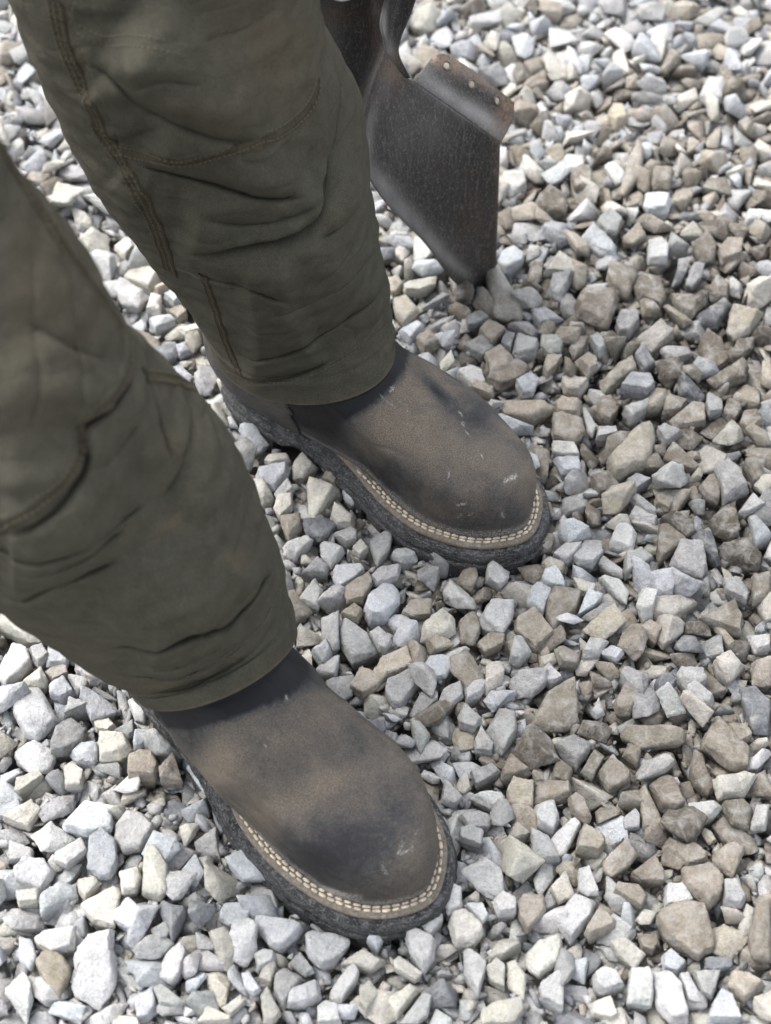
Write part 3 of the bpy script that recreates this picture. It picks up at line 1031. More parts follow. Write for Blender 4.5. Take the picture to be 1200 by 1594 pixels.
stitch_rows(lo, bv, S_PATCH_F, (-.0030, .0030), .0019)
seam_strip(lo, bv, S_TOP_F, .0105, .0026, "patch_seam", None, 3, .35)
stitch_rows(lo, bv, S_TOP_F, (-.0030, .0030), .0019)
seam_strip(lo, bv, S_LOW_F, .0085, .0018, "side_seam", None, 4, .15)
stitch_rows(lo, bv, S_LOW_F, (-.0022, .0022), .0012)
stitch_rows(lo, bv, HEM_F, (0,), .0004, .0038, .0029, .00042)

# near leg -------------------------------------------------------------------------------
folds_near = [
    ([(-40, 850), (60, 851), (120, 835), (172, 810), (238, 778)], .012, .008, 30, 9),
    ([(-10, 930), (35, 932), (104, 902), (190, 865)], .009, .005, 26, 10),
    ([(150, 1010), (229, 998), (292, 977), (352, 964), (400, 915), (440, 868)], .013, .011, 22, 8),
    ([(190, 1050), (262, 1056), (305, 1046), (352, 1018), (400, 985)], .008, .008, 16, 7),
    ([(248, 788), (275, 747), (288, 697), (302, 620)], .006, .002, 36, 9, -1),
    ([(228, 555), (238, 626), (262, 713), (268, 735)], .005, .003, 26, 9, -1),
    ([(206, 538), (204, 580), (172, 625), (120, 660), (122, 710), (98, 750), (50, 792), (-20, 835)], .008, .006, 40, 9, -1),
    ([(50, 380), (44, 480), (52, 580), (40, 680)], .002, .002, 26, 10, -1),
    ([(100, 400), (108, 480), (109, 570), (108, 650)], .0025, .003, 20, 9, -1),
    ([(300, 990), (350, 940), (400, 890)], .004, .003, 18, 10),
    ([(20, 880), (90, 870), (150, 842), (205, 815)], .006, .006, 14, 9),
    ([(200, 1028), (250, 1034), (300, 1018), (350, 990)], .005, .005, 12, 8),
    ([(130, 720), (180, 690), (215, 640)], .004, .003, 22, 9),
    ([(380, 900), (395, 840), (380, 790)], .002, .002, 20, 10, -1),
]
leg_near = make_leg(person, rings_near, lambda i: YN + YOF_N[i],
                    [.80, .84, .88, .92, .95, .97, .98, .98, .98, .98, .98, .98, .98, .98], .07, folds_near,
                    [(265, 815, 26, 12, -35, .9), (370, 870, 16, 14, 0, .6), (270, 690, 30, 24, 20, .35), (50, 440, 50, 120, 0, .45), (130, 640, 50, 30, -40, .5), (60, 760, 60, 30, -30, .2), (250, 1070, 50, 12, 10, .45), (120, 1010, 60, 20, 20, .15), (160, 420, 20, 60, -40, .4)],
                    "trouser leg nearer the camera, bunched in heavy folds above its hem", 6.3, HEM_PT_N, geo_near, gain=1.0)
ln_ = leg_near[0]
bn = leg_near[5]
patch(ln_, leg_near, [(-500, -300), (-120, -20), (-40, 160), (8, 265), (80, 375), (150, 468), (200, 538), (196, 580), (170, 622), (118, 658), (120, 710), (97, 748), (50, 790), (-20, 832), (-150, 880), (-400, 500)], .0022, "knee_patch", 5, [(50, 440, 60, 140, 0, .5), (130, 500, 40, 80, 0, .2), (40, 640, 60, 60, 0, .15)])
S_IN_N = [(-20, 200), (28, 275), (72, 345), (120, 418), (165, 478), (192, 520)]
S_PATCH_N = [(196, 528), (194, 575), (168, 618), (118, 652)]
S_PATCH_N2 = [(118, 660), (120, 708), (97, 746), (50, 786), (-20, 828)]
S_BACK_N = [(226, 584), (268, 590), (300, 602)]
HEM_N = [(198, 1052), (262, 1058), (308, 1047), (354, 1017), (408, 970), (440, 905)]
seam_strip(ln_, bn, S_IN_N, .0115, .0026, "side_seam", None, 11, .4)
stitch_rows(ln_, bn, S_IN_N, (-.0030, .0030), .0018)
seam_strip(ln_, bn, S_PATCH_N, .0120, .0034, "patch_seam", None, 12, .8)
stitch_rows(ln_, bn, S_PATCH_N, (-.0034, .0034), .0021)
seam_strip(ln_, bn, S_PATCH_N2, .0095, .0028, "patch_seam", None, 13, .3)
stitch_rows(ln_, bn, S_PATCH_N2, (-.0028, .0028), .0019)
seam_strip(ln_, bn, S_BACK_N, .010, .0018, "side_seam", None, 14, .2)
stitch_rows(ln_, bn, S_BACK_N, (-.0028, .0028), .0012)
stitch_rows(ln_, bn, HEM_N, (0,), .0004, .0038, .0029, .00042)

# parent transforms: the person's Empty stands between the boots
bpy.context.view_layer.update()
for ch in list(person.children):
    ch.matrix_parent_inverse = person.matrix_world.inverted()
bpy.context.view_layer.update()

# ------------------------------------------------------------------ shovel
def sheet(name, P, nu, nv, mat, parent, thick, attrs):
    """P: control grid [rows][cols] of 3-D points, smoothly interpolated"""
    P = np.array(P, float)
    A = np.stack([catmull(row, nu) for row in P], 0)
    A = np.stack([catmull(A[:, i], nv) for i in range(nu)], 1)
    V = A.reshape(-1, 3)
    me = mesh_from(name, V, grid_faces(nu, nv, False))
    for k, f in attrs.items():
        point_attr(me, k, np.clip(f(V), 0, 1))
    o = link(name, me, mat, parent)
    so = o.modifiers.new("thickness", 'SOLIDIFY')
    so.thickness = thick
    so.offset = 0
    return o
TIP = at_z(728, 428, 0.0)
YT = TIP[1]
def sh(rows):
    return [[at_y(x, y, YT + dy) for x, y, dy in r] for r in rows]

shovel = empty("shovel", (TIP[0], TIP[1], 0), category="shovel",
               label="dark worn steel shovel blade stuck upright in the gravel behind the legs")
SHINV = Matrix.Translation((-TIP[0], -TIP[1], 0))

def nz(V, sc, sd):
    return vnoise(V, sc, sd)

def spx(spots):
    return lambda V: blobs(proj(V), spots) * (1 + .5 * vnoise(V, 60, 2.0))

WING = sh([
    [(600, 78, -.045), (622, 112, -.035), (645, 128, -.028), (712, 175, -.018), (778, 222, -.010)],
    [(578, 138, -.056), (610, 170, -.045), (650, 200, -.034), (712, 240, -.020), (776, 285, -.010)],
    [(567, 198, -.064), (602, 232, -.052), (650, 268, -.037), (712, 305, -.020), (774, 345, -.006)],
    [(563, 246, -.074), (598, 284, -.060), (648, 325, -.040), (710, 362, -.019), (772, 388, -.003)],
    [(567, 264, -.082), (606, 318, -.072), (655, 366, -.050), (712, 422, -.024), (771, 424, .000)],
    [(568, 267, -.083), (608, 322, -.073), (657, 371, -.051), (714, 445, -.024), (771, 455, .000)]])
blade = sheet("blade", WING, 60, 80, M_STEEL, shovel, .0022, {
    'dusty': spx([(590, 290, 18, 60, -38, .5), (650, 355, 13, 70, -45, .42), (705, 410, 9, 40, -50, .35), (690, 150, 70, 12, 36, .45), (600, 120, 14, 60, 20, .25), (570, 220, 8, 50, 10, .5), (650, 190, 60, 60, 0, .18)]),
    'rust': spx([(612, 110, 20, 20, 0, .8), (740, 350, 30, 60, 0, .15), (775, 300, 6, 120, 0, .5)])})
STEP = sh([
    [(641, 127, -.029), (690, 160, -.021), (735, 192, -.015), (778, 223, -.010)],
    [(651, 116, -.016), (700, 142, -.008), (746, 170, -.002), (789, 203, .003)],
    [(662, 103, -.002), (703, 113, .002), (757, 142, .008), (797, 183, .014)],
    [(672, 92, .008), (691, 85, .012), (742, 116, .018), (799, 160, .024)]])
step = sheet("step", STEP, 70, 40, M_STEEL, shovel, .0024, {
    'dusty': spx([(700, 150, 90, 14, 36, .5), (760, 185, 40, 14, 40, .3), (700, 100, 60, 12, 30, .2)]),
    'rust': spx([(690, 95, 26, 12, 10, 1.0), (745, 122, 50, 9, 36, .8), (790, 170, 16, 40, 20, 1.2), (715, 115, 30, 10, 30, .5)])})
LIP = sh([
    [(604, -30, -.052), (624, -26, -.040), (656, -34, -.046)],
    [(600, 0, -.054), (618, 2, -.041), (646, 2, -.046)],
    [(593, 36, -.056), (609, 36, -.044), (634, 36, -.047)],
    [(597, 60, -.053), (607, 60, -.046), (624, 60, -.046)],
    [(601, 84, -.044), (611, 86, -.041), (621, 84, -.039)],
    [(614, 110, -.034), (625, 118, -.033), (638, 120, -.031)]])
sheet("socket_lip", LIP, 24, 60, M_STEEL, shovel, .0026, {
    'dusty': spx([(594, 40, 6, 40, 0, .9), (608, 80, 12, 20, 0, .6), (620, 30, 20, 40, 0, .12)]), 'rust': spx([(618, 90, 10, 14, 0, .6)])})  # besides dust, the first patch paints the lip's pale edge highlight
BACK = sh([
    [(606, -40, -.046), (575, -44, -.020), (530, -48, -.018), (470, -52, -.040)],
    [(600, 20, -.044), (570, 20, -.016), (530, 18, -.014), (470, 10, -.036)],
    [(600, 80, -.045), (568, 80, -.018), (530, 78, -.014), (470, 70, -.034)],
    [(578, 140, -.056), (556, 140, -.028), (530, 138, -.018), (470, 130, -.036)],
    [(566, 200, -.064), (550, 200, -.036), (530, 200, -.026), (470, 195, -.040)],
    [(562, 250, -.074), (548, 255, -.050), (530, 258, -.040), (490, 258, -.050)],
    [(567, 266, -.082), (556, 285, -.070), (540, 300, -.062), (510, 300, -.066)]])
sheet("back_plate", BACK, 50, 70, M_STEEL, shovel, .0022, {
    'dusty': spx([(505, 60, 20, 60, 0, .35), (590, 110, 8, 60, 18, .35), (530, 100, 40, 80, 0, .12)]), 'rust': spx([(530, 20, 40, 20, 0, .4), (585, 60, 14, 50, 0, .2)])})
STEP2 = sh([
    [(500, -42, -.050), (530, -46, -.046), (565, -44, -.050)],
    [(506, -18, -.060), (530, -16, -.058), (560, -18, -.058)],
    [(513, -3, -.064), (531, 3, -.064), (553, -2, -.062)]])
sheet("step", STEP2, 24, 16, M_STEEL, shovel, .0024, {'dusty': lambda V: np.full(len(V), 1.0), 'rust': lambda V: np.zeros(len(V))})

def tube(name, A, B, ra, rb, mat, parent, n=24, m=8):
    A, B = np.array(A), np.array(B)
    T = (B - A) / np.linalg.norm(B - A)
    X = np.cross(T, [0, 1, 0.01]); X /= np.linalg.norm(X)
    Y = np.cross(T, X)
    V = []
    for j in range(m):
        t = j / (m - 1)
        r = ra + (rb - ra) * t
        for i in range(n):
            a = 2 * math.pi * i / n
            V.append(A + (B - A) * t + (X * math.cos(a) + Y * math.sin(a)) * r)
    F = grid_faces(n, m, True) + [tuple(range(n))[::-1], tuple(range((m - 1) * n, m * n))]
    return link(name, mesh_from(name, V, F), mat, parent)
_a = np.array(at_y(575, -70, YT - .030))
soc = tube("socket", _a, _a + np.array([-.006, .03, .16]), .021, .019, M_STEEL, shovel)
point_attr(soc.data, 'dusty', np.zeros(len(soc.data.vertices)))
point_attr(soc.data, 'rust', np.zeros(len(soc.data.vertices)))
tube("handle", _a + np.array([-.005, .025, .13]), _a + np.array([-.03, .15, .80]), .0165, .0165, M_WOOD, shovel)

# two rivets and a disc standing for an open hole, each in its dented ring
bpy.context.view_layer.update()
bvs = BVHTree.FromPolygons([tuple(v.co) for v in step.data.vertices], [tuple(p.vertices) for p in step.data.polygons])
for hx, hy in ((694, 103), (733, 131), (772, 157)):
    hit, nn, i_, d_ = bvs.ray_cast(Vector(CP), Vector(ray(hx, hy)).normalized())
    if hit is None:
        continue
    if nn.dot(Vector(CP) - hit) < 0:
        nn = -nn
    q = nn.to_track_quat('Z', 'Y').to_matrix()
    V = []
    for i in range(24):
        for j in range(6):
            a, b_ = 2 * math.pi * i / 24, 2 * math.pi * j / 6
            r = .0036 + .0006 * math.cos(b_)
            V.append(hit + q @ Vector((r * math.cos(a), r * math.sin(a), .0013 + .0006 * math.sin(b_))))
    F = [(i * 6 + j, ((i + 1) % 24) * 6 + j, ((i + 1) % 24) * 6 + (j + 1) % 6, i * 6 + (j + 1) % 6) for i in range(24) for j in range(6)]
    link("disc_ring", mesh_from("disc_ring", V, F), M_HOLE, shovel)
    Vd = [hit + q @ Vector((rr * math.cos(2 * math.pi * i / 20), rr * math.sin(2 * math.pi * i / 20), zz)) for rr, zz in ((.0031, .0008), (.0027, .0013), (.0014, .0015)) for i in range(20)] + [hit + q @ Vector((0, 0, .0016))]
    Fd = grid_faces(20, 3, True) + [(40 + i, 40 + (i + 1) % 20, 60) for i in range(20)]
    link("step_disc", mesh_from("step_disc", Vd, Fd), M_DISC, shovel)
for ch in list(shovel.children):
    ch.matrix_parent_inverse = SHINV
bpy.context.view_layer.update()

# ------------------------------------------------------------------ gravel: a library of crushed-stone shapes
NLIB = 56

def stone_hull(k):
    """angular convex stone, longest side 1: a box chopped by random planes"""
    r = np.random.RandomState(1000 + k)
    ax = np.array([1.0, r.uniform(.58, .95), r.uniform(.36, .70)])
    if k % 7 == 3:
        ax[2] *= .62                      # slivers and plates
    if k % 9 == 5:
        ax[1] *= .72
    n = r.randint(9, 15)
    P = r.randn(n, 3)
    P /= np.abs(P).max(1)[:, None] ** r.uniform(.55, 1.0) * np.linalg.norm(P, axis=1)[:, None] ** r.uniform(0, .35)
    P *= r.uniform(.82, 1.0, (n, 1))
    bm = bmesh.new()
    for p in P:
        bm.verts.new(tuple(p * ax))
    res = bmesh.ops.convex_hull(bm, input=bm.verts[:])
    bmesh.ops.delete(bm, geom=[v for v in bm.verts if not v.link_faces], context='VERTS')
    bmesh.ops.dissolve_limit(bm, angle_limit=math.radians(14), verts=bm.verts[:], edges=bm.edges[:])
    V = np.array([tuple(v.co) for v in bm.verts])
    c = (V.max(0) + V.min(0)) / 2
    sc = (V.max(0) - V.min(0)).max()
    for v in bm.verts:
        v.co = Vector((np.array(v.co) - c) / sc)
    return bm

def refine(bm, k, rough=.026, cut=1, flaky=0.0, limit=.16):
    """worn edges and broken faces on a hull"""
    r = np.random.RandomState(3000 + k)
    bmesh.ops.bevel(bm, geom=bm.edges[:], offset=.010 + .018 * r.rand(), segments=1, profile=.6, affect='EDGES', clamp_overlap=True)
    bmesh.ops.triangulate(bm, faces=bm.faces[:])
    for _ in range(cut):
        bmesh.ops.subdivide_edges(bm, edges=[e for e in bm.edges if e.calc_length() > limit], cuts=1, use_grid_fill=False)
        bmesh.ops.triangulate(bm, faces=bm.faces[:])
    s = r.rand() * 50
    strata_dir = Vector(r.randn(3)).normalized()
    for v in bm.verts:
        p = v.co
        d = noise.noise(Vector((p.x * 3.2 + s, p.y * 3.2, p.z * 3.2))) * rough * 1.5 + noise.noise(Vector((p.x * 9 + s, p.y * 9, p.z * 9))) * rough
        if flaky:
            w = (p.dot(strata_dir) * 7 + 1.3 * noise.noise(Vector((p.x * 4, p.y * 4 + s, p.z * 4)))) % 1.0
            d += flaky * (w - .5) * min(1, 4 * (1 - w))
            f1 = noise.noise(Vector((p.x * 5 + 9, p.y * 5 + s, p.z * 5)))
            d -= flaky * 1.6 * max(0, f1 - .12)
        v.co = p * (1 + d)
    V = np.array([tuple(v.co) for v in bm.verts])
    bm.verts.index_update()
    F = np.array([[v.index for v in f.verts] for f in bm.faces])
    return V, F

HULLS = []
LIB = []
FINE = []
for k in range(NLIB):
    bm = stone_hull(k)
    bm.verts.index_update()
    HULLS.append((np.array([tuple(v.co) for v in bm.verts]), [[v.index for v in f.verts] for f in bm.faces]))
    fine_bm = bm.copy()
    LIB.append(refine(bm, k))
    bm.free()
    FINE.append(refine(fine_bm, k, .030, 3, .075, .11))
    fine_bm.free()

# stones drawn one by one from the photograph: rock type, then outline corners in photo pixels (laid on the gravel's surface)
ROCKS = ('blue', 'pale', 'cream', 'grey', 'brown', 'buff', 'dark', 'slate', 'tan')
TRACED = (
(4,1022,1434,1025,1422,1050,1409,1095,1409,1110,1454,1112,1479,1085,1492,1040,1464),
(1,111,1540,130,1515,135,1490,172,1486,181,1490,180,1535,155,1572,118,1552),
(4,1091,1154,1115,1114,1130,1129,1138,1149,1165,1172,1162,1202,1140,1202,1092,1166),
(4,824,1129,850,1079,875,1074,892,1064,890,1094,901,1126,888,1136,855,1136),
(4,1060,1354,1105,1343,1129,1369,1120,1399,1102,1413,1065,1382),
(5,945,716,996,659,1013,655,1021,679,1007,707,1009,727,985,735,953,750,945,727),
(1,19,1076,60,1070,82,1102,90,1125,60,1154,41,1148,42,1125,22,1112),
(1,475,1462,485,1453,540,1456,544,1472,520,1504,500,1508,480,1492),
(0,96,1286,130,1249,160,1252,176,1262,175,1295,140,1304,100,1294),
(1,1015,1512,1040,1512,1060,1534,1072,1592,1045,1592,1022,1566),
(4,965,1144,975,1130,1040,1134,1070,1142,1060,1159,1000,1164),
(1,179,1285,198,1268,225,1269,242,1290,220,1320,190,1326,179,1305),
(3,526,988,535,962,575,988,591,1015,548,1035,530,1008),
(7,1150,1072,1175,1070,1200,1094,1198,1144,1170,1144),
(1,862,1433,896,1388,927,1404,921,1429,888,1467,867,1440),
(2,752,420,772,412,788,438,816,482,812,498,770,492,760,455),
(0,395,1439,400,1424,460,1440,472,1446,460,1462,435,1479,420,1474),
(0,565,952,572,928,602,902,622,920,622,940,600,969,575,971),
(6,1115,852,1162,841,1188,870,1178,888,1125,872),
(0,139,1304,159,1290,180,1310,184,1345,172,1369,155,1368,136,1352),
(4,782,635,790,620,860,628,860,645,825,654,785,642),
(4,895,475,907,461,957,459,963,467,941,483,947,512,901,491),
(8,56,1505,68,1490,82,1485,100,1492,110,1505,110,1522,92,1554,75,1545),
(5,800,968,830,950,861,988,832,1011,802,985),
(2,819,1486,838,1466,870,1456,875,1469,868,1499,838,1520,820,1504),
(1,20,1004,42,1012,51,1032,30,1055,10,1069,0,1062,0,1040),
(2,124,1414,180,1380,189,1390,178,1444,145,1438),
(4,1165,1462,1175,1412,1200,1399,1200,1499,1170,1492),
(2,698,1444,702,1424,722,1418,750,1439,752,1452,738,1469,708,1474),
(1,22,1360,40,1344,75,1345,85,1360,65,1386,25,1379),
(1,1042,880,1055,852,1092,852,1101,885,1092,900,1060,890),
(1,1111,727,1126,709,1152,730,1166,767,1126,786,1123,764),
(5,199,1180,220,1170,238,1172,249,1195,242,1214,200,1215),
(2,1108,1214,1165,1204,1178,1209,1158,1239,1118,1244),
(3,756,1136,778,1104,802,1109,804,1144,782,1176,768,1169),
(2,478,755,482,744,528,762,488,809,480,800),
(3,859,1159,892,1144,918,1154,918,1169,898,1198,880,1184),
(3,80,1170,88,1138,110,1121,138,1138,130,1158,102,1176,81,1176),
(1,122,1480,140,1458,178,1450,175,1488,140,1490,120,1510,115,1490),
(5,944,437,949,413,989,415,993,429,979,464,952,453),
(1,980,1512,1010,1509,1018,1524,1015,1566,975,1562),
(1,628,1452,640,1444,660,1454,678,1466,675,1494,659,1515,638,1484),
(4,849,945,862,922,905,930,898,952,862,982,852,970),
(5,1131,517,1139,477,1187,488,1168,517,1144,528),
(5,544,1075,560,1041,602,1055,588,1072,565,1088),
(2,1008,940,1022,931,1070,928,1085,940,1050,968,1015,965),
(4,1010,1222,1040,1206,1052,1214,1064,1264,1045,1269,1028,1264),
(1,746,962,760,940,802,930,798,960,782,990,750,975),
(0,61,1400,95,1371,118,1380,120,1395,88,1412,64,1429),
(6,1100,815,1125,790,1142,788,1150,835,1140,844,1112,832),
(5,805,1409,815,1393,845,1394,850,1419,822,1452,808,1429),
(2,750,1572,770,1562,810,1556,815,1574,800,1594,752,1594),
(3,599,1082,602,1065,638,1048,659,1058,622,1105,612,1102),
(4,1088,965,1140,938,1155,965,1152,988,1120,975),
(5,1131,1534,1140,1509,1165,1514,1192,1534,1158,1559),
(2,154,1145,198,1150,206,1169,185,1182,155,1182),
(6,832,317,855,287,881,306,881,331,844,335),
(2,226,1326,242,1318,262,1350,260,1390,248,1400,221,1390),
(7,1080,496,1131,464,1139,477,1117,512,1091,507),
(1,922,1519,940,1504,960,1514,972,1536,938,1549,925,1539),
(2,5,1278,50,1246,64,1260,45,1290),
(0,965,611,982,582,1013,582,1019,602,1007,616,973,611),
(4,756,598,760,588,805,565,825,575,815,592,780,606),
(2,654,998,658,975,688,949,708,968,708,985,688,1000),
(4,860,653,871,649,905,653,910,676,894,692,860,687),
(5,902,1294,910,1282,940,1302,942,1316,930,1332,895,1326),
(4,1109,1329,1140,1312,1160,1322,1150,1346,1140,1369,1110,1344),
(0,1108,1564,1120,1544,1138,1556,1152,1592,1100,1592),
(5,579,1052,592,1028,638,1010,646,1040,638,1045,598,1056),
(1,84,1332,128,1306,136,1325,105,1350,85,1344),
(1,839,1534,870,1514,876,1524,876,1576,842,1556),
(4,1025,822,1040,822,1068,845,1048,855,1025,880,1022,858),
(2,325,1452,350,1446,378,1474,354,1510,338,1499),
(1,54,1466,72,1452,118,1446,115,1478,82,1486,60,1475),
(1,722,1479,730,1475,758,1499,755,1519,744,1554,722,1516),
(2,949,1469,972,1465,1004,1486,988,1509,962,1489),
(4,987,448,997,431,1029,437,1037,464,1029,477,995,467),
(0,905,373,920,352,957,384,960,397,933,397),
(7,246,1415,252,1402,290,1415,291,1425,268,1465,272,1432),
(3,428,1519,442,1506,470,1524,450,1544,440,1574,426,1544),
(4,930,1204,950,1179,982,1206,978,1216,948,1229),
(0,839,364,844,348,885,350,887,375,870,380),
(1,245,1518,258,1485,282,1469,292,1485,278,1522,268,1532),
(2,988,531,1027,507,1049,525,1013,552),
(1,932,900,938,895,965,902,978,920,975,940,960,932),
(1,444,1554,455,1544,495,1526,500,1556,475,1566,445,1570),
(5,994,1234,1002,1224,1038,1292,1000,1292),
(2,1110,1032,1135,1019,1158,1039,1135,1064,1120,1049),
(7,472,822,500,810,528,818,500,844,480,835),
(5,1041,656,1075,631,1095,636,1097,662,1053,667),
(0,126,1080,138,1078,182,1100,180,1110,142,1122,140,1102,125,1089),
(4,1122,1252,1158,1244,1172,1259,1165,1289,1138,1284),
(1,891,872,910,842,936,841,938,862,922,882,900,880),
(4,1072,1202,1080,1168,1092,1179,1112,1232,1100,1240,1080,1222),
(4,955,1094,972,1064,992,1069,1000,1092,980,1113,960,1109),
(0,398,745,402,732,450,726,450,740,428,762,415,760),
(5,934,599,959,571,985,557,992,577,953,599,939,616),
(1,679,1394,692,1376,718,1386,719,1416,698,1424,680,1409),
(1,178,458,188,439,232,460,215,480,192,475),
(5,938,1344,975,1312,992,1332,982,1346,950,1364,939,1356),
(2,600,1559,645,1530,654,1542,618,1586,608,1574),
(2,192,432,200,422,232,418,250,430,235,460,210,445),
(1,852,1319,860,1302,892,1278,904,1286,880,1329,865,1335),
(3,718,542,748,525,772,545,750,558),
(1,773,302,778,269,815,271,819,295,797,306),
(5,788,1234,798,1219,830,1224,830,1259,815,1264,792,1254),
(4,832,1229,850,1219,888,1224,888,1244,865,1244,832,1252),
(2,628,448,635,440,680,428,678,442,655,455,629,458),
(4,1101,591,1155,565,1165,574,1160,591,1115,601),
(0,1002,322,1006,302,1046,309,1039,333,1009,331),
(4,714,970,728,958,740,955,750,975,740,1002,715,1002),
(1,1050,1054,1060,1042,1095,1048,1098,1066,1072,1066,1068,1082),
(1,828,1276,832,1256,862,1243,871,1274,860,1299,835,1289),
(6,1077,384,1101,363,1115,389,1112,403,1091,408),
(0,775,412,780,395,800,384,816,402,812,412,790,425),
(4,754,555,780,542,800,560,790,578,765,585),
(5,909,1454,935,1409,959,1434,958,1444,918,1462),
(6,1026,812,1048,799,1080,818,1080,832,1068,840,1040,822),
(0,855,452,862,428,895,428,872,470,858,460),
(1,1008,376,1029,371,1041,389,1037,413,1008,413,1011,392),
(1,515,1542,540,1504,552,1499,560,1512,555,1529,530,1562,515,1556),
(1,1065,1256,1115,1250,1125,1259,1112,1272,1072,1292),
(4,779,1204,795,1169,828,1202,802,1214,780,1216),
(1,825,1289,855,1304,852,1324,872,1339,830,1342),
(3,971,862,998,852,1020,870,1000,878,972,900),
(0,824,488,850,476,878,498,840,516),
(0,108,1175,125,1160,152,1159,155,1172,148,1192,120,1191),
(7,1072,840,1090,825,1108,830,1122,878,1112,880,1095,865),
(2,788,1499,802,1496,819,1519,815,1558,790,1536),
(2,186,1358,215,1348,222,1368,212,1390,190,1391),
(0,209,1558,240,1535,245,1568,232,1588,215,1592),
(4,954,1389,960,1376,995,1379,1008,1394,998,1412,975,1399),
(0,866,832,872,814,895,815,920,832,885,848),
(0,341,1422,350,1408,388,1404,392,1418,380,1444,358,1442,341,1432),
(4,700,438,715,430,738,450,735,465,710,468),
(5,964,302,976,254,995,221,1004,236,995,276,969,304),
(3,1079,1518,1120,1516,1108,1556,1092,1549),
(4,1013,280,1017,265,1050,265,1042,295,1017,295),
(5,1170,900,1200,895,1200,930,1172,940),
(4,1030,721,1044,693,1087,730,1081,735),
(5,1087,758,1106,737,1122,758,1119,784,1101,778),
(2,530,1502,565,1480,598,1499,580,1514,550,1499),
(0,518,902,522,882,560,880,568,888,550,905,528,918),
(3,1125,905,1150,902,1165,928,1160,940,1128,925),
(3,621,1592,658,1544,672,1552,665,1584,650,1594),
(1,1125,1372,1148,1370,1160,1402,1152,1414,1125,1410),
(3,798,552,804,522,839,535,832,555,805,559),
(1,731,1242,755,1233,785,1236,789,1256,780,1266),
(2,99,1195,112,1188,132,1205,128,1228,102,1228),
(2,915,1564,950,1549,960,1582,950,1589,922,1582),
(1,989,1206,1000,1189,1035,1179,1050,1189,1035,1202,995,1214),
(1,957,507,965,488,989,485,996,504,979,525,963,523),
(3,928,347,949,331,971,344,960,365,944,365),
(4,1155,727,1166,713,1194,716,1189,750,1172,755),
(4,981,1362,1018,1338,1032,1362,1032,1376,998,1374),
(2,455,725,475,705,495,728,472,745,456,745),
(1,1027,546,1036,540,1072,543,1075,557,1047,570),
(5,612,468,632,460,654,485,630,508,615,492),
(4,1117,392,1131,376,1155,379,1152,403,1125,411),
(0,78,1072,100,1054,118,1082,98,1095,80,1088),
(4,744,1002,760,988,785,992,782,1005,755,1016),
(4,534,920,575,895,580,912,565,938,540,942),
(5,1170,1032,1200,1029,1200,1069,1172,1066),
(4,862,1012,875,1008,904,1020,898,1038,872,1038),
(0,860,716,883,713,902,716,905,738,874,740),
(0,1164,805,1175,799,1200,830,1198,840,1175,852),
(4,863,633,874,619,905,625,902,650,868,648),
(1,494,1569,508,1560,525,1566,532,1594,495,1594),
(3,962,1056,972,1039,1010,1052,1010,1066,1000,1086,990,1066),
(3,462,938,490,900,504,922,495,950,478,945),
(0,600,968,612,956,632,958,645,975,632,994),
(3,792,1030,800,992,812,992,828,1015,808,1038),
(4,884,1242,895,1234,912,1246,921,1274,912,1283,888,1264),
(0,655,1042,668,1025,690,1019,710,1030,695,1055,672,1060),
(4,927,650,936,619,951,618,961,645,948,662),
(4,885,273,907,264,921,273,921,295,896,295),
(3,715,1294,730,1289,752,1296,748,1320,716,1309),
(1,1162,992,1198,992,1198,1010,1175,1018),
(7,1053,599,1072,595,1097,616,1087,633,1058,622),
(2,0,958,22,942,65,965,85,980,75,998,45,1000,18,988,0,978),
(5,436,808,468,802,472,820,450,840,440,820),
(1,950,842,958,828,978,822,991,832,985,858,950,852),
(8,945,181,954,161,971,165,976,188,958,199),
(3,468,895,495,868,512,882,510,896),
(4,625,955,640,938,672,938,670,958,642,962),
(3,574,848,600,830,610,840,606,860,588,880),
(3,498,848,505,845,538,858,515,885,500,865),
(3,14,1308,52,1322,51,1339,14,1341),
(0,30,1458,50,1465,58,1492,48,1512,30,1495),
(3,721,1072,735,1055,762,1060,748,1084,725,1094),
(1,440,850,478,835,488,842,460,870,442,865),
(3,731,1204,768,1192,780,1204,742,1225),
(5,1030,622,1041,619,1070,631,1058,645,1030,649),
(5,894,565,911,548,928,557,929,574,914,588),
(2,406,1549,416,1536,438,1579,425,1593,410,1592),
(4,646,530,668,518,685,538,660,548),
(3,681,1094,690,1074,718,1063,721,1086,690,1112),
(1,608,868,612,860,648,852,650,872,625,878),
(0,232,500,265,495,275,505,242,518),
(2,755,1510,772,1496,786,1506,785,1542,762,1530),
(3,714,1270,745,1264,766,1272,760,1289,730,1292),
(1,978,805,988,794,1024,808,1020,820,988,815),
(5,992,980,1008,968,1032,980,1020,1002),
(4,1043,459,1083,461,1088,483,1075,496,1051,480),
(3,638,1120,652,1120,670,1145,655,1178,645,1160),
(1,1021,673,1036,665,1064,676,1036,696),
(6,1135,563,1147,533,1176,525,1171,544,1147,565),
(2,856,1386,880,1360,895,1396,870,1405),
(0,1029,1489,1042,1480,1068,1502,1052,1522,1031,1512),
(2,560,1534,575,1526,590,1546,570,1584,559,1566),
(1,900,1356,915,1353,932,1394,915,1394,900,1384),
(0,618,520,652,498,660,508,638,534),
(3,240,1540,250,1531,288,1560,278,1572,250,1568),
(3,501,965,528,960,522,988,528,1010,518,1015,500,995),
(2,845,430,868,395,900,412,900,428),
(2,120,1372,150,1366,156,1376,132,1400,122,1390),
(2,612,1499,622,1489,658,1516,648,1529,615,1512),
(0,171,1425,200,1401,234,1432,230,1438,205,1452,175,1432),
(1,1035,1379,1060,1379,1078,1406,1035,1412),
(3,576,898,590,884,624,881,620,902,602,902,585,911),
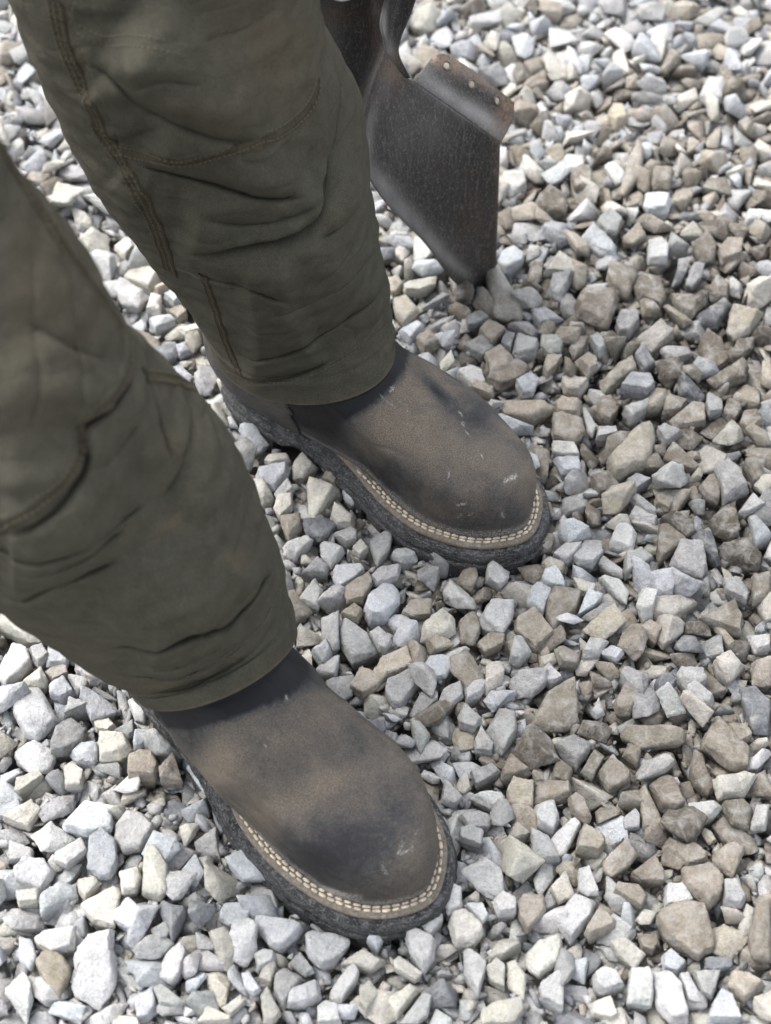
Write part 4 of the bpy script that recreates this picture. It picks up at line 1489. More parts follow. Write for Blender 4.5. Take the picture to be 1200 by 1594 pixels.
(0,820,928,832,912,862,920,848,942,845,955,822,942),
(2,874,591,883,584,917,597,900,619,877,614),
(1,840,545,842,528,880,532,872,555,855,558),
(3,519,835,548,824,555,832,555,846,540,850),
(0,840,908,848,888,865,885,880,905,880,920,855,915),
(4,918,752,948,740,968,765,932,775),
(1,710,582,730,572,750,578,755,595,738,605),
(4,1088,536,1099,519,1124,533,1132,568,1117,579,1093,568),
(2,1150,1442,1160,1406,1175,1414,1174,1454,1155,1459),
(0,532,768,545,744,560,755,565,770,550,785,538,778),
(4,1099,456,1115,432,1136,445,1133,467,1109,467),
(5,249,1202,270,1176,285,1219,251,1218),
(4,904,1202,925,1166,940,1182,922,1212),
(3,712,1119,722,1096,751,1122,738,1139,715,1132),
(1,1148,798,1170,768,1189,792,1160,802),
(1,765,1404,780,1389,802,1406,802,1424,775,1426),
(4,1123,645,1132,622,1149,622,1153,642,1140,662),
(3,688,1234,692,1216,720,1242,708,1256,686,1252),
(0,372,670,392,665,418,692,398,708,382,682),
(5,969,373,995,351,1005,368,984,381),
(0,1010,895,1045,891,1051,915,1045,928,1018,929),
(4,744,519,760,502,788,516,765,540),
(2,305,1592,322,1566,360,1586,360,1594),
(1,968,645,1013,618,1019,628,982,660),
(1,966,1276,988,1260,996,1272,995,1289,972,1292),
(0,802,600,825,580,839,588,830,615,812,618),
(1,1086,155,1097,130,1127,130,1123,159,1101,163),
(1,1168,1282,1178,1254,1198,1253,1192,1292,1170,1292),
(1,1098,631,1101,614,1123,625,1123,642,1104,648),
(5,1032,477,1040,471,1080,504,1064,509),
(3,108,1088,140,1102,100,1121),
(4,1050,1326,1080,1313,1101,1332,1100,1342,1070,1350,1055,1336),
(1,738,1154,748,1134,768,1162,765,1174,740,1172),
(2,514,810,520,782,552,808,550,822,525,822),
(1,861,866,878,850,905,849,892,868,880,876),
(1,905,1025,918,998,948,998,932,1022),
(3,726,495,748,485,760,495,740,508,728,508),
(2,24,1391,64,1385,60,1405,29,1410),
(5,996,469,1016,467,1028,485,1013,493,1000,491),
(2,1011,93,1013,60,1037,60,1031,95),
(4,992,1454,1020,1454,1024,1469,1015,1484,998,1479),
(3,788,510,820,505,842,522,825,530),
(2,25,1215,62,1200,68,1210,32,1238,22,1238),
(2,178,388,195,372,216,380,195,405),
(4,968,1179,978,1158,999,1166,992,1194),
(2,426,792,432,772,455,772,455,792,435,805),
(4,818,448,825,412,845,410,842,435,830,452),
(4,859,1209,865,1182,892,1199,885,1222,860,1216),
(7,1098,1492,1140,1489,1139,1506,1112,1514,1096,1512),
(5,1018,778,1045,759,1056,765,1040,798,1020,790),
(0,484,1016,510,999,518,1018,502,1040),
(4,1149,665,1157,642,1180,639,1186,662,1169,677),
(1,1066,1076,1080,1066,1112,1086,1108,1099,1070,1105),
(3,575,988,590,978,610,1002,600,1018,590,1015),
(3,45,1010,66,1002,78,1025,60,1039,50,1028),
(3,450,1499,466,1482,490,1514,475,1522),
(1,652,1444,658,1426,688,1426,689,1435,668,1458),
(2,345,1569,375,1548,382,1562,358,1582),
(0,900,955,915,920,939,932,925,945),
(2,401,1529,410,1502,428,1498,432,1509,422,1536),
(3,235,1448,270,1424,274,1432,258,1462,245,1465),
(3,1067,443,1077,413,1096,413,1093,432,1077,448),
(2,32,1062,65,1040,74,1058,70,1070,40,1071),
(1,927,687,931,665,959,665,962,679),
(0,72,1010,102,1006,110,1015,104,1035,85,1036,72,1040),
(0,987,557,999,541,1021,568,1002,580),
(3,396,1486,412,1479,429,1484,428,1499,402,1512),
(5,845,572,850,558,875,560,865,575,850,588),
(2,390,752,408,748,426,775,410,788,398,785),
(0,973,750,990,741,1013,750,993,758,982,769),
(1,120,1025,129,1018,160,1030,172,1042,165,1060,141,1068,118,1045),
(1,1056,1519,1070,1514,1092,1552,1090,1562,1072,1559),
(1,860,690,894,693,902,710,877,710,860,707),
(5,1183,597,1186,563,1200,557,1200,605),
(2,228,485,235,462,252,468,250,490),
(3,655,480,690,455,702,460,675,475,658,482),
(4,261,485,282,478,292,492,278,502),
(5,1108,975,1115,972,1154,1012,1148,1020,1130,1002),
(1,877,258,881,245,910,247,907,269,885,269),
(0,376,1516,388,1512,408,1542,395,1549,382,1539),
(0,268,542,288,534,298,550,280,558),
(3,175,1142,208,1121,208,1145,200,1152),
(4,885,544,896,528,915,531,912,549,893,560),
(5,600,438,620,432,628,450,615,468,600,462),
(1,1158,350,1163,331,1200,328,1182,350,1160,357),
(2,146,1126,170,1118,180,1131,170,1142,150,1139),
(1,198,1090,210,1084,230,1112,225,1125,210,1122),
(1,722,1409,750,1406,760,1426,751,1438,735,1422),
(0,936,1014,950,1005,972,1016,960,1029,938,1019),
(0,0,1210,30,1196,35,1205,5,1230,0,1228),
(4,1092,557,1129,557,1132,571,1115,580,1095,571),
(0,916,533,931,523,951,544,933,557),
(4,531,958,552,941,565,955,555,971),
(3,978,775,988,766,1022,795,1020,804,1000,795),
(1,1135,435,1139,431,1157,451,1152,465,1135,456),
(0,571,1466,580,1450,598,1462,588,1480),
(2,891,905,928,912,925,925,902,925),
(1,907,636,911,633,928,665,922,682,914,673),
(3,106,1054,130,1060,138,1068,135,1076,120,1081),
(4,1131,1132,1162,1130,1169,1149,1150,1162),
(7,1045,448,1053,424,1073,419,1061,440),
(1,919,1109,932,1085,942,1112,928,1119),
(3,931,875,935,865,970,892,970,902,945,890),
(2,548,858,562,845,574,858,560,868),
(5,842,878,855,869,879,880,875,895,850,890),
(3,905,962,948,938,965,940,958,952,922,968),
(1,840,1055,850,1038,855,1035,875,1058,858,1065),
(2,411,720,418,709,448,708,452,720,422,726),
(1,426,768,448,748,459,762,432,775),
(2,69,1048,90,1036,104,1040,105,1050,82,1060),
(4,500,748,512,732,532,750,522,760),
(2,280,515,308,505,315,515,290,525),
(7,1019,1062,1038,1049,1052,1066,1040,1086,1025,1079),
(7,480,675,500,688,502,705,490,714,480,700),
(0,255,462,275,448,288,460,272,478),
(0,41,1178,78,1152,80,1161,50,1182,41,1184),
(7,571,1125,598,1119,602,1138,588,1155),
(7,780,532,788,515,802,520,795,550,780,540),
(0,0,1262,32,1245,36,1262,0,1274),
(0,208,1155,212,1140,240,1135,242,1148,220,1169,209,1169),
(0,825,1144,840,1138,855,1164,850,1182,835,1164),
(3,1048,611,1058,573,1078,594,1058,599),
(5,240,458,272,430,275,445,248,460),
(5,1155,475,1160,451,1187,429,1181,451),
(7,595,1155,600,1140,621,1145,615,1170))

def traced_stone(i):
    """a solid stone whose outline, seen on the ground, is the drawn one: returns centre, local verts, faces"""
    r = np.random.RandomState(500 + i)
    q = np.array(TRACED[i][1:], float).reshape(-1, 2)
    zc = .0035 + r.uniform(-.003, .003)
    P = np.array([at_z(x, y, zc)[:2] for x, y in q])
    c = (P.max(0) + P.min(0)) / 2
    P = (P - c) * 1.05
    ev = np.sqrt(np.linalg.eigvalsh(np.cov(P.T)) * 2)
    minor, major = 2 * ev[0], 2 * ev[1]
    t = np.clip(minor * r.uniform(.55, .85), .006, .020)
    up = np.clip(t * r.uniform(.30, .5), .002, .0075)
    g = r.randn(2) * .16
    hub = P.mean(0) + r.uniform(-.18, .18, 2) * np.array([major, minor]).mean()
    V = [(x, y, r.uniform(-.18, .10) * t) for x, y in P]
    s = r.uniform(.74, .95)
    for x, y in P:
        k = s * r.uniform(.90, 1.06)
        w = hub + (np.array([x, y]) - hub) * min(k, .96)
        V.append((w[0], w[1], up + g @ w))
    if i % 3 == 0:
        V.append((hub[0], hub[1], up * 1.5))
    for x, y in P:
        k = r.uniform(.6, .85)
        V.append((x * k, y * k, -t * r.uniform(.7, 1.0)))
    bm = bmesh.new()
    for v in V:
        bm.verts.new(v)
    bmesh.ops.convex_hull(bm, input=bm.verts[:])
    bmesh.ops.delete(bm, geom=[v for v in bm.verts if not v.link_faces], context='VERTS')
    bmesh.ops.dissolve_limit(bm, angle_limit=math.radians(9), verts=bm.verts[:], edges=bm.edges[:])
    sc = max(np.ptp(P[:, 0]), np.ptp(P[:, 1]))
    for v in bm.verts:
        v.co /= sc
    W, F = refine(bm, 400 + i, .030, 3, .075, .11)
    bm.free()
    return np.array([c[0], c[1], zc]), W * sc, F

# ------------------------------------------------------------------ gravel: where the crushed stone came to rest.
# one row a shape; seven numbers a stone: step in y (mm), size (half mm), x (mm), z (half mm), turn as a rotation vector (3 degrees)
SETTLED = [
[523,26,-212,-47,8,6,-6,13,41,129,0,48,33,-3,13,38,91,-40,-5,-15,22,2,36,196,-46,9,-6,-41,8,40,-168,-22,20,17,23,9,41,-269,-20,0,2,-31,21,66,99,-39,6,6,-16,16,40,136,-40,-8,-2,-19,14,45,-290,-37,22,-13,-43,2,34,-316,-4,-37,9,15,19,56,349,-28,41,-34,-15,46,67,-128,-11,6,1,-14,31,34,222,-22,22,3,-28,1,65,344,-15,44,-5,-12,15,58,-296,-34,52,5,6,13,57,212,4,19,-1,-19,9,42,153,-41,16,18,37,17,50,-348,-41,-51,-27,9,18,67,223,-42,5,8,19,2,40,-37,-31,-36,20,20,27,73,169,-1,6,-5,17,5,40,-225,-13,-7,-29,46,14,48,-91,-25,33,38,0,9,73,-202,-22,-19,5,-38,54,27,-353,-8,-36,-10,40,22,44,-312,-27,0,33,-7,37,68,352,-21,-2,18,-14,9,53,-169,-16,35,-36,-22,6,29,-195,-32,2,-39,3,37,24,232,-44,48,-22,0,8,30,177,-31,-18,-1,16,28,45,89,-7,12,33,-20,12,44,90,-45,10,-3,-30,40,54,-217,-43,-5,12,49,2,54,-277,-34,31,-14,-6,22,34,48,-16,-3,-46,-21,31,65,46,-27,4,-19,-48,28,43,-207,-45,-2,11,37,11,48,-186,-41,16,3,10,36,70,-79,3,0,-13,-44,2,38,16,-37,56,-1,-20,8,29,360,-31,3,-12,-28,13,35,2,-33,-10,12,4,45,53,13,14,29,50,-6,3,68,81,-34,-1,33,-45,6,71,18,-11,-1,1,-2,29,53,-363,-4,-22,13,31,4,40,-181,-13,-6,42,36,11,27,61,-31,-29,26,-22,3,67,-206,-1,-42,38,0,3,49,234,-42,10,55,-8,1,66,85,-8,-21,15,-14,8,42,-460,-11,6,-8,-30,8,60,-359,-31,3,0,-47,16,40,-381,-8,36,-41,-8,3,36,307,-44,-40,36,0,3,32,291,-43,-22,10,-10,2,49,-28,-42,-51,17,4,33,50,175,-22,-17,-8,56,1,26,61,-8,-4,-4,0,49,61,-291,-27,-34,30,5,36,48,361,-7,11,-11,-39,0,49,-182,-6,8,46,-6,25,73,394,-34,9,-14,-34,33,41,-266,-3,3,-4,-3,10,31,-20,-1,-3,5,20,3,48,200,-19,-14,2,16,26,22,-241,-17,12,18,-40,21,53,-155,-34,8,25,36,65,68,-155,-17,-45,-16,7,18,51,30,-28,18,-1,39,2,41,-98,5,-9,-49,2,28,57,-140,-29,-14,4,-16,11,64,-212,-4,37,-20,-25],
[499,55,-88,-40,-28,45,1,3,36,-48,-34,-14,23,36,4,47,-206,-8,-50,17,-4,21,33,-125,-4,-11,-1,24,39,21,134,-31,-45,-20,29,23,41,114,-18,14,13,27,5,63,-82,-21,-45,-19,33,3,50,194,-41,-13,51,-2,21,33,-282,-20,21,-31,-25,42,36,-352,-21,18,-6,21,6,67,180,-15,19,18,9,5,51,-354,-7,-5,46,-20,3,64,171,-36,-16,56,3,5,42,155,-42,9,53,-5,0,49,-233,-8,50,-21,-24,26,68,-98,-1,10,-14,-26,39,62,-327,-34,3,-26,-37,11,21,-67,-46,-43,33,5,6,35,-15,-38,5,-53,-5,6,57,81,-7,5,15,-22,11,37,303,-29,-16,32,34,36,30,376,-27,19,17,-13,1,49,-129,12,4,-10,21,4,34,126,-42,-14,34,-26,0,44,300,-15,7,45,-37,4,57,-92,-35,-1,1,23,42,31,73,-16,11,-49,13,0,65,58,-36,10,-3,-50,4,73,311,-24,-11,-39,-16,1,67,118,-12,-3,-49,19,24,69,291,-36,43,37,-10,12,53,329,-19,-6,-12,-39,9,39,131,-30,-1,39,-19,3,55,-140,7,1,-37,-37,21,50,-326,-27,1,-13,-12,21,64,254,-36,4,7,-3,23,44,-433,-42,-55,-22,11,9,57,-360,-10,15,-2,-44,21,55,109,-36,39,45,7,15,73,108,-11,-8,7,11,16,34,204,-41,-24,-16,28,1,37,84,-35,56,6,-10,4,42,424,-40,2,9,-8,30,67,-216,-25,12,12,-17,3,54,-256,-40,30,47,-8,24,55,27,-33,27,-37,3,1,42,-413,-10,1,9,-48,16,40,233,-24,19,35,33,7,54,364,-31,4,16,2,8,43,208,-26,-38,-19,31,6,43,222,-25,-3,58,-5,3,34,-26,-16,29,11,-41,5,29,-206,-30,34,-34,-9,17,33,156,-41,-16,6,52,9,58,358,-7,-30,-12,39,6,57,142,-30,21,45,-22,24,38,-354,-32,28,15,-26,14,44,-291,-37,-30,-32,-29,10,66,-141,-10,-8,10,-7,18,33,-128,-43,-50,27,5,7,55,16,-12,-31,22,1,1,47,-47,-23,11,-17,53,10,44,327,2,-30,25,-12,1,23,-57,4,-28,-46,-1,12,49,85,-3,-7,13,4,15,73,-69,-29,-8,39,-31,19,20,-115,-18,-32,-10,-22,10,67,290,-34,-6,7,43,8,36,-185,-14,-5,-5,-2,12,66,255,-25,-21,5,13,14,18,-281,0,22,32,-10,51,68,-450,-27,-3,9,-37,3,45,323,-28,5,-10,-15,23,65,64,15,-34,-49,-7,25,65,-438,-11,-9,-37,-28,24,51,-169,-16,4,-9,9,1,64,76,-9,-4,45,-22,24,35,20,-29,51,14,25,6,41,-120,-37,37,-2,24,8,38,379,-19,-14,9,22,4,47,-302,-15,9,-49,-4,29,40,309,-27,18,27,-8,5,70,-57,-4,14,56,-12,5,65,-342,-21,7,-6,37,2,73,-162,-20,-7,19,-21,10,37,27,-26,19,7,44,25,50,-99,-11,-49,-25,12,4,72,190,-29,0,59,6,93,54,-28,-14,23,21,6,20,66,72,-34,7,6,21,34,73,-105,-29,-31,11,-3,21,50,97,-14,-13,-5,-2],
[512,73,-130,-37,-33,-27,4,29,27,-103,-22,-40,2,-5,36,73,-129,-23,23,-33,-34,31,42,-217,-17,1,21,-41,39,64,-250,-39,23,-46,-7,4,56,-117,-22,49,-18,-18,12,47,386,-36,24,-31,-32,18,73,268,-21,-39,28,-33,23,56,-316,-19,1,16,22,24,35,161,-35,-16,23,-11,15,43,297,-7,-13,43,-36,4,56,-8,-15,-27,-39,-8,4,44,-170,-37,-10,-34,15,21,64,-300,-23,-22,-13,-47,25,73,160,-34,10,5,54,20,33,-194,-38,2,47,32,17,54,-300,-40,-2,-8,-32,2,51,36,-43,9,-49,23,34,51,157,-19,-12,-16,-54,23,25,-19,-40,-31,19,-18,19,38,254,-37,18,14,4,24,64,-106,-39,24,-43,-11,30,36,-286,-28,-22,-29,8,5,51,-223,-30,-13,-36,16,41,49,191,-25,-48,-14,-1,9,27,67,-31,-30,-45,-3,14,65,68,-22,17,7,-53,8,49,-147,-20,-41,29,30,28,64,-332,-32,-45,36,-6,1,43,205,-21,-13,54,-15,7,36,10,-12,17,33,14,14,49,-108,2,-21,-41,-29,18,37,-17,-14,-1,-48,-23,3,66,-360,-27,-30,18,7,6,39,-285,10,30,32,-2,4,55,-323,-5,-21,-21,-7,6,53,276,-40,2,-8,-15,0,62,-323,-38,-5,-44,18,22,68,-357,-2,36,36,14,17,65,-80,-29,36,14,13,28,56,-298,-40,3,-7,-9,2,42,-30,-43,-41,12,-14,14,52,-159,-41,-11,-54,-19,21,38,276,-43,56,14,10,16,63,268,-12,-29,-30,-17,4,57,-65,-42,-8,-46,18,48,46,-141,1,11,-5,28,17,63,281,-9,-25,44,-8,1,39,74,-42,7,-53,-1,19,59,-42,-40,-19,-53,-20,15,42,38,-43,25,-45,-7,28,63,433,-25,-29,-24,-11,41,31,-53,-40,-39,-18,25,1,73,-116,-35,-23,-53,-14,1,55,366,-19,-4,-25,-9,43,36,390,-3,-2,-40,-40,16,45,-100,-28,-39,28,-29,0,73,-255,-20,-19,-40,-36,21,41,-143,-9,1,41,-12,9,53,-150,-36,-4,5,-26,10,70,451,-27,31,36,28,4,57,433,-1,19,-20,0,10,42,-135,0,18,4,32,10,53,104,-1,10,24,32,6,43,-276,-44,-43,-6,-7,12,32,104,-16,8,-29,16,12,53,387,-7,13,-24,-13,4,37,324,-2,-34,-24,11,22,53,-205,-39,-41,14,-21,5,38,218,-7,6,-5,-25,10,58,279,-19,-39,3,8,56,63,96,-22,12,4,55,16,63,-103,-17,-9,-42,-23],
[557,59,227,-9,49,21,4,5,60,44,-39,-1,-1,-49,35,73,-111,-2,-2,-46,3,24,45,333,-23,47,31,-1,34,40,157,-9,10,-8,-55,5,28,-202,-44,13,-7,4,42,69,29,-3,-14,-1,9,7,63,33,-29,-6,-4,-7,2,71,-298,-35,2,-7,-33,4,56,-20,-24,-4,7,-1,3,49,55,-11,40,33,12,15,27,-348,-19,4,-8,-22,19,35,265,-31,0,-41,6,9,53,-341,-2,54,4,-6,10,65,-336,-27,9,3,31,24,47,274,-43,-7,-7,41,5,43,-310,-41,2,59,-2,1,67,-174,-10,-4,-51,-25,17,64,-336,-30,53,6,-16,9,29,-214,-12,-37,-27,10,15,34,289,-42,-17,-1,-1,18,62,-349,-32,19,-49,-19,19,25,-369,-46,-6,-9,47,3,49,-154,-23,40,-23,-17,6,35,-258,-45,-8,2,-1,40,40,278,-35,-18,-52,17,35,73,159,-16,-17,-40,-8,9,55,-334,-18,16,-48,-4,3,50,371,-23,28,7,39,12,50,-135,5,-11,9,-19,10,45,399,-45,13,-53,-7,34,54,60,-6,-7,-4,-12,6,52,322,-21,11,-12,13,2,43,-279,-2,15,23,-51,45,38,-313,6,-41,31,12,3,45,-134,1,11,-46,-25,10,56,178,-44,53,-7,5,9,72,-137,-27,9,-12,-47,2,35,-73,-38,-43,29,-5,18,25,-31,-44,41,-27,-8,18,72,-307,-10,40,10,-29,6,51,-49,-17,-31,40,13,13,35,-267,-46,22,-49,-5,2,53,-220,-37,9,-14,-14,4,38,-3,-44,-8,1,5,40,57,-109,3,-55,6,17,17,66,319,-39,-8,1,3,33,48,-86,5,12,-52,0,0,51,-294,10,58,9,11,6,58,-156,-4,17,-15,54,53,44,135,-12,28,23,14,4,69,-211,-25,-10,-8,-49,29,62,210,-21,35,-35,-11,4,47,-327,-31,-39,-22,-20,6,71,-272,-34,-3,15,-47,12,56,-244,-38,30,43,8,12,63,-5,-10,46,6,21,53,57,314,-33,-13,-36,-36,11,37,-363,-46,48,-22,2,4,59,40,-8,-10,7,-32,7,45,395,1,4,-34,-24,26,44,-149,-42,4,-2,4,44,53,-96,-9,-31,-31,-38,39,73,4,-23,-58,-11,-3,5,63,121,-20,-38,-27,7,6,58,144,-19,-22,4,-18,80,37,95,-9,6,-19,-10,64,62,-114,-28,-36,-37,-8,18,73,-108,4,42,-35,-7],
[519,27,-90,-39,11,-12,26,30,65,243,-28,-50,30,0,5,30,-67,-43,-2,30,-20,32,34,-130,-4,32,-2,-4,4,48,181,-36,-14,8,-7,8,64,-261,-6,44,-21,-12,1,37,-126,-37,-55,-1,0,18,40,-321,-18,35,8,-4,4,47,147,-20,-26,-16,-4,3,40,-297,-29,19,45,-22,56,25,-109,-29,-20,-42,-21,26,48,-331,-3,-2,3,22,6,37,63,-41,0,31,-22,24,20,15,-25,13,8,-52,21,35,-8,-27,-19,-43,28,22,27,-269,-38,-45,-3,-4,56,49,-215,-25,-25,30,-4,9,73,-41,-8,-4,4,12,6,66,-247,-21,-7,-24,-2,43,31,-179,-43,-1,20,-29,2,46,127,-3,7,-9,-45,33,67,347,-14,-17,16,0,22,53,368,-33,-12,-4,47,6,58,-427,-24,-17,-7,29,24,64,-266,-14,-22,19,-34,14,56,-214,-9,34,10,34,11,54,312,-32,4,-2,-40,25,36,-178,-42,-27,19,-28,27,30,205,-14,12,-25,16,11,59,81,-4,2,-11,44,2,64,-350,-29,-5,3,30,7,73,415,-16,-33,21,-33,29,66,-342,-8,-24,6,-14,36,41,-86,-3,25,8,-1,9,50,-254,-31,-16,55,9,18,35,-200,-19,-24,12,44,7,47,54,-40,-21,41,-32,7,35,212,-42,-3,22,-24,3,53,84,-35,31,5,22,26,66,176,-3,-37,-44,11,3,66,-65,-32,-28,-25,33,3,47,80,-37,-17,-9,-14,10,41,-123,-18,-5,-19,35,11,42,-111,-18,12,12,34,9,46,346,-18,-24,-16,-46,21,27,-104,-10,-15,22,-21,53,58,239,-16,32,-3,-6,14,64,-67,-18,-18,14,-23,8,59,245,0,-23,-44,18,5,71,138,-33,1,-30,39,14,57,220,-9,48,-19,-4,4,60,-45,-34,-15,21,-23,15,40,83,-4,-42,-8,-26,15,52,458,0,-34,36,21,17,69,349,-28,11,-21,42,5,44,460,5,-20,7,-11,26,49,-488,-21,16,-4,-13,12,38,-86,-10,34,40,-29,10,65,143,-9,20,6,-32,2,42,283,-13,-44,-3,-9,18,73,185,-30,-1,21,-28,16,40,-319,-21,29,-35,22,4,52,490,-10,-8,-21,-56,101,68,322,-34,-36,-6,-3,5,40,-187,3,-20,-39,34,20,69,304,-27,-11,7,8,5,51,60,-29,11,32,-15,9,63,152,-32,9,22,-54,31,43,-47,-18,36,-18,-21,24,71,-168,9,-25,0,12,21,55,11,-26,3,29,-49,11,38,126,-14,-12,40,-20,4,67,153,-25,35,8,13,20,56,-134,-12,-25,13,-32],
[514,39,-191,-32,-10,-13,13,12,23,-15,-38,-17,2,8,70,45,260,-28,-20,3,24,39,44,92,-12,23,-5,-23,29,72,-324,-30,6,1,-35,27,30,187,-34,-12,-50,10,4,31,-368,-14,24,-11,-32,27,44,362,-14,17,-9,-38,18,48,126,-31,-47,-15,22,21,37,265,-40,10,2,-49,29,31,-285,-44,-40,-9,31,7,73,56,-32,3,-6,-57,14,56,-62,-12,-6,20,46,11,22,-16,-45,-34,36,9,0,70,-369,3,-12,2,-42,13,32,-250,-21,30,12,-48,15,68,-230,1,-30,-19,-39,4,73,-116,-22,4,42,-22,5,27,396,-43,25,42,-6,12,64,34,-8,19,21,41,23,62,320,-38,5,-2,-28,45,58,-185,2,-50,-27,10,4,65,236,-4,0,5,-23,1,65,-171,7,23,-31,26,5,31,256,-18,6,17,2,68,52,305,-23,45,-21,31,8,33,82,-34,-22,-6,-9,52,31,-198,-43,50,-9,5,18,31,-226,-19,9,4,9,49,48,329,-18,54,9,12,23,51,-243,-41,-40,-20,36,16,28,-69,-28,-23,0,-14,18,73,347,-13,2,-11,-32,25,29,177,-39,-46,5,11,4,44,276,-25,-44,31,6,4,64,74,-37,10,47,-6,30,50,-299,-18,9,-32,-2,12,32,-194,-32,21,-19,21,1,25,53,-35,-17,8,28,21,65,-233,0,13,54,-6,2,31,-267,-44,5,-2,-32,1,31,252,-29,31,49,-4,3,66,54,-27,-39,-37,-7,5,64,50,4,9,36,-26,16,29,-270,-2,28,14,4,4,56,314,-4,-44,38,-4,17,73,-234,-4,-20,10,-17,40,47,-166,-43,35,-38,-11,26,66,186,-8,-19,-2,11,24,49,399,-12,25,18,-3,1,52,-463,-7,28,-10,9,6,46,-242,-7,19,50,-20,4,62,-328,0,-5,28,-14,14,73,501,-12,-2,45,-14,3,44,-360,-32,-31,-8,-9,34,73,108,-2,23,28,-18,6,34,324,-25,26,-5,-20,1,48,56,-19,20,10,-50,13,36,-370,-31,-12,6,-39,23,59,264,-34,33,-35,8,10,45,307,-7,-25,1,20,11,73,176,-1,14,-57,7,19,61,-135,3,4,29,-25,26,67,127,-12,-32,46,17,1,66,248,-35,19,-48,-7,44,44,69,5,41,-31,1,10,63,2,4,-25,20,10,43,73,-195,-27,6,47,-2,59,52,184,-16,-4,20,-21],
[545,49,-266,-38,8,-3,7,62,65,-338,-5,-49,-19,-24,5,53,131,-20,-13,-48,2,18,33,-218,-37,14,13,-30,17,34,70,-40,52,8,21,12,32,-383,-43,-55,-23,-2,108,20,121,-45,3,7,-4,1,49,-67,-38,15,-33,43,15,51,395,-21,-11,-16,8,11,53,247,-5,55,8,17,19,43,-394,-40,19,-34,45,1,50,-117,-1,2,-22,49,5,52,-136,-43,1,53,-1,3,26,-174,-28,-22,-1,26,2,35,320,-33,-4,14,-36,7,70,-125,-30,42,31,-18,44,59,-226,-19,9,38,6,10,29,399,-34,-18,2,20,14,66,365,-28,11,2,59,23,50,-409,-39,10,-13,55,36,58,383,-33,-12,-1,-15,34,54,-247,-29,-8,21,-55,2,59,-186,-22,18,-25,41,9,55,192,-38,5,-5,5,9,66,419,-4,-6,-1,-4,8,51,405,-43,-51,-22,18,15,70,391,-3,-8,-33,28,33,35,-248,-23,-26,-13,3,0,73,33,-17,43,2,23,8,55,365,-33,42,-14,-5,6,33,330,-28,13,28,-18,3,58,-120,-42,-19,48,1,14,36,145,-41,-27,16,-33,23,24,356,-13,7,20,45,15,24,302,-46,-2,-4,-7,6,36,362,-10,-13,5,-17,6,41,-98,-39,-20,-2,-17,12,42,101,-39,-49,0,22,15,69,342,-26,-4,7,21,44,33,-81,-40,42,16,9,13,33,-114,-11,-47,-21,3,9,68,-167,9,-1,2,-7,14,44,220,-38,39,31,9,20,38,-286,-15,2,31,-47,1,41,227,-42,-3,-1,-27,16,67,-356,-7,-1,0,57,16,28,344,-5,-50,-23,-11,20,34,44,-35,-24,4,-9,19,33,-166,-44,-1,-4,11,22,56,288,-13,-28,13,-42,7,51,-366,-6,-21,44,17,12,67,41,-35,58,15,1,34,54,200,-13,-43,10,-13,3,67,309,-15,-7,10,-15,1,38,380,-7,-12,-9,26,7,38,-407,-11,-6,18,-29,0,41,475,-14,-38,38,-27,13,42,193,-22,12,-42,31,6,67,-32,-40,-24,46,2,24,68,-344,-19,-20,-5,-44,11,32,-372,-43,7,-1,33,5,48,484,-13,16,-14,28,2,40,-175,-10,7,-54,22,31,57,202,2,10,-6,-46,7,40,346,-40,13,-36,41,4,61,-335,-41,-50,10,12,19,36,-277,-18,-12,22,46,23,69,317,-14,4,0,18,16,63,64,-34,20,52,5,1,36,237,-30,-24,18,-24,2,33,-72,-15,17,46,20,12,42,20,-23,-10,-9,27,23,46,383,-11,25,7,-34,14,68,-271,-20,-24,41,-18,1,58,-249,-1,8,-3,27],
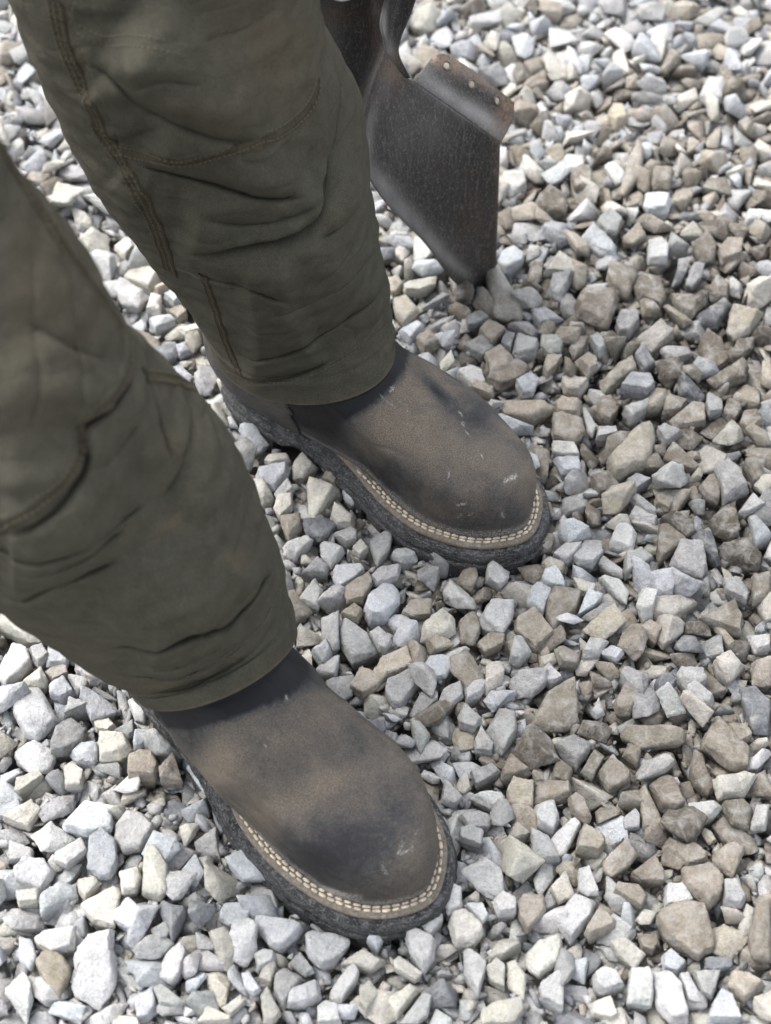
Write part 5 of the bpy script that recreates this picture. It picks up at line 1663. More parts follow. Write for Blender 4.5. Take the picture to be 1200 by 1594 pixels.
[536,66,46,-43,-12,1,-14,20,46,-151,-22,-38,14,18,63,32,-281,-7,-4,3,-37,22,31,154,-47,-1,-14,39,42,37,322,-15,-23,44,10,15,55,-327,-28,54,4,-6,4,73,-165,5,-39,19,8,37,43,-21,-16,-3,14,22,23,53,-374,-15,25,-36,-27,41,27,94,-19,-7,17,-13,19,54,319,-5,-26,-14,18,1,68,278,-31,45,14,10,13,26,249,-19,-2,-48,-18,1,46,73,-26,15,-19,-1,1,53,-181,-43,11,14,-55,10,38,-166,-42,3,12,-16,20,28,-192,-47,-10,-4,-4,3,38,10,-32,44,-31,-5,37,39,-284,-20,-17,-6,41,25,65,-78,-36,-6,-7,35,18,43,348,-37,-6,6,35,10,49,340,-18,-22,25,-10,31,54,-403,-40,52,18,5,6,42,-416,-46,-11,8,-36,10,48,-393,-17,-41,34,21,12,49,342,-33,-24,-21,22,20,38,83,-43,2,-57,-8,20,54,61,-45,-21,-13,49,15,48,184,-45,-14,-17,54,1,31,-226,-47,-12,3,-24,59,73,-147,-15,23,1,-10,23,38,-183,-17,17,-2,6,10,65,-109,-37,9,58,2,20,48,-143,-43,-7,-10,7,2,57,-53,-29,-4,3,-5,4,51,-234,-45,-10,-6,6,17,31,-32,-18,-1,-3,-4,50,73,63,-20,43,-22,4,22,54,31,-45,-11,10,-45,2,39,-4,-34,-54,-11,20,16,55,180,-31,46,29,-8,22,33,61,-10,-29,8,21,3,39,87,-8,-11,27,-21,5,34,140,-13,18,-15,17,18,18,-242,-47,51,-18,0,21,53,157,-25,9,-1,-23,16,73,283,-33,30,50,8,4,51,-214,-39,30,44,-20,7,58,-349,-37,49,26,5,22,38,190,-9,-52,-14,-18,11,73,188,-32,-53,11,6,1,56,267,-20,-9,26,24,6,29,-28,-19,-1,9,-14,44,48,118,-45,-11,3,-14,10,50,-160,-29,-26,-14,50,5,28,283,-21,-24,11,-16,9,64,-239,-44,-8,11,-20,2,41,212,-27,-19,43,13,2,54,-282,-22,5,14,-28,1,53,-254,-25,-18,0,21,1,43,85,-42,43,38,7,5,44,-327,-23,-8,0,17,3,73,118,-34,-4,9,-8,11,58,-193,-19,-31,-9,24,22,68,38,-42,-8,-10,21,3,37,258,-11,7,-5,-21,7,43,302,-7,-5,30,-30,9,65,-96,0,-35,21,-2,0,70,63,-13,-4,0,-17,4,41,-145,-12,-7,55,3,9,65,-203,-34,0,-3,-3,10,34,177,-22,-51,23,-11,6,66,-144,5,-33,-39,10,13,40,-95,-4,-30,4,-12,6,50,68,-34,-27,-2,3,1,56,-396,-44,13,18,-44,5,73,-351,6,-58,-6,-3,26,73,64,-42,8,20,-38,19,73,-63,-9,-46,-3,-1,115,41,170,-2,8,-33,-3],
[495,50,35,-11,26,15,24,41,40,-131,8,-6,11,-31,11,33,114,-41,31,-8,8,9,53,-98,-34,0,-1,-21,50,29,97,-37,5,-34,-42,30,57,282,-14,14,-2,12,42,38,-116,0,35,-8,20,3,68,303,-28,-1,-30,49,20,65,202,-36,-27,-23,-42,24,24,-365,-17,-30,2,-11,17,41,11,-17,0,20,44,17,66,-49,-35,32,6,37,31,43,186,-39,-24,39,36,7,50,40,2,16,38,30,0,58,266,-18,-37,-20,-36,9,36,309,-37,23,31,-13,31,18,-243,-15,15,46,-24,0,33,-251,-40,-21,1,-3,5,35,271,-41,34,11,-5,2,41,367,-39,5,3,-55,6,38,-142,-20,27,-15,-1,3,43,-150,-37,-3,4,-5,5,32,-414,-11,3,-43,-2,2,61,-374,-37,-7,-28,-25,30,29,147,-38,15,22,-2,0,68,-345,-20,48,-17,-27,40,41,133,-41,-6,-28,-24,23,58,310,8,-19,-35,26,30,38,357,-41,33,-27,-30,12,23,95,-43,-2,6,-30,32,29,339,-8,10,3,-47,4,61,-248,-32,24,-1,50,9,27,-111,3,-9,-29,17,7,49,-129,-13,9,-22,18,38,52,-400,-1,33,4,30,1,41,355,-10,-18,-13,32,13,69,-277,6,-11,-52,16,14,32,356,-16,-18,38,30,6,72,-251,1,19,-34,-32,7,31,-401,-26,-26,37,-1,2,59,159,6,42,-8,7,21,23,-76,-17,42,-6,37,24,73,123,12,-30,4,-24,24,47,-261,4,11,-24,41,10,36,-55,-14,4,-10,-22,19,62,47,-34,30,10,47,4,34,201,-40,27,16,-6,9,50,12,-12,30,26,15,0,66,-256,-26,-23,4,-8,4,47,-173,-24,-20,-7,-13,16,73,-122,-19,26,-6,12,29,68,-252,-29,-1,4,-4,7,65,14,-33,23,26,7,21,64,-267,-31,-21,6,-11,6,26,-133,-39,34,26,-27,2,59,-92,-24,-20,29,-11,4,73,106,-6,34,6,30,1,73,-380,-10,-30,-34,28,19,61,-148,-32,59,6,0,1,63,174,-33,-2,3,10,11,65,-178,11,-40,35,-9,2,56,31,-5,10,-9,-2,35,36,101,7,7,-46,-27,11,68,-194,-33,30,1,34,4,43,-167,-41,2,-27,-14,8,48,16,-33,16,52,5,12,40,-494,-14,-24,22,2,10,57,78,-6,-20,7,0,1,47,-300,-32,-4,37,7,17,34,-382,-42,10,-19,3,45,46,345,-10,-34,-44,-22,8,51,222,-37,-11,40,31,31,31,72,-40,18,-55,-8,4,65,21,-16,-24,49,17,4,31,-55,-24,0,25,-51,5,65,-234,-32,0,4,-16,14,44,-19,-22,-19,-25,2,1,66,-314,-27,-38,45,2,42,73,314,5,-28,-12,8,5,29,-20,-32,8,-10,-29,8,51,-277,-33,24,49,12,4,35,-111,-17,16,13,-5,3,41,255,-26,14,-18,41,3,40,163,-5,40,-20,5,28,64,-174,-20,-23,31,-10,19,37,-170,-15,18,-8,3,19,58,18,-14,4,32,-5,5,73,-53,-24,-7,-12,-30,47,66,-78,-21,35,35,-11],
[511,49,-12,-38,55,-20,-1,56,35,103,-35,21,-40,10,28,37,-289,-8,39,21,22,27,52,203,-11,41,34,13,5,49,-291,0,-49,-9,-25,11,32,227,-16,17,-32,1,4,68,208,6,56,-5,1,4,30,295,-9,35,29,17,40,37,-178,-39,-45,1,-8,6,19,-321,-29,-5,41,33,1,45,4,-17,-5,-35,36,14,37,56,-26,-25,0,-13,22,48,-21,-38,2,-59,-3,16,44,-33,-17,6,-12,-51,50,43,394,-38,7,0,-50,51,31,279,-29,-27,-41,22,1,44,197,-39,-3,-57,-10,30,29,-387,-11,39,-5,-4,3,59,373,-36,2,1,36,2,34,154,-39,-1,-11,-31,15,44,-109,-16,-7,-4,17,6,61,-383,-3,-10,-7,46,38,44,406,-39,3,-1,9,8,49,-114,-38,2,0,-21,23,46,-273,-39,-18,56,-2,8,31,415,-40,-41,17,-24,7,62,343,-31,-40,24,-26,11,66,-31,-12,0,5,12,10,25,-421,9,-2,36,16,0,34,-426,-39,31,-41,0,10,67,-294,-16,-32,-20,19,4,67,-152,-33,36,40,17,35,67,50,-19,8,29,29,9,29,-205,-37,5,19,23,22,72,248,2,-2,7,-27,17,70,-317,1,5,-10,-30,42,18,232,-46,2,-1,7,45,65,-23,-13,7,-46,18,34,67,-336,-20,-39,18,21,6,56,-201,-30,-1,2,-35,21,66,172,-31,-21,53,-2,9,23,-54,-4,6,-20,-20,51,70,-241,-10,22,15,-34,9,46,-333,-12,31,-33,7,22,25,238,-44,36,40,17,12,67,-372,1,8,24,18,2,72,-80,8,28,-45,-14,14,64,-197,-32,-29,-33,8,29,28,53,-15,-22,-26,-24,9,71,-115,-11,6,19,-49,6,65,47,-9,5,0,7,3,70,-39,-11,40,33,-1,4,39,-345,-28,1,-39,7,18,56,463,-18,-18,-41,5,1,39,-224,-5,14,-9,6,14,51,-502,-28,7,-9,46,25,40,488,-19,3,-34,-18,1,70,-78,-25,-7,-2,37,13,40,147,-41,2,-1,-5,5,47,-234,-22,41,-16,-7,56,68,209,-12,24,-49,14,3,35,-113,-14,19,21,-35,31,48,104,-38,3,-55,-12,3,48,275,-26,1,-14,37,44,66,-22,-34,2,-1,0,0,66,-20,5,23,-52,14,15,34,398,-41,-48,-34,3,5,40,-68,-8,26,46,5,44,70,-71,11,-15,-30,14,33,66,28,-25,12,-4,23,27,55,50,-27,-28,32,-34,3,63,-170,-35,-48,33,0,15,41,120,-10,8,-2,-21],
[501,43,-128,-13,-20,7,1,65,33,-45,-10,-18,3,-13,27,55,-217,-30,7,1,-49,8,50,-289,-34,31,21,18,24,56,-352,-16,8,46,0,30,22,197,-45,17,25,45,17,22,368,-40,22,26,-29,0,64,-302,-11,8,-49,-4,55,51,-178,-46,-47,-36,2,44,25,-171,-27,9,20,4,1,65,162,-22,-50,29,-12,9,33,250,-23,10,6,-6,18,21,-29,-48,-46,37,-1,4,39,-101,-40,-5,-15,40,5,27,215,-43,9,51,23,18,24,-8,-40,13,21,-25,2,36,-96,-12,20,3,-46,64,58,355,-9,8,-21,-36,6,57,-419,-16,16,-33,-30,19,32,-392,-17,-55,1,12,27,49,-253,-29,-24,-6,-46,25,37,-86,-24,10,-55,-9,16,45,-382,19,-5,-4,-22,0,45,121,-3,-32,29,-12,3,61,-434,-10,33,14,27,2,73,-307,-15,-13,-52,-12,9,67,137,-44,52,21,-6,9,49,93,-26,-24,52,-8,22,48,-284,-46,-56,19,2,2,42,-353,-14,37,3,2,20,43,-219,-41,8,-3,8,17,33,92,-16,7,-35,-6,23,30,31,-47,0,0,-40,0,48,-196,-44,-14,57,-5,16,65,-123,-38,23,48,8,25,20,103,-47,53,-25,3,7,47,-177,-44,-52,23,-2,20,56,348,-13,0,-55,-10,17,43,222,-17,49,14,7,27,73,-295,-14,-4,0,-3,1,43,168,-30,-25,-9,-39,32,59,-364,-45,5,55,2,18,51,366,-25,-40,28,4,8,44,-229,-45,0,0,28,10,65,-328,-1,10,30,-49,29,34,29,-14,-5,53,-11,9,39,225,-15,41,3,35,31,59,-14,-32,-8,-42,-26,12,47,-110,-31,-10,-2,-6,12,43,-304,1,-27,37,-22,15,71,164,-18,30,46,20,17,64,95,-9,52,-22,1,14,40,-366,1,12,-9,24,3,44,161,1,-27,31,13,10,51,389,-32,-20,-5,-49,15,64,-446,-22,31,14,-40,8,64,-324,-34,15,-8,-1,8,67,58,-3,4,1,30,29,46,-197,-45,0,0,21,1,57,-29,-18,-11,1,40,1,53,230,-2,-11,46,-20,22,56,-321,-5,1,-16,-37,8,59,-176,-16,-7,-5,33,2,35,-165,-11,15,28,17,1,60,427,-24,-24,-53,10,45,32,-194,-28,10,-54,-22,11,26,165,-27,28,-10,6,3,28,-29,-28,47,35,13,9,66,375,-2,-1,56,13,18,56,-67,1,13,4,32,13,41,8,-24,-32,-46,18,72,33,73,-9,-39,-20,-34,22,73,-92,-17,50,-16,-4,81,73,196,-19,-4,-11,-54],
[507,33,-251,0,9,33,11,32,65,-110,-38,-54,18,6,67,46,-134,-10,31,48,3,4,55,53,-29,-30,-28,24,63,66,-364,-39,12,51,-8,2,43,-185,-40,29,48,3,13,24,-388,-25,-30,22,-10,36,56,344,10,-51,8,8,104,62,241,-30,14,2,31,2,62,334,-2,13,-11,17,6,62,-373,14,18,43,-24,13,49,75,-18,18,29,-18,9,73,-394,-14,53,24,-3,11,42,260,-27,-25,21,-2,4,60,360,-13,-24,-1,-25,6,37,366,-9,33,-31,-20,3,30,-406,-34,-28,-43,15,6,36,307,-7,23,53,1,8,44,-256,-33,-35,46,-2,4,22,-422,-42,-28,-27,-3,0,69,-320,6,-51,-19,5,6,66,-127,-25,-14,56,8,7,42,-332,-24,8,-10,-4,10,68,171,-38,23,49,-15,14,50,-65,-20,7,16,18,8,68,-283,-17,-1,-18,-37,16,36,-66,-44,9,52,-7,9,38,431,-33,-15,-6,10,12,64,-209,-10,-21,-35,-2,26,43,-232,-43,-14,48,-8,4,36,-102,-45,-29,42,2,10,60,-373,-14,-38,32,14,18,52,94,-27,-15,17,-30,4,59,-427,-6,-34,10,-43,7,34,-166,-4,10,21,50,12,44,13,-15,24,28,-42,12,62,-425,-3,-1,7,24,24,42,414,-18,30,0,-30,14,62,-293,-28,33,-4,3,22,44,-337,-9,-40,-24,-8,7,56,-280,16,4,3,-27,10,26,-296,-45,-3,-2,-43,7,42,-39,-21,21,50,-19,3,32,32,-23,-15,5,51,0,51,-299,-37,-19,43,-12,14,66,-259,-19,-16,-16,-46,8,61,-327,-1,-29,-34,12,20,72,-178,-2,1,-10,-11,12,30,-353,-6,-22,-25,-39,25,45,-306,-9,-26,29,-29,3,31,72,-19,16,-7,-53,12,41,56,-44,17,50,-11,4,45,-10,-41,1,-2,15,0,52,357,-42,-53,1,11,0,67,-37,4,12,9,54,26,51,359,8,-3,42,-19,3,64,58,1,-24,-39,11,4,73,-108,-10,-29,-36,8,13,66,-300,22,-53,-22,1,3,61,-341,12,-8,39,35,14,63,264,-38,1,-2,10,8,40,-262,6,8,-5,-12,3,50,-328,15,-18,-17,-51,7,43,-433,0,14,18,37,2,29,-190,-3,18,-14,-30,3,50,89,-6,26,37,29,4,48,-88,-40,-1,-2,-23,24,27,342,-13,-20,1,-31,12,34,-138,-33,-19,-26,-26,1,32,-72,-28,-9,-3,57,26,47,77,-10,30,-31,21,3,40,-427,-10,-32,37,4,1,40,-218,-9,-53,2,0,12,66,37,-36,3,-1,43,2,58,-62,11,-29,-19,27,25,73,104,-21,-10,-11,-48,3,55,-486,-16,45,21,-22,26,29,-353,-41,-1,8,28,5,39,-58,-18,1,13,17,9,67,-51,4,51,2,20,3,42,-500,-9,22,24,-23,21,41,252,-28,40,-18,-17,43,60,374,-20,-51,4,11,13,37,215,-39,-43,19,21,38,64,-163,-29,10,1,-31,2,54,-377,12,40,-27,-12,7,33,-111,-29,47,-9,5,3,55,73,-26,35,-25,31,9,42,87,-21,31,27,4,31,73,-32,-21,-34,-27,5,18,73,217,-20,-41,9,-25,6,57,-36,-40,-49,-19,15,10,65,-9,-27,0,47,-26,26,65,-230,-9,1,-33,26,21,73,96,-28,-28,-45,16,8,43,-149,-41,-1,-2,-24],
[592,59,-144,4,3,47,29,27,64,-273,-33,46,-7,6,46,60,357,-37,-15,16,-41,75,44,22,-28,-26,-14,-1,1,61,376,-21,35,-23,0,10,27,161,-31,-24,-37,2,20,36,31,-34,51,17,-3,4,68,366,10,-16,15,-13,3,37,103,-18,-13,13,57,1,54,-51,-36,38,36,19,17,34,286,-32,38,-32,-17,17,48,-115,-41,5,19,20,2,67,-335,3,9,8,-37,13,18,6,-45,43,23,16,14,67,366,-11,18,10,18,15,71,229,8,45,-15,20,14,44,-261,-38,-4,-18,6,24,49,-260,-3,-56,-5,2,2,39,-125,-8,21,12,-9,2,26,-39,-42,-24,6,-13,2,44,-272,-23,10,6,2,9,47,-346,-39,16,-16,-28,9,43,-395,-34,5,2,3,4,53,191,-11,11,-23,49,15,38,-230,-14,-4,-14,-8,0,50,-306,-24,10,-6,-54,14,63,193,-37,-18,5,-23,8,69,-380,-7,-31,-13,-27,14,37,263,-40,20,-44,-11,11,47,-246,-19,35,4,-15,6,40,-55,-12,16,2,55,26,48,272,-40,19,6,-5,1,73,-9,1,-22,-24,-32,22,41,-222,-38,-10,4,-19,9,73,227,-10,15,12,17,2,43,83,-12,25,-36,-5,21,49,-2,-40,-17,-2,-9,21,65,378,-37,10,17,17,2,26,-107,-45,6,18,18,10,31,154,-44,5,21,29,6,31,-201,-26,5,10,25,8,30,110,-18,-29,-23,-42,4,46,341,-17,-16,8,-28,41,65,-326,-16,23,25,0,35,59,52,-38,20,-1,-27,6,26,-160,-34,10,-18,8,3,29,-18,-44,21,-5,-34,9,35,12,-11,3,23,24,9,36,-129,-43,12,15,10,11,40,229,-41,9,26,44,21,47,-141,9,22,-3,-17,1,28,229,-11,-15,-33,33,12,20,-262,-46,-16,13,-37,0,66,-349,-28,-21,27,-25,6,37,-262,-36,-11,8,44,43,51,311,-22,11,-34,-5,1,53,-155,-12,30,9,-2,5,54,380,-11,10,1,23,11,42,37,-37,-10,0,-4,19,40,281,-33,-13,-21,11,4,65,391,0,9,5,-46,1,65,-396,-34,5,15,15,5,46,303,-39,-6,-38,-25,1,61,-91,-29,19,1,51,18,25,24,-9,-5,-34,-42,4,42,19,-26,40,-23,16,2,48,-432,-22,23,4,-36,13,45,-312,-31,-16,27,25,75,49,32,-14,11,-18,52,6,56,439,-8,-36,-39,-26,5,54,-437,-4,8,5,49,1,51,44,-38,19,-8,-16,17,37,-310,-21,8,5,23,1,53,235,-35,26,-1,-10,5,41,193,-42,21,-4,-32,4,39,-194,-17,3,-23,-38,27,73,-355,-26,38,-27,-2,23,67,73,-35,-15,16,-41,5,33,303,0,-5,-25,-21,46,53,-11,-27,-16,-2,-45,6,52,267,-28,28,7,-16,3,52,-81,-31,13,-14,12,13,41,-191,-33,23,23,44,4,59,98,-28,12,11,23,7,39,161,-14,-34,6,-33,13,36,-197,-9,30,-10,3,10,69,231,-24,-21,-3,-13,6,73,-132,5,44,-2,23,45,50,-64,-4,-15,-23,4,33,59,153,-8,15,-5,39],
[547,51,123,-15,9,-13,-42,95,41,-321,-13,13,0,49,30,66,323,-23,34,-22,-14,13,44,-327,-19,45,-28,2,45,41,-176,-18,12,27,39,20,32,73,-38,-22,3,3,8,33,87,-18,30,-2,42,14,41,-350,-8,2,-16,31,6,46,-276,-25,-12,58,2,77,53,289,-31,19,-32,-12,14,46,-412,-5,36,-2,34,9,48,-140,-29,33,-22,13,15,44,-203,-40,-5,-5,-42,3,37,-6,-39,18,-7,11,8,48,-241,-47,8,15,45,6,31,377,-45,37,-31,-2,13,47,403,-41,1,-2,-9,16,35,176,-18,43,-5,9,12,23,-40,-46,-45,-6,7,28,57,-431,-13,-12,14,-30,36,59,-337,-28,-37,-21,6,22,66,-342,-30,51,10,2,15,66,367,-38,-49,-20,8,13,63,103,-39,26,-40,-7,3,51,-408,-10,29,-20,26,15,67,283,-29,-8,0,-55,3,48,-36,-27,31,11,-30,13,37,-148,-9,-23,-45,18,6,43,-359,5,7,-38,-8,91,70,131,-25,0,-54,8,4,43,-274,-30,16,-5,1,3,73,-41,-11,29,-28,-23,3,55,-272,-34,-44,-16,1,0,73,190,-36,-20,42,-15,12,39,234,-25,-4,51,4,19,34,331,-33,34,34,11,8,57,52,-41,-40,19,-2,27,53,-217,-37,35,-1,7,59,55,-102,-39,-30,-28,6,5,30,-31,-16,-19,41,16,35,64,-153,4,2,-50,6,8,40,121,-11,-6,-15,35,28,54,-438,-3,-46,27,-9,12,56,27,-11,40,22,10,6,43,-323,-18,-7,2,8,41,71,-84,-23,30,-16,2,11,68,-372,-32,23,13,34,8,43,-514,-23,-45,-25,26,10,53,-128,-27,5,0,0,38,73,-20,-32,-50,-15,6,9,38,358,2,-27,-35,21,1,50,226,-37,12,2,49,14,68,-193,5,-12,-48,18,34,66,-402,-6,9,-6,-4,1,36,323,-15,3,-3,-6,6,50,19,-42,-14,45,-17,22,45,209,-47,8,-12,-30,0,72,-36,-16,-20,-23,-43,4,40,-278,-8,-32,6,-27,87,54,173,0,30,-8,6,81,62,185,-29,-18,48,-28],
[496,56,-101,-39,-19,22,-24,41,32,160,-24,48,31,2,16,37,-164,-41,-24,52,-7,18,57,82,-43,-3,46,-29,32,30,118,-43,19,-30,-30,8,46,-126,-20,-18,-31,12,4,67,156,-41,-36,-16,15,22,52,327,-21,-31,-14,17,33,40,-180,-17,-58,-7,-6,1,50,-213,-23,22,-6,25,5,57,-251,-28,-11,-13,10,28,49,238,-37,7,-32,-49,23,27,-370,-42,7,24,35,4,60,-165,-31,-21,24,-10,16,44,285,-32,-36,1,-11,16,25,-171,-35,-28,24,19,3,69,350,-25,-31,-31,7,7,52,-208,-43,-18,-40,34,18,42,-207,-20,-51,21,-12,11,65,189,-1,-35,-23,19,2,26,-169,-44,18,-32,-32,57,30,-233,-25,-27,-9,-9,1,73,-284,-22,16,35,40,27,44,-215,-40,30,8,6,42,50,-240,-9,34,-13,-29,21,39,133,-15,-39,-2,16,1,67,-96,-37,-45,26,-8,68,59,357,0,6,26,-12,3,39,62,-44,-40,15,-5,16,50,-139,-8,-33,-38,-29,8,65,-291,-27,16,-16,-24,38,56,157,2,19,-31,21,1,25,-253,-20,1,13,4,42,47,-352,4,20,-6,9,8,57,195,-25,-26,-23,25,18,68,-151,-4,7,-41,-30,45,63,-368,-6,-29,-27,20,21,37,-237,-10,-28,-32,15,17,40,-132,-29,0,46,-14,17,65,-107,-35,21,-28,-28,9,69,238,-19,16,-18,-4,19,32,263,-12,43,-30,28,11,40,-22,-19,22,2,42,1,25,-186,-46,-13,-52,18,1,68,-356,-38,-21,-31,32,30,25,-78,-9,-35,-5,-13,8,26,-138,-47,-25,29,-16,4,51,-251,-38,3,-43,-42,7,68,368,-19,-9,-39,-38,2,57,452,0,-33,19,-4,37,51,351,-14,-19,28,-14,6,45,253,-6,-30,-19,21,1,68,-152,-20,-36,-27,18,7,49,380,-23,-16,43,-14,1,41,-127,-42,-32,-16,21,47,53,87,-43,-30,-24,24,9,52,-131,-41,-1,39,-39,3,70,63,-22,16,-12,-21,19,45,344,-39,14,-35,-36,6,61,239,-20,-48,-6,1,9,50,-6,-43,-10,-52,24,6,65,415,-30,-27,17,-13,7,70,424,-5,-20,36,-19,20,70,287,1,24,-42,-18,17,35,-343,-12,6,12,21,2,38,153,-3,-14,36,44,20,40,229,-11,-42,4,29,41,47,-98,-26,17,-13,-22,55,36,86,-24,3,-25,-10,10,73,155,-9,-17,0,14,16,50,-27,-1,-15,-27,51,31,47,-31,-41,-23,-17,23,9,62,-16,-22,23,10,32,70,58,-214,17,-8,50,-21],
[518,42,125,-18,10,-21,26,11,46,-98,-14,-30,3,-29,16,34,29,-32,-5,56,-14,0,52,-140,-35,59,-4,6,66,60,314,-24,48,8,6,2,55,266,-30,-17,-50,13,4,51,-142,-14,15,-23,48,16,73,-331,-37,-2,-3,4,10,34,282,-31,5,-16,41,2,25,84,-8,-39,-11,-39,24,65,318,-6,-12,-41,16,4,23,159,-26,-41,-21,-25,26,35,111,-43,-34,45,9,6,51,2,-24,-14,-39,-15,22,38,-344,-40,24,40,2,37,68,384,-42,-10,4,-47,15,34,-66,-46,5,-2,58,3,54,204,-22,-6,-15,-36,28,47,101,-25,32,-9,-21,7,66,215,-42,-3,-18,32,4,44,287,-45,-1,-3,-1,12,68,-49,-34,0,-50,-1,1,42,-233,-15,-26,2,-18,18,34,104,-44,-2,0,8,41,55,-144,-39,56,1,-9,41,58,-326,-39,-32,46,9,5,51,159,-35,29,52,-7,18,58,-319,-38,9,-50,2,13,26,-239,-39,-21,17,33,4,67,-177,-34,-32,11,-40,27,47,-140,-22,40,-3,0,30,62,-337,-38,-30,47,8,10,38,-346,-15,-10,41,41,11,52,32,-11,-3,53,-26,10,73,-390,-11,-10,-7,-13,51,44,-261,-39,47,-31,-17,8,64,-212,-7,-1,-7,20,8,67,-386,-5,21,35,-19,7,44,-55,-22,-14,9,-23,33,73,-355,-45,-10,-16,10,41,68,377,-42,-28,3,-30,53,66,-404,-5,13,-19,49,2,31,98,-26,13,-25,15,80,27,-27,-10,-37,12,-27,11,61,-413,-15,-10,6,-58,24,53,-97,6,20,-52,9,8,50,-55,-12,1,-31,17,1,36,205,-21,-21,-40,-3,8,51,240,-44,-6,-15,25,10,38,-269,-22,-37,1,-47,3,49,-430,0,2,-14,37,5,50,-47,10,-13,-26,23,31,44,-145,-9,-49,-30,-10,13,66,328,-12,12,50,5,6,35,-155,-18,-27,1,-49,6,46,77,8,-31,-48,-9,8,29,-156,-25,-8,-17,-1,4,40,-280,-21,-7,-5,3,4,66,43,-3,43,-20,7,13,44,400,-12,-5,-18,5,8,51,63,-41,-38,-25,-10,16,71,240,4,6,31,15,51,68,372,-41,-3,-2,-17,28,50,63,-3,34,-33,32,0,66,336,1,-4,-7,-11,15,66,-85,-13,4,-42,24,31,56,-183,-30,-10,-29,33,1,53,-199,-31,-17,18,-47,45,38,-202,-7,-29,35,-6,58,70,127,-20,53,-8,-2],
[495,55,151,-14,-56,-5,-11,17,36,202,-2,-38,41,-2,30,41,150,-36,-13,-9,25,4,35,207,-44,-37,-7,-27,42,73,-155,-34,15,51,4,35,36,287,5,6,-11,-40,5,44,-105,-42,8,3,-50,1,53,133,-39,-6,13,-56,11,37,316,-37,0,15,58,54,60,-206,-38,-4,6,17,7,65,-280,7,24,0,49,9,49,-296,-11,5,-37,28,6,30,322,-38,-17,-7,17,10,46,311,2,-7,6,-35,1,35,137,-12,-14,35,-12,11,56,228,12,10,-25,11,34,63,243,-29,-7,22,14,17,27,143,-45,-1,54,7,32,58,-397,-18,31,7,1,4,73,-380,-24,25,13,-36,29,47,407,-25,29,20,0,22,25,-80,-46,7,3,-46,18,32,396,-44,-4,8,16,18,50,-418,-13,-17,-9,55,6,36,361,-18,-22,-1,-7,1,33,-253,-28,44,-25,25,34,73,-235,-30,-8,10,25,16,45,-360,10,25,0,-29,8,73,404,-24,-47,16,-27,13,62,-32,-37,-11,-1,-12,9,46,-282,-2,-9,45,28,25,66,190,-37,49,-30,-10,48,49,-361,-19,6,-13,0,2,58,-21,-21,-29,3,-25,7,64,-384,6,-39,-1,21,14,44,6,-25,-49,-17,-6,3,21,129,-42,0,-28,-4,6,53,-74,-7,-1,-5,32,3,37,-151,-24,21,-19,-50,2,40,-27,-43,-2,6,9,5,54,-194,-41,-9,0,56,6,38,-153,-16,28,-19,21,13,61,-93,-15,14,2,50,35,46,64,-35,-13,24,-53,11,30,-32,-45,13,52,4,30,45,-386,-10,51,-27,16,25,69,-7,-4,44,27,28,37,50,29,-42,4,-33,15,46,65,328,-33,-7,2,5,3,33,202,-32,-56,2,12,2,67,356,-10,-37,37,13,5,48,-48,-21,-35,27,-31,1,30,320,-25,7,14,-47,40,50,70,-7,-43,21,-33,27,61,-448,-9,4,22,-10,19,64,227,-27,-38,13,32,4,58,-315,-36,54,24,4,6,49,-176,-16,4,27,29,11,61,-174,-33,6,-38,19,6,32,-50,-4,3,20,28,1,46,-126,-28,23,25,-10,8,44,128,-27,21,27,4,1,47,372,2,-7,-8,-20,34,66,-410,-9,-9,-8,52,26,54,139,-39,1,-11,57,15,36,257,5,32,-16,29,4,54,34,-26,-10,-38,-3,7,73,190,-21,35,15,-31,15,47,227,-16,-14,-19,9,6,29,-328,-22,-34,4,-33,30,73,105,14,-21,19,37,1,73,408,-33,-33,-19,-18,10,40,168,-27,-21,35,-9,2,64,-143,-22,-51,-6,-2,40,66,-411,-25,24,-38,31,60,68,107,-2,-27,19,-47,13,62,219,1,11,-35,7,21,73,-144,-32,-4,4,-25,22,65,168,-20,22,0,52,14,48,-136,-8,13,-7,43],
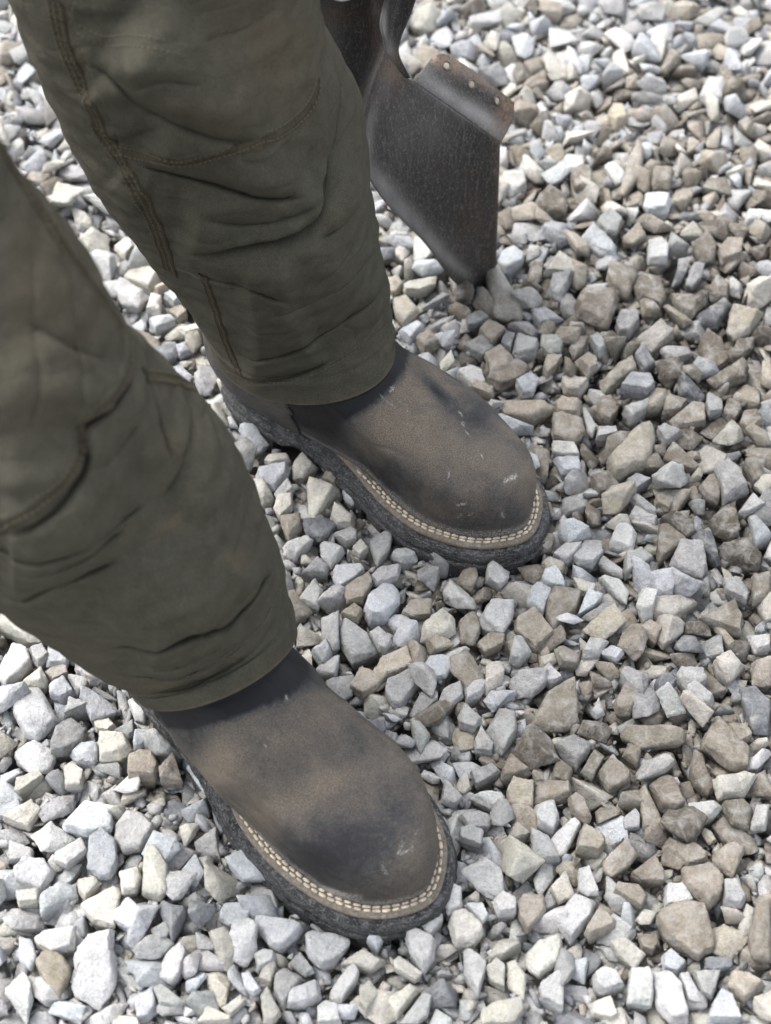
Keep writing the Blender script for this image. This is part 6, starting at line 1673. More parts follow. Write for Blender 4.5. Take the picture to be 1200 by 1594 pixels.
[606,66,279,-35,-13,-8,-17,8,32,254,-18,-23,-4,28,5,67,-307,-2,15,-22,-35,13,27,52,-47,7,-13,-47,7,60,-242,-24,-14,-7,-51,2,34,60,-45,-2,57,18,7,67,-368,-36,9,7,-38,15,53,208,-37,-23,52,-17,89,35,351,-5,51,-3,-21,30,60,-247,-37,-8,15,-17,16,25,-86,-47,12,-1,-10,9,40,-403,-44,48,-5,-3,7,40,149,-12,7,-42,16,65,36,334,-40,15,5,-10,30,37,377,-28,-9,15,-2,0,41,421,-42,6,5,-21,12,39,-134,-16,-13,-3,3,49,57,-114,-38,-7,36,-39,10,47,-58,-40,5,-11,30,5,43,368,-34,-46,24,5,40,64,-121,-35,-3,-2,40,3,73,280,-16,-3,13,-45,23,56,-370,-38,1,21,-32,1,36,326,-5,-4,23,-49,7,41,214,-13,-34,-23,8,6,65,336,-5,6,-5,7,11,73,-260,-12,-6,26,53,9,65,206,-42,7,-13,-44,9,69,-245,-14,6,-14,-54,28,38,-51,-46,12,-1,-9,7,52,-198,-29,-4,15,-47,5,55,-371,-18,24,47,-20,12,48,-233,-39,-36,17,-20,9,37,127,-2,3,27,50,15,56,328,-35,12,21,26,3,43,201,-41,-15,1,37,2,66,281,0,5,12,17,15,47,380,-18,-18,-2,1,3,58,276,-32,2,-5,44,3,70,-286,10,-25,20,-5,1,42,-46,-45,10,7,17,20,39,-25,-20,-22,23,-34,18,59,377,-11,37,-1,1,21,64,94,-38,8,4,-25,12,65,46,-23,41,-20,8,24,52,89,-22,27,12,-5,15,45,244,-40,-13,-8,1,2,30,-272,-13,14,-8,-24,3,32,303,-36,4,-38,-24,1,41,119,-14,8,-34,37,6,33,12,-45,17,-52,-16,14,31,-44,-26,-38,-2,-4,31,39,328,-10,-6,9,-40,7,36,-260,-22,-18,29,-17,10,72,211,-6,6,-17,-33,23,31,208,-36,-39,-27,-16,5,56,-331,-44,6,12,36,29,55,446,-30,40,16,9,7,37,105,-46,11,-5,-20,29,41,114,-14,-5,6,-25,13,67,-403,-33,-1,2,-45,3,72,-501,-23,2,13,5,11,73,387,-12,-12,-21,-12,39,44,-408,-13,-7,50,1,34,65,232,-20,-16,-18,-18,5,35,51,-30,-15,25,-20,4,28,-385,-2,-4,18,-32,36,45,222,-17,-58,-8,11,4,51,150,-22,37,38,13,1,50,-405,-22,-14,-3,-22,9,73,-236,-30,-3,3,14,68,49,232,-20,24,3,14,39,58,-192,-18,-20,27,-21],
[506,28,-130,-9,6,48,5,70,60,241,-9,7,14,-1,25,38,-193,-23,30,-43,-9,33,29,340,-28,47,9,20,81,64,307,-19,-14,-39,23,13,55,325,-38,-5,-43,-33,10,56,-255,-38,15,32,28,22,34,-252,-47,-32,30,-11,4,66,30,15,-38,21,-3,22,62,322,-27,0,57,-3,35,51,-316,-37,12,38,16,18,61,409,-34,44,13,8,21,27,-416,-31,14,-7,-47,0,35,40,-47,-40,16,-4,5,70,-356,-1,-15,46,21,8,68,402,-44,-41,13,-2,25,42,-187,-38,50,-3,-1,16,54,335,-31,43,-9,-4,37,44,327,-10,13,16,-36,39,54,-227,-23,-32,-36,26,83,60,151,-45,-43,-4,6,14,51,91,-1,5,2,-24,13,46,240,-26,-36,35,-23,7,43,-311,-31,33,-49,0,86,39,364,-7,-49,-34,1,2,51,-387,-1,20,50,-20,15,38,-9,-40,-1,0,-10,6,51,-128,-28,-22,-30,-18,8,73,-8,-42,-8,48,-22,14,51,-57,-30,16,0,23,19,73,283,-43,-42,-13,14,27,44,-40,-38,-30,51,-1,2,66,-387,1,3,38,31,2,45,-31,-34,23,-35,-7,13,73,-63,3,-4,45,-23,15,44,72,-15,33,32,10,41,71,-107,-1,37,36,10,9,41,350,-12,25,10,-27,2,54,-314,-3,40,29,27,13,68,-237,-12,10,-47,33,12,64,367,-18,33,48,-5,9,70,185,-29,11,-46,-27,8,64,-251,-36,31,-6,-10,12,43,-157,-41,20,38,-3,15,60,-234,-24,-5,-2,31,9,36,-299,-13,-18,35,-4,2,64,-439,-34,45,-10,-1,3,68,440,-32,-30,47,1,20,62,261,-21,47,-1,-3,1,73,-7,-6,-40,16,-27,7,51,151,-12,-51,-3,22,68,62,291,-45,-15,45,-19,30,73,348,3,-58,-3,10,7,34,-55,-20,-40,-12,31,0,69,216,-19,-50,-9,17,13,47,-74,-42,-36,30,9,37,51,144,-17,-54,1,10,3,73,275,-18,-5,52,-17,21,49,-96,1,-50,-11,6],
[514,59,258,-12,8,-14,-37,37,66,-96,6,18,-5,-28,8,58,-177,-39,-30,50,-2,11,42,-206,-22,44,5,-41,54,68,72,-35,-31,29,-5,16,73,246,-19,-42,-38,14,1,40,-292,-15,-14,9,-32,3,66,193,-20,5,19,2,11,22,344,-6,-28,-52,4,46,46,284,-35,-19,-44,9,24,58,-61,-40,-56,-4,1,40,44,106,-42,0,-2,5,8,64,60,8,15,6,49,2,47,-399,-37,39,42,12,25,60,228,-2,-7,16,35,2,52,-397,-27,0,5,1,8,30,-186,-39,-25,18,4,9,39,-409,-17,15,-9,-18,6,34,406,-35,13,-42,22,6,60,-351,-25,43,-3,-29,27,49,-401,-41,-56,17,0,8,40,-166,-19,-2,-14,31,5,50,227,-41,2,-1,-10,5,57,-96,-39,1,-2,26,29,25,-181,-25,-17,48,-9,31,37,178,-29,54,-15,1,10,48,336,-11,-19,1,5,45,73,267,-15,28,41,4,40,51,222,-40,2,0,9,12,35,-243,-34,-18,1,-5,3,42,-121,2,4,-47,-12,32,36,386,-25,14,24,26,1,60,62,-25,15,-16,-38,8,47,98,-25,15,11,54,5,35,-358,3,16,-2,53,43,38,-4,-24,30,25,-42,7,49,-184,-12,-7,3,31,27,41,-62,-43,-49,-19,6,21,55,-86,13,44,-6,23,18,59,-302,-36,57,5,-4,31,70,96,-1,47,13,-26,9,67,395,-16,9,8,2,20,65,142,-40,-6,57,-11,6,28,216,-39,-15,-16,33,5,45,175,-21,-45,-1,18,23,73,-326,-33,2,-1,-13,1,70,-398,16,49,16,-19,49,37,-112,-43,9,56,-15,20,34,-32,-30,-49,-17,-30,12,27,-173,-30,21,39,34,13,41,-85,-9,-38,-24,1,8,68,-322,-1,37,31,0,1,37,4,0,-41,-6,9,14,59,-502,-31,-19,23,-15,8,41,82,-22,-11,47,-22,8,45,-345,-43,-51,13,-1,18,69,-42,-2,-43,26,17,5,26,-16,-27,27,43,11,51,63,463,-20,28,-2,50,1,73,-150,10,-10,-7,27,2,64,-171,-31,0,-7,5,12,62,155,-8,-2,1,-40,1,44,168,5,-30,-40,-5,17,59,1,-7,-45,-35,-8,1,40,328,-4,36,-41,16,56,43,-158,-21,20,-21,6,7,40,-404,-5,43,10,0,3,56,-277,-18,-8,9,29,40,48,-26,-17,-55,-2,8,17,45,-89,-12,-7,4,-7,13,73,139,8,-27,0,10,102,61,154,-1,1,-11,-6],
[519,71,93,-36,-5,3,-8,33,45,-132,-13,2,21,-48,59,71,353,0,7,9,-35,27,35,211,-19,-10,-2,-3,4,59,160,-17,-2,-7,22,25,26,-261,-42,25,47,-13,11,50,276,-37,32,-50,7,2,31,184,-43,-44,40,-5,5,30,33,-10,-16,6,-8,18,43,102,-38,-29,51,-9,55,43,-64,-24,28,28,-34,14,72,-184,-20,-43,-29,0,13,38,131,-41,-52,22,3,27,66,-233,-15,-3,41,15,6,65,183,-26,7,9,-17,26,55,314,7,-1,25,26,1,26,-96,-45,2,5,-53,3,63,105,-17,-37,20,9,7,27,-320,-4,25,36,-20,18,69,-61,-39,-6,8,-32,11,29,319,-4,46,37,4,12,64,-84,-24,-23,-41,-2,11,53,-62,-37,38,45,2,0,60,-347,4,8,35,27,9,56,-415,-33,5,0,-9,8,34,-61,-41,43,-33,2,3,39,167,-6,27,-34,-17,2,42,-181,-44,-6,8,-31,35,44,-77,-37,54,10,11,31,59,352,4,24,-49,7,36,47,-205,-39,9,-55,-4,5,39,-363,-29,-16,1,-25,14,54,-360,-10,-48,-26,6,3,63,-201,-25,4,-7,8,8,32,-415,5,6,-52,-27,2,53,-307,-38,-48,-29,-1,13,36,-331,-18,-15,-1,-5,24,55,-363,-11,11,4,53,6,56,-50,-37,-48,-32,3,17,47,54,9,20,31,14,7,23,155,-45,-45,38,-5,8,73,-277,-22,6,14,-44,54,47,36,-36,-50,-26,18,13,18,-154,-35,28,23,14,23,66,-149,-32,39,43,-10,9,66,-365,-17,15,44,-10,24,33,310,-39,-31,-44,-7,0,52,-172,-5,34,-37,-14,6,36,-132,-32,14,-40,-23,6,49,-199,0,38,14,-12,4,27,-231,13,-12,-14,-49,3,51,202,-38,43,-39,0,1,42,147,11,-5,15,3,13,37,293,-37,20,46,-19,4,53,-132,-12,-29,50,-5,5,40,-35,-33,4,-8,-8,7,40,83,-7,18,-2,-10,14,34,-234,-30,4,-30,17,6,40,417,-41,-52,20,3,12,29,417,-23,-2,26,-39,24,35,437,-19,51,14,9,1,61,254,-24,-1,-37,-26,2,41,316,-24,-2,1,14,0,64,415,2,36,31,-8,7,57,112,-10,-12,29,-12,4,56,-259,6,-9,-47,12,0,65,-110,-20,-15,6,3,19,39,223,-16,-27,10,51,4,34,118,2,-1,-9,-40,10,42,-177,-3,-11,9,13,8,56,354,-5,-29,9,-35,8,58,-246,-18,-42,0,-12,6,67,490,-40,-3,-12,51,9,47,-188,-12,-9,7,0,8,47,-3,-36,-13,4,10,8,69,190,2,-11,28,-34,7,50,80,-8,12,-8,-43,3,62,429,-20,16,-52,-1,1,34,414,-15,-10,21,-18,2,49,-9,-31,40,22,2,1,39,-31,-35,-21,9,-52,32,67,12,3,-42,-29,4,23,52,-157,-24,-8,-11,-30,2,53,254,-17,1,15,37,7,33,-83,-3,55,8,-14,0,65,-383,5,-9,18,-35,10,40,237,-25,10,-4,-44,7,51,-82,-18,-35,45,-6,0,53,360,21,-51,2,8,2,69,-98,7,15,20,-6,44,62,219,-33,7,8,-58,15,30,207,1,-4,9,-33,57,38,77,-6,1,17,-24,26,38,34,-22,-13,-8,30,16,55,156,-23,8,18,46,1,63,51,11,-20,-48,-5,72,38,-157,4,-11,13,-37],
[490,52,47,-21,7,27,20,21,47,52,-29,32,-22,14,7,67,38,-20,11,-37,-3,12,41,109,-45,-14,-25,17,35,61,-166,-2,-28,-34,0,32,69,73,5,9,22,36,68,26,-162,-20,-36,-19,-19,15,46,58,-39,-40,-32,-18,15,37,315,-9,-50,22,-21,21,21,209,-47,-29,9,-24,7,66,274,-33,-15,-7,-2,10,35,151,-30,30,-38,-14,16,66,210,-29,6,-7,-16,1,49,-334,-30,-34,-20,-20,40,34,-254,-41,36,29,15,5,25,110,-22,-17,-5,-22,16,31,238,-40,-35,7,-26,22,57,340,-32,56,15,-1,33,42,-209,-33,26,-20,50,38,63,-246,-27,46,-15,20,3,27,-422,-43,-3,-53,-20,1,66,-372,-29,53,5,8,30,31,362,-41,-33,-30,-10,5,51,-393,-28,-24,29,30,9,61,428,-33,-35,35,-33,10,62,-228,-1,19,-42,10,19,67,142,-28,8,-4,0,6,50,246,-33,11,54,14,20,31,-333,-20,17,-2,8,3,44,258,-38,23,26,16,30,37,-342,-7,-14,-18,17,20,48,-120,-35,-46,37,4,18,40,-236,-33,-47,-9,-21,7,32,392,-21,-20,-55,1,4,34,-220,-44,5,-29,40,11,56,59,-36,-12,-11,8,13,61,-326,-43,-27,-7,-8,11,73,-83,-22,-34,-10,1,24,24,81,-47,-29,-1,-14,36,43,-22,-34,18,-36,-7,5,34,-220,-41,25,22,13,9,53,213,-43,-26,-9,-5,13,44,94,-38,-11,44,39,8,27,294,-22,-26,-53,-1,2,62,-222,15,44,15,20,18,33,199,-46,-1,-32,31,1,44,-315,-12,-2,0,-49,19,62,124,-30,-1,1,-28,23,46,-88,-11,-56,14,6,6,39,52,-45,-29,5,-20,2,60,-165,-35,-1,-39,37,6,73,121,-31,26,-37,30,49,57,-419,8,-36,-2,-18,5,45,-183,-31,12,-47,0,20,57,332,-26,40,-19,-12,18,69,-275,-20,34,9,-16,6,61,-389,-32,6,12,58,14,67,-361,-34,37,40,18,1,44,445,-3,-16,-31,-2,3,46,263,-10,23,-16,-44,8,43,-302,-26,8,-6,37,6,37,-201,-22,-4,40,34,7,52,-124,-2,-28,-25,23,7,45,256,-3,4,-27,37,4,46,-376,-24,-7,-13,-51,49,34,293,-20,-25,-7,-5,1,63,149,-13,40,16,7,10,23,-169,-13,-14,28,-30,10,51,-108,-35,-2,-11,-47,3,33,-28,-40,6,-8,-18,16,55,412,-43,-28,14,-29,66,69,-230,-40,2,-33,34,19,38,-285,-41,25,48,20,0,69,46,-22,-44,-38,-5,4,35,-22,-11,30,36,-4,6,65,219,-21,21,34,37,1,27,164,-12,-8,52,17,3,51,408,-36,-10,44,39,9,72,-214,-7,40,-42,13,8,71,343,-27,23,-37,-27,19,49,19,-44,1,-33,33,5,48,-183,-5,26,-32,20,62,52,197,-1,25,-37,34,25,64,61,-27,-46,32,-7],
[514,50,-233,-41,-49,12,9,14,73,-247,-31,-45,-16,17,11,28,256,-36,21,37,-29,29,64,-251,-25,-6,2,-4,70,52,-377,-24,31,-3,-14,11,62,-266,-40,5,-6,-38,2,32,-127,-21,-37,-27,37,33,34,-101,-18,-15,-19,-1,15,34,20,-43,-42,16,6,79,65,-40,-16,-39,9,34,5,49,403,-33,50,19,27,47,33,286,-30,-4,-2,-31,26,40,98,-43,16,13,8,8,38,-249,-11,-26,24,39,9,32,329,-18,-44,-14,36,10,24,-18,-28,-6,-11,-42,4,52,-101,-2,-30,-11,29,38,37,217,-24,1,46,32,2,51,-425,-39,-31,37,4,6,62,380,-35,-28,10,0,2,72,239,-37,-2,16,45,34,40,312,3,-25,-27,-39,13,43,169,-44,9,0,-15,1,45,-186,-42,-49,-28,15,12,44,-174,-3,1,25,-3,48,35,217,-43,-2,4,-5,6,45,-332,-20,-14,11,-39,1,73,-412,-39,1,8,41,23,25,-248,-31,-2,36,-47,23,29,-23,-4,15,-34,27,15,58,200,6,-36,26,25,57,65,-376,-8,-23,46,10,2,66,-127,-31,-44,-12,12,59,64,89,-8,-29,-15,29,16,46,-41,-11,10,-34,-16,7,68,-333,-32,4,16,25,19,37,404,-36,44,-17,-34,7,43,401,-21,16,26,-22,18,41,-354,13,-6,24,33,3,72,-41,-17,18,-11,-26,15,46,-77,-10,18,13,-19,2,73,-3,-25,16,2,-8,10,62,1,-42,6,-5,-44,3,69,85,-24,-38,-26,16,3,34,-28,-21,-4,24,-51,85,32,-138,-44,25,47,-15,8,26,-352,-40,-24,-33,-21,5,53,-220,-15,-16,14,13,1,52,-305,-4,17,3,-13,13,45,-283,7,-31,-28,7,11,55,-349,-26,-11,-31,26,3,73,-286,-26,31,-28,-39,21,64,-443,-15,18,-4,-2,7,43,-357,-26,9,13,-4,4,56,203,0,2,-1,-40,5,38,213,-33,4,25,6,11,67,-91,-34,-26,32,-8,18,41,-235,-21,-45,-13,15,6,72,314,1,10,44,21,4,54,218,-13,-11,-26,-39,19,53,-338,-8,33,17,-18,12,68,9,-2,8,5,-37,16,38,22,-41,29,-12,-25,22,41,-26,-18,43,32,-18,8,49,66,-44,6,3,3,17,20,-16,-12,-28,-3,-38,60,73,151,-25,0,9,-44,12,71,78,-19,-17,-3,54,31,54,-81,-21,-43,-4,-18,12,59,-137,1,4,18,10],
[495,44,-211,-18,36,22,-23,2,59,157,-33,-31,43,9,13,38,-223,-30,-35,12,43,107,60,-212,-37,-9,-3,27,7,36,58,-27,33,31,7,1,18,-97,-45,31,-27,7,10,73,365,-11,-28,-13,31,7,68,47,-23,-46,-26,9,6,50,-128,-36,-11,19,-31,1,35,-383,-38,1,18,-19,67,73,-342,-22,-13,-32,-33,6,58,-68,-17,-7,2,9,7,39,102,-37,23,-6,9,8,35,-161,-37,-33,-45,21,14,70,319,15,52,-27,-3,2,61,8,-40,32,-10,5,5,56,362,-9,-21,-28,-34,8,52,328,-3,41,4,-2,11,18,-405,-28,25,-36,-20,31,38,-297,2,-33,-30,13,14,33,-64,-27,-32,4,-18,11,55,-408,-42,16,-31,-18,12,48,-82,-37,-19,15,-20,5,68,178,-33,17,-35,-5,24,59,-416,-24,4,16,-20,3,42,-363,-10,21,-19,-19,27,31,165,-45,2,-38,-29,4,39,-263,-41,26,5,14,8,51,-234,-35,-47,25,13,2,36,-79,-44,27,-20,-6,7,20,-428,-26,-47,-23,4,10,43,-424,-12,13,-28,-17,64,61,190,0,22,-11,29,7,35,391,-27,39,-7,-15,3,41,-302,-43,-11,-39,-29,14,68,368,0,49,33,2,5,34,268,-39,-36,0,1,5,31,76,-41,45,-16,16,9,66,-5,-22,-36,14,24,4,66,366,21,7,-47,-8,23,41,-150,-40,-11,4,-1,17,27,-233,-43,25,-20,3,4,26,6,-41,14,-2,-9,15,34,392,-17,-32,4,23,7,30,378,-14,-25,-20,-49,39,59,-223,-26,32,22,-38,44,73,-86,-19,-22,-1,-1,22,45,22,-6,-8,33,2,22,63,26,-32,55,11,-16,8,34,-48,-40,-11,-28,41,3,70,-404,9,43,-9,-2,4,57,333,-41,33,-4,8,23,39,-161,-14,31,-21,-3,12,54,383,-10,-6,4,52,12,67,-112,-39,-3,-40,-32,12,33,-142,4,2,59,9,3,38,386,-29,-14,-38,8,45,53,-123,-2,-40,-29,5,5,63,-335,-5,-19,43,33,0,65,-415,9,0,-40,-33,16,73,134,-25,-41,35,11,21,34,333,-12,31,-28,-20,4,30,333,-25,-6,50,-2,5,35,-26,-29,27,-22,-33,0,48,500,-24,-34,-17,24,8,67,-282,-19,-12,-2,19,7,59,-186,-32,-42,27,12,7,45,377,-43,34,-2,11,9,30,-165,-25,27,-23,-42,1,63,-351,-4,-9,-29,52,2,36,124,-13,-6,-9,28,2,71,345,-32,-10,-6,35,5,73,-267,-37,1,-39,-30,2,63,-463,-20,-20,17,-38,8,18,44,-6,10,-27,-12,15,53,211,-17,21,-34,-12,17,34,-351,-18,38,-10,-8,5,68,-476,-1,5,-45,-25,2,68,64,11,12,-20,-14,16,70,-127,-10,34,-10,11,55,41,37,-23,30,12,25,2,34,-35,-7,6,-12,-42,2,41,171,-44,20,40,38,36,65,-218,-24,-29,19,-9,8,58,-205,-33,42,31,-11,42,41,-110,11,17,-28,-30,8,72,36,-10,-8,6,-33,12,28,-115,-20,-45,-18,-25,13,50,177,-36,45,28,-11,31,47,88,-19,-20,-28,29,1,37,131,-3,4,25,-32],
[490,66,-240,-11,19,-45,0,1,73,-8,-13,3,-55,5,19,56,30,-41,-4,1,-4,45,48,264,-39,-9,3,-1,19,22,-54,-23,31,37,32,67,53,-349,-36,-8,10,52,0,64,220,-37,50,17,0,21,54,290,-20,10,-6,37,37,69,-252,-1,-6,0,-16,10,61,362,-35,8,-3,-50,3,43,14,-1,-14,-9,-22,18,49,-388,-10,1,-11,55,15,26,252,-39,-27,38,-16,20,22,-208,-23,16,8,26,8,50,-393,-13,-60,1,-4,19,37,-402,-44,-3,-4,45,71,50,-215,-7,-10,-15,16,2,31,98,-30,-12,23,-47,2,53,-137,-31,-12,11,45,20,69,-379,-31,-2,-5,-7,5,47,311,-26,30,42,3,3,44,213,-38,47,33,11,8,62,-304,-25,-45,-1,-33,1,43,139,-14,-20,-35,-22,36,52,-197,-41,-5,-1,17,9,33,-218,-8,-16,-12,-49,23,60,-357,-22,38,8,26,9,65,323,-17,51,-2,16,38,38,-242,-3,-18,1,29,6,38,-303,-41,-35,-41,10,63,39,46,-33,-9,-17,23,9,36,-376,5,12,-11,11,16,60,-143,4,-11,9,-25,15,37,-1,-30,19,-35,11,22,48,198,-40,50,-20,-7,20,46,-229,-34,-42,22,-17,1,56,-275,-34,48,1,-3,6,32,54,-22,8,-1,43,14,41,-274,-40,1,58,-12,24,43,-98,-30,36,-14,14,0,65,-85,0,29,-35,0,18,50,202,-9,3,-8,-33,7,35,341,-41,-52,-2,9,47,36,-19,-15,9,25,-47,15,59,230,-21,35,-2,-45,18,65,110,-36,53,-8,-5,2,31,125,-15,-24,-13,-7,2,66,-169,-27,2,7,-7,15,71,46,-11,-12,-1,-36,9,57,2,-17,32,37,-20,2,68,-296,1,-9,-3,-15,4,64,-266,-5,-4,-4,-35,14,72,-473,-28,6,4,-10,1,73,-229,16,1,-57,2,1,48,-19,-38,11,-3,-40,3,38,-307,3,-26,-9,27,24,52,-285,19,-12,11,-35,16,34,240,-15,16,35,-10,1,62,303,-37,-4,-1,-19,5,73,-394,-5,-8,-9,-1,4,54,71,-1,40,-2,9,3,67,-150,-5,0,-7,-31,24,69,-210,-27,-52,27,-6,8,71,25,-32,39,37,5,12,45,-144,-39,5,55,12,0,73,-133,2,10,55,-7,43,49,-351,-38,-50,24,6,17,64,-68,-21,8,-55,-7,10,47,284,-18,-41,17,23,3,72,392,-3,13,2,-47,29,52,-79,-39,24,-51,-5,16,63,-37,-3,5,14,-50,11,73,42,0,17,-3,25,25,70,-341,17,11,7,18,68,59,193,-20,36,-6,-15,15,55,202,-11,-6,-14,-16,25,49,4,-6,-53,14,-5],
[552,36,-30,-44,-26,49,-5,37,41,151,-42,-21,51,-18,28,73,111,-35,-44,32,-7,14,64,-145,-28,-17,0,9,27,47,-133,-8,-19,38,36,30,56,45,-14,-14,17,1,1,25,193,-45,3,-5,56,17,58,339,-36,-10,9,-23,11,25,-30,-45,46,-5,-18,4,63,-275,-37,-4,3,-48,19,53,-48,-11,-47,23,3,38,48,-77,-22,-38,-8,-14,17,64,-190,-37,50,-19,-18,13,32,409,-31,-37,-11,37,28,71,-320,-22,-35,11,-12,18,73,243,-31,-13,47,21,33,33,-397,-29,-27,29,3,13,29,-18,-44,-4,1,-32,22,48,-19,-33,33,23,11,6,46,426,-32,33,-11,-37,2,36,-395,-29,-25,-19,-18,28,30,-33,-39,14,-24,5,22,63,-371,1,17,-15,48,17,37,-263,-41,22,34,4,24,65,-23,-25,-15,-43,-18,0,66,419,-33,34,-39,-26,9,48,435,-16,-30,-18,-12,30,63,-142,-19,0,-7,-1,3,53,-240,-39,-3,-2,5,4,67,-174,-33,-10,-7,25,23,53,-302,-10,2,-3,4,21,33,134,-10,24,17,-21,1,66,49,-38,-45,-29,4,28,48,-197,-41,-8,46,18,12,66,-386,-29,1,5,27,43,24,-249,-39,23,2,41,16,59,-252,-31,6,-11,8,19,44,232,-19,-37,25,35,14,65,37,-4,-42,39,3,1,64,-376,-4,-1,-22,-37,5,43,17,-41,-3,-5,28,10,38,-312,8,-11,4,48,3,57,-214,-24,-47,1,32,31,66,-213,-17,-36,-29,7,29,47,-57,-13,-9,32,-21,15,25,-21,-7,-46,20,21,11,58,219,-3,0,-31,20,5,66,18,-17,14,-46,-5,31,67,348,-36,-38,40,9,18,73,473,-13,-4,-1,-38,8,57,-282,-3,-4,21,-32,15,61,449,-20,-28,7,21,10,38,-287,-15,-34,0,3,6,66,-93,-30,3,-3,-55,23,54,330,-32,11,-8,-48,2,61,-344,-38,-4,0,-18,20,50,124,-13,-34,40,-5,6,67,262,-17,4,-20,3,23,41,-449,-7,28,-44,6,1,72,87,-10,0,13,-5,13,38,176,-4,14,0,-23,14,65,314,-28,6,-24,-7,11,48,221,-41,-29,46,8,1,42,290,-8,-13,21,5,26,64,-145,-37,-49,1,-4,1,31,69,-43,-29,46,-18,17,38,153,0,-15,-46,7,35,45,-178,-12,33,-27,-2,2,53,210,-40,55,-7,-13,30,35,127,-19,-7,13,46,3,52,-147,-26,-41,-22,22,12,58,2,8,3,-1,17,10,63,49,-2,-14,1,-58],
[518,50,-55,-38,-1,-7,-43,45,40,-158,-26,-21,-31,-13,7,66,111,-13,2,-8,9,20,25,-95,-16,57,-2,-13,25,26,-93,-44,6,3,35,0,65,299,-16,-5,-37,-23,7,61,278,-27,12,39,42,5,49,-102,-24,20,-38,-12,8,58,-263,-27,38,-9,25,17,38,383,-10,-39,42,5,13,36,-295,-7,-19,-40,-16,0,54,-270,-9,31,-7,18,68,49,200,-37,30,-8,-5,2,36,-321,-20,-5,9,-34,5,41,-51,-30,16,54,-8,8,51,395,-24,1,-45,-21,53,73,-317,-4,9,-25,-24,44,33,-108,-38,-17,-18,-34,32,33,-337,-11,32,-17,32,1,73,-195,-25,29,10,10,10,28,390,-38,-13,22,-53,11,18,-293,-32,-8,-32,1,12,45,-316,-13,-40,-33,-7,18,70,323,-37,47,10,13,15,32,-208,-21,-13,24,-6,3,61,398,-20,-37,36,-26,21,28,334,-30,31,35,17,0,73,385,-16,17,-29,-6,12,41,-419,-41,-24,30,-20,16,73,-412,1,3,8,-37,17,63,-279,-31,4,-21,-20,45,33,267,-19,-11,2,-52,18,69,336,-33,-36,-2,5,43,65,-233,-19,32,-17,20,13,73,378,-16,29,13,35,4,40,-358,-37,5,-45,-12,15,64,182,-24,21,5,33,7,46,-247,-6,-44,-29,-21,57,57,-35,-32,12,19,50,29,41,61,-28,22,-25,-12,30,57,343,0,-43,15,-5,3,64,270,-35,5,-2,3,7,46,-92,-40,-31,18,-11,4,73,-321,13,-16,-39,39,30,35,314,-40,-38,41,-9,14,73,-123,-22,-10,-22,-50,2,68,-418,-21,54,-7,12,34,35,-20,-16,-14,-51,1,3,50,362,-38,8,-4,16,3,45,441,-7,5,-46,3,1,45,-274,-7,-29,-2,7,3,66,-441,-8,14,-34,6,20,60,-377,8,37,-11,7,3,54,153,-28,-13,-3,3,5,37,97,3,-20,-52,9,16,51,164,-34,-13,-31,-43,2,56,-444,9,-2,44,-27,0,70,131,-31,4,-4,-6,73,47,-74,-1,37,-21,-2,6,42,-292,-7,11,-23,35,9,38,-414,-17,-3,0,-47,3,62,303,-8,56,-12,5,3,35,-420,-13,26,-15,8,3,26,-403,-18,-2,2,-43,17,29,-59,-7,-35,11,-1,1,71,270,13,3,-9,48,13,58,-68,-34,-35,36,-13,35,29,148,-21,31,32,10,4,47,-167,-1,50,14,-4,7,51,256,-2,-27,-21,12,7,45,292,-17,6,-9,-48,13,53,153,4,-24,-6,-28,3,51,-198,-7,31,-30,38,4,56,-258,-5,0,-25,-14,8,37,9,-16,-3,39,-32,33,46,-250,-5,-29,-2,0,26,60,-17,-36,3,-31,-18,28,55,127,-22,-5,-39,-28,39,69,110,-3,-6,4,-21,17,54,-126,9,-10,-1,-52],
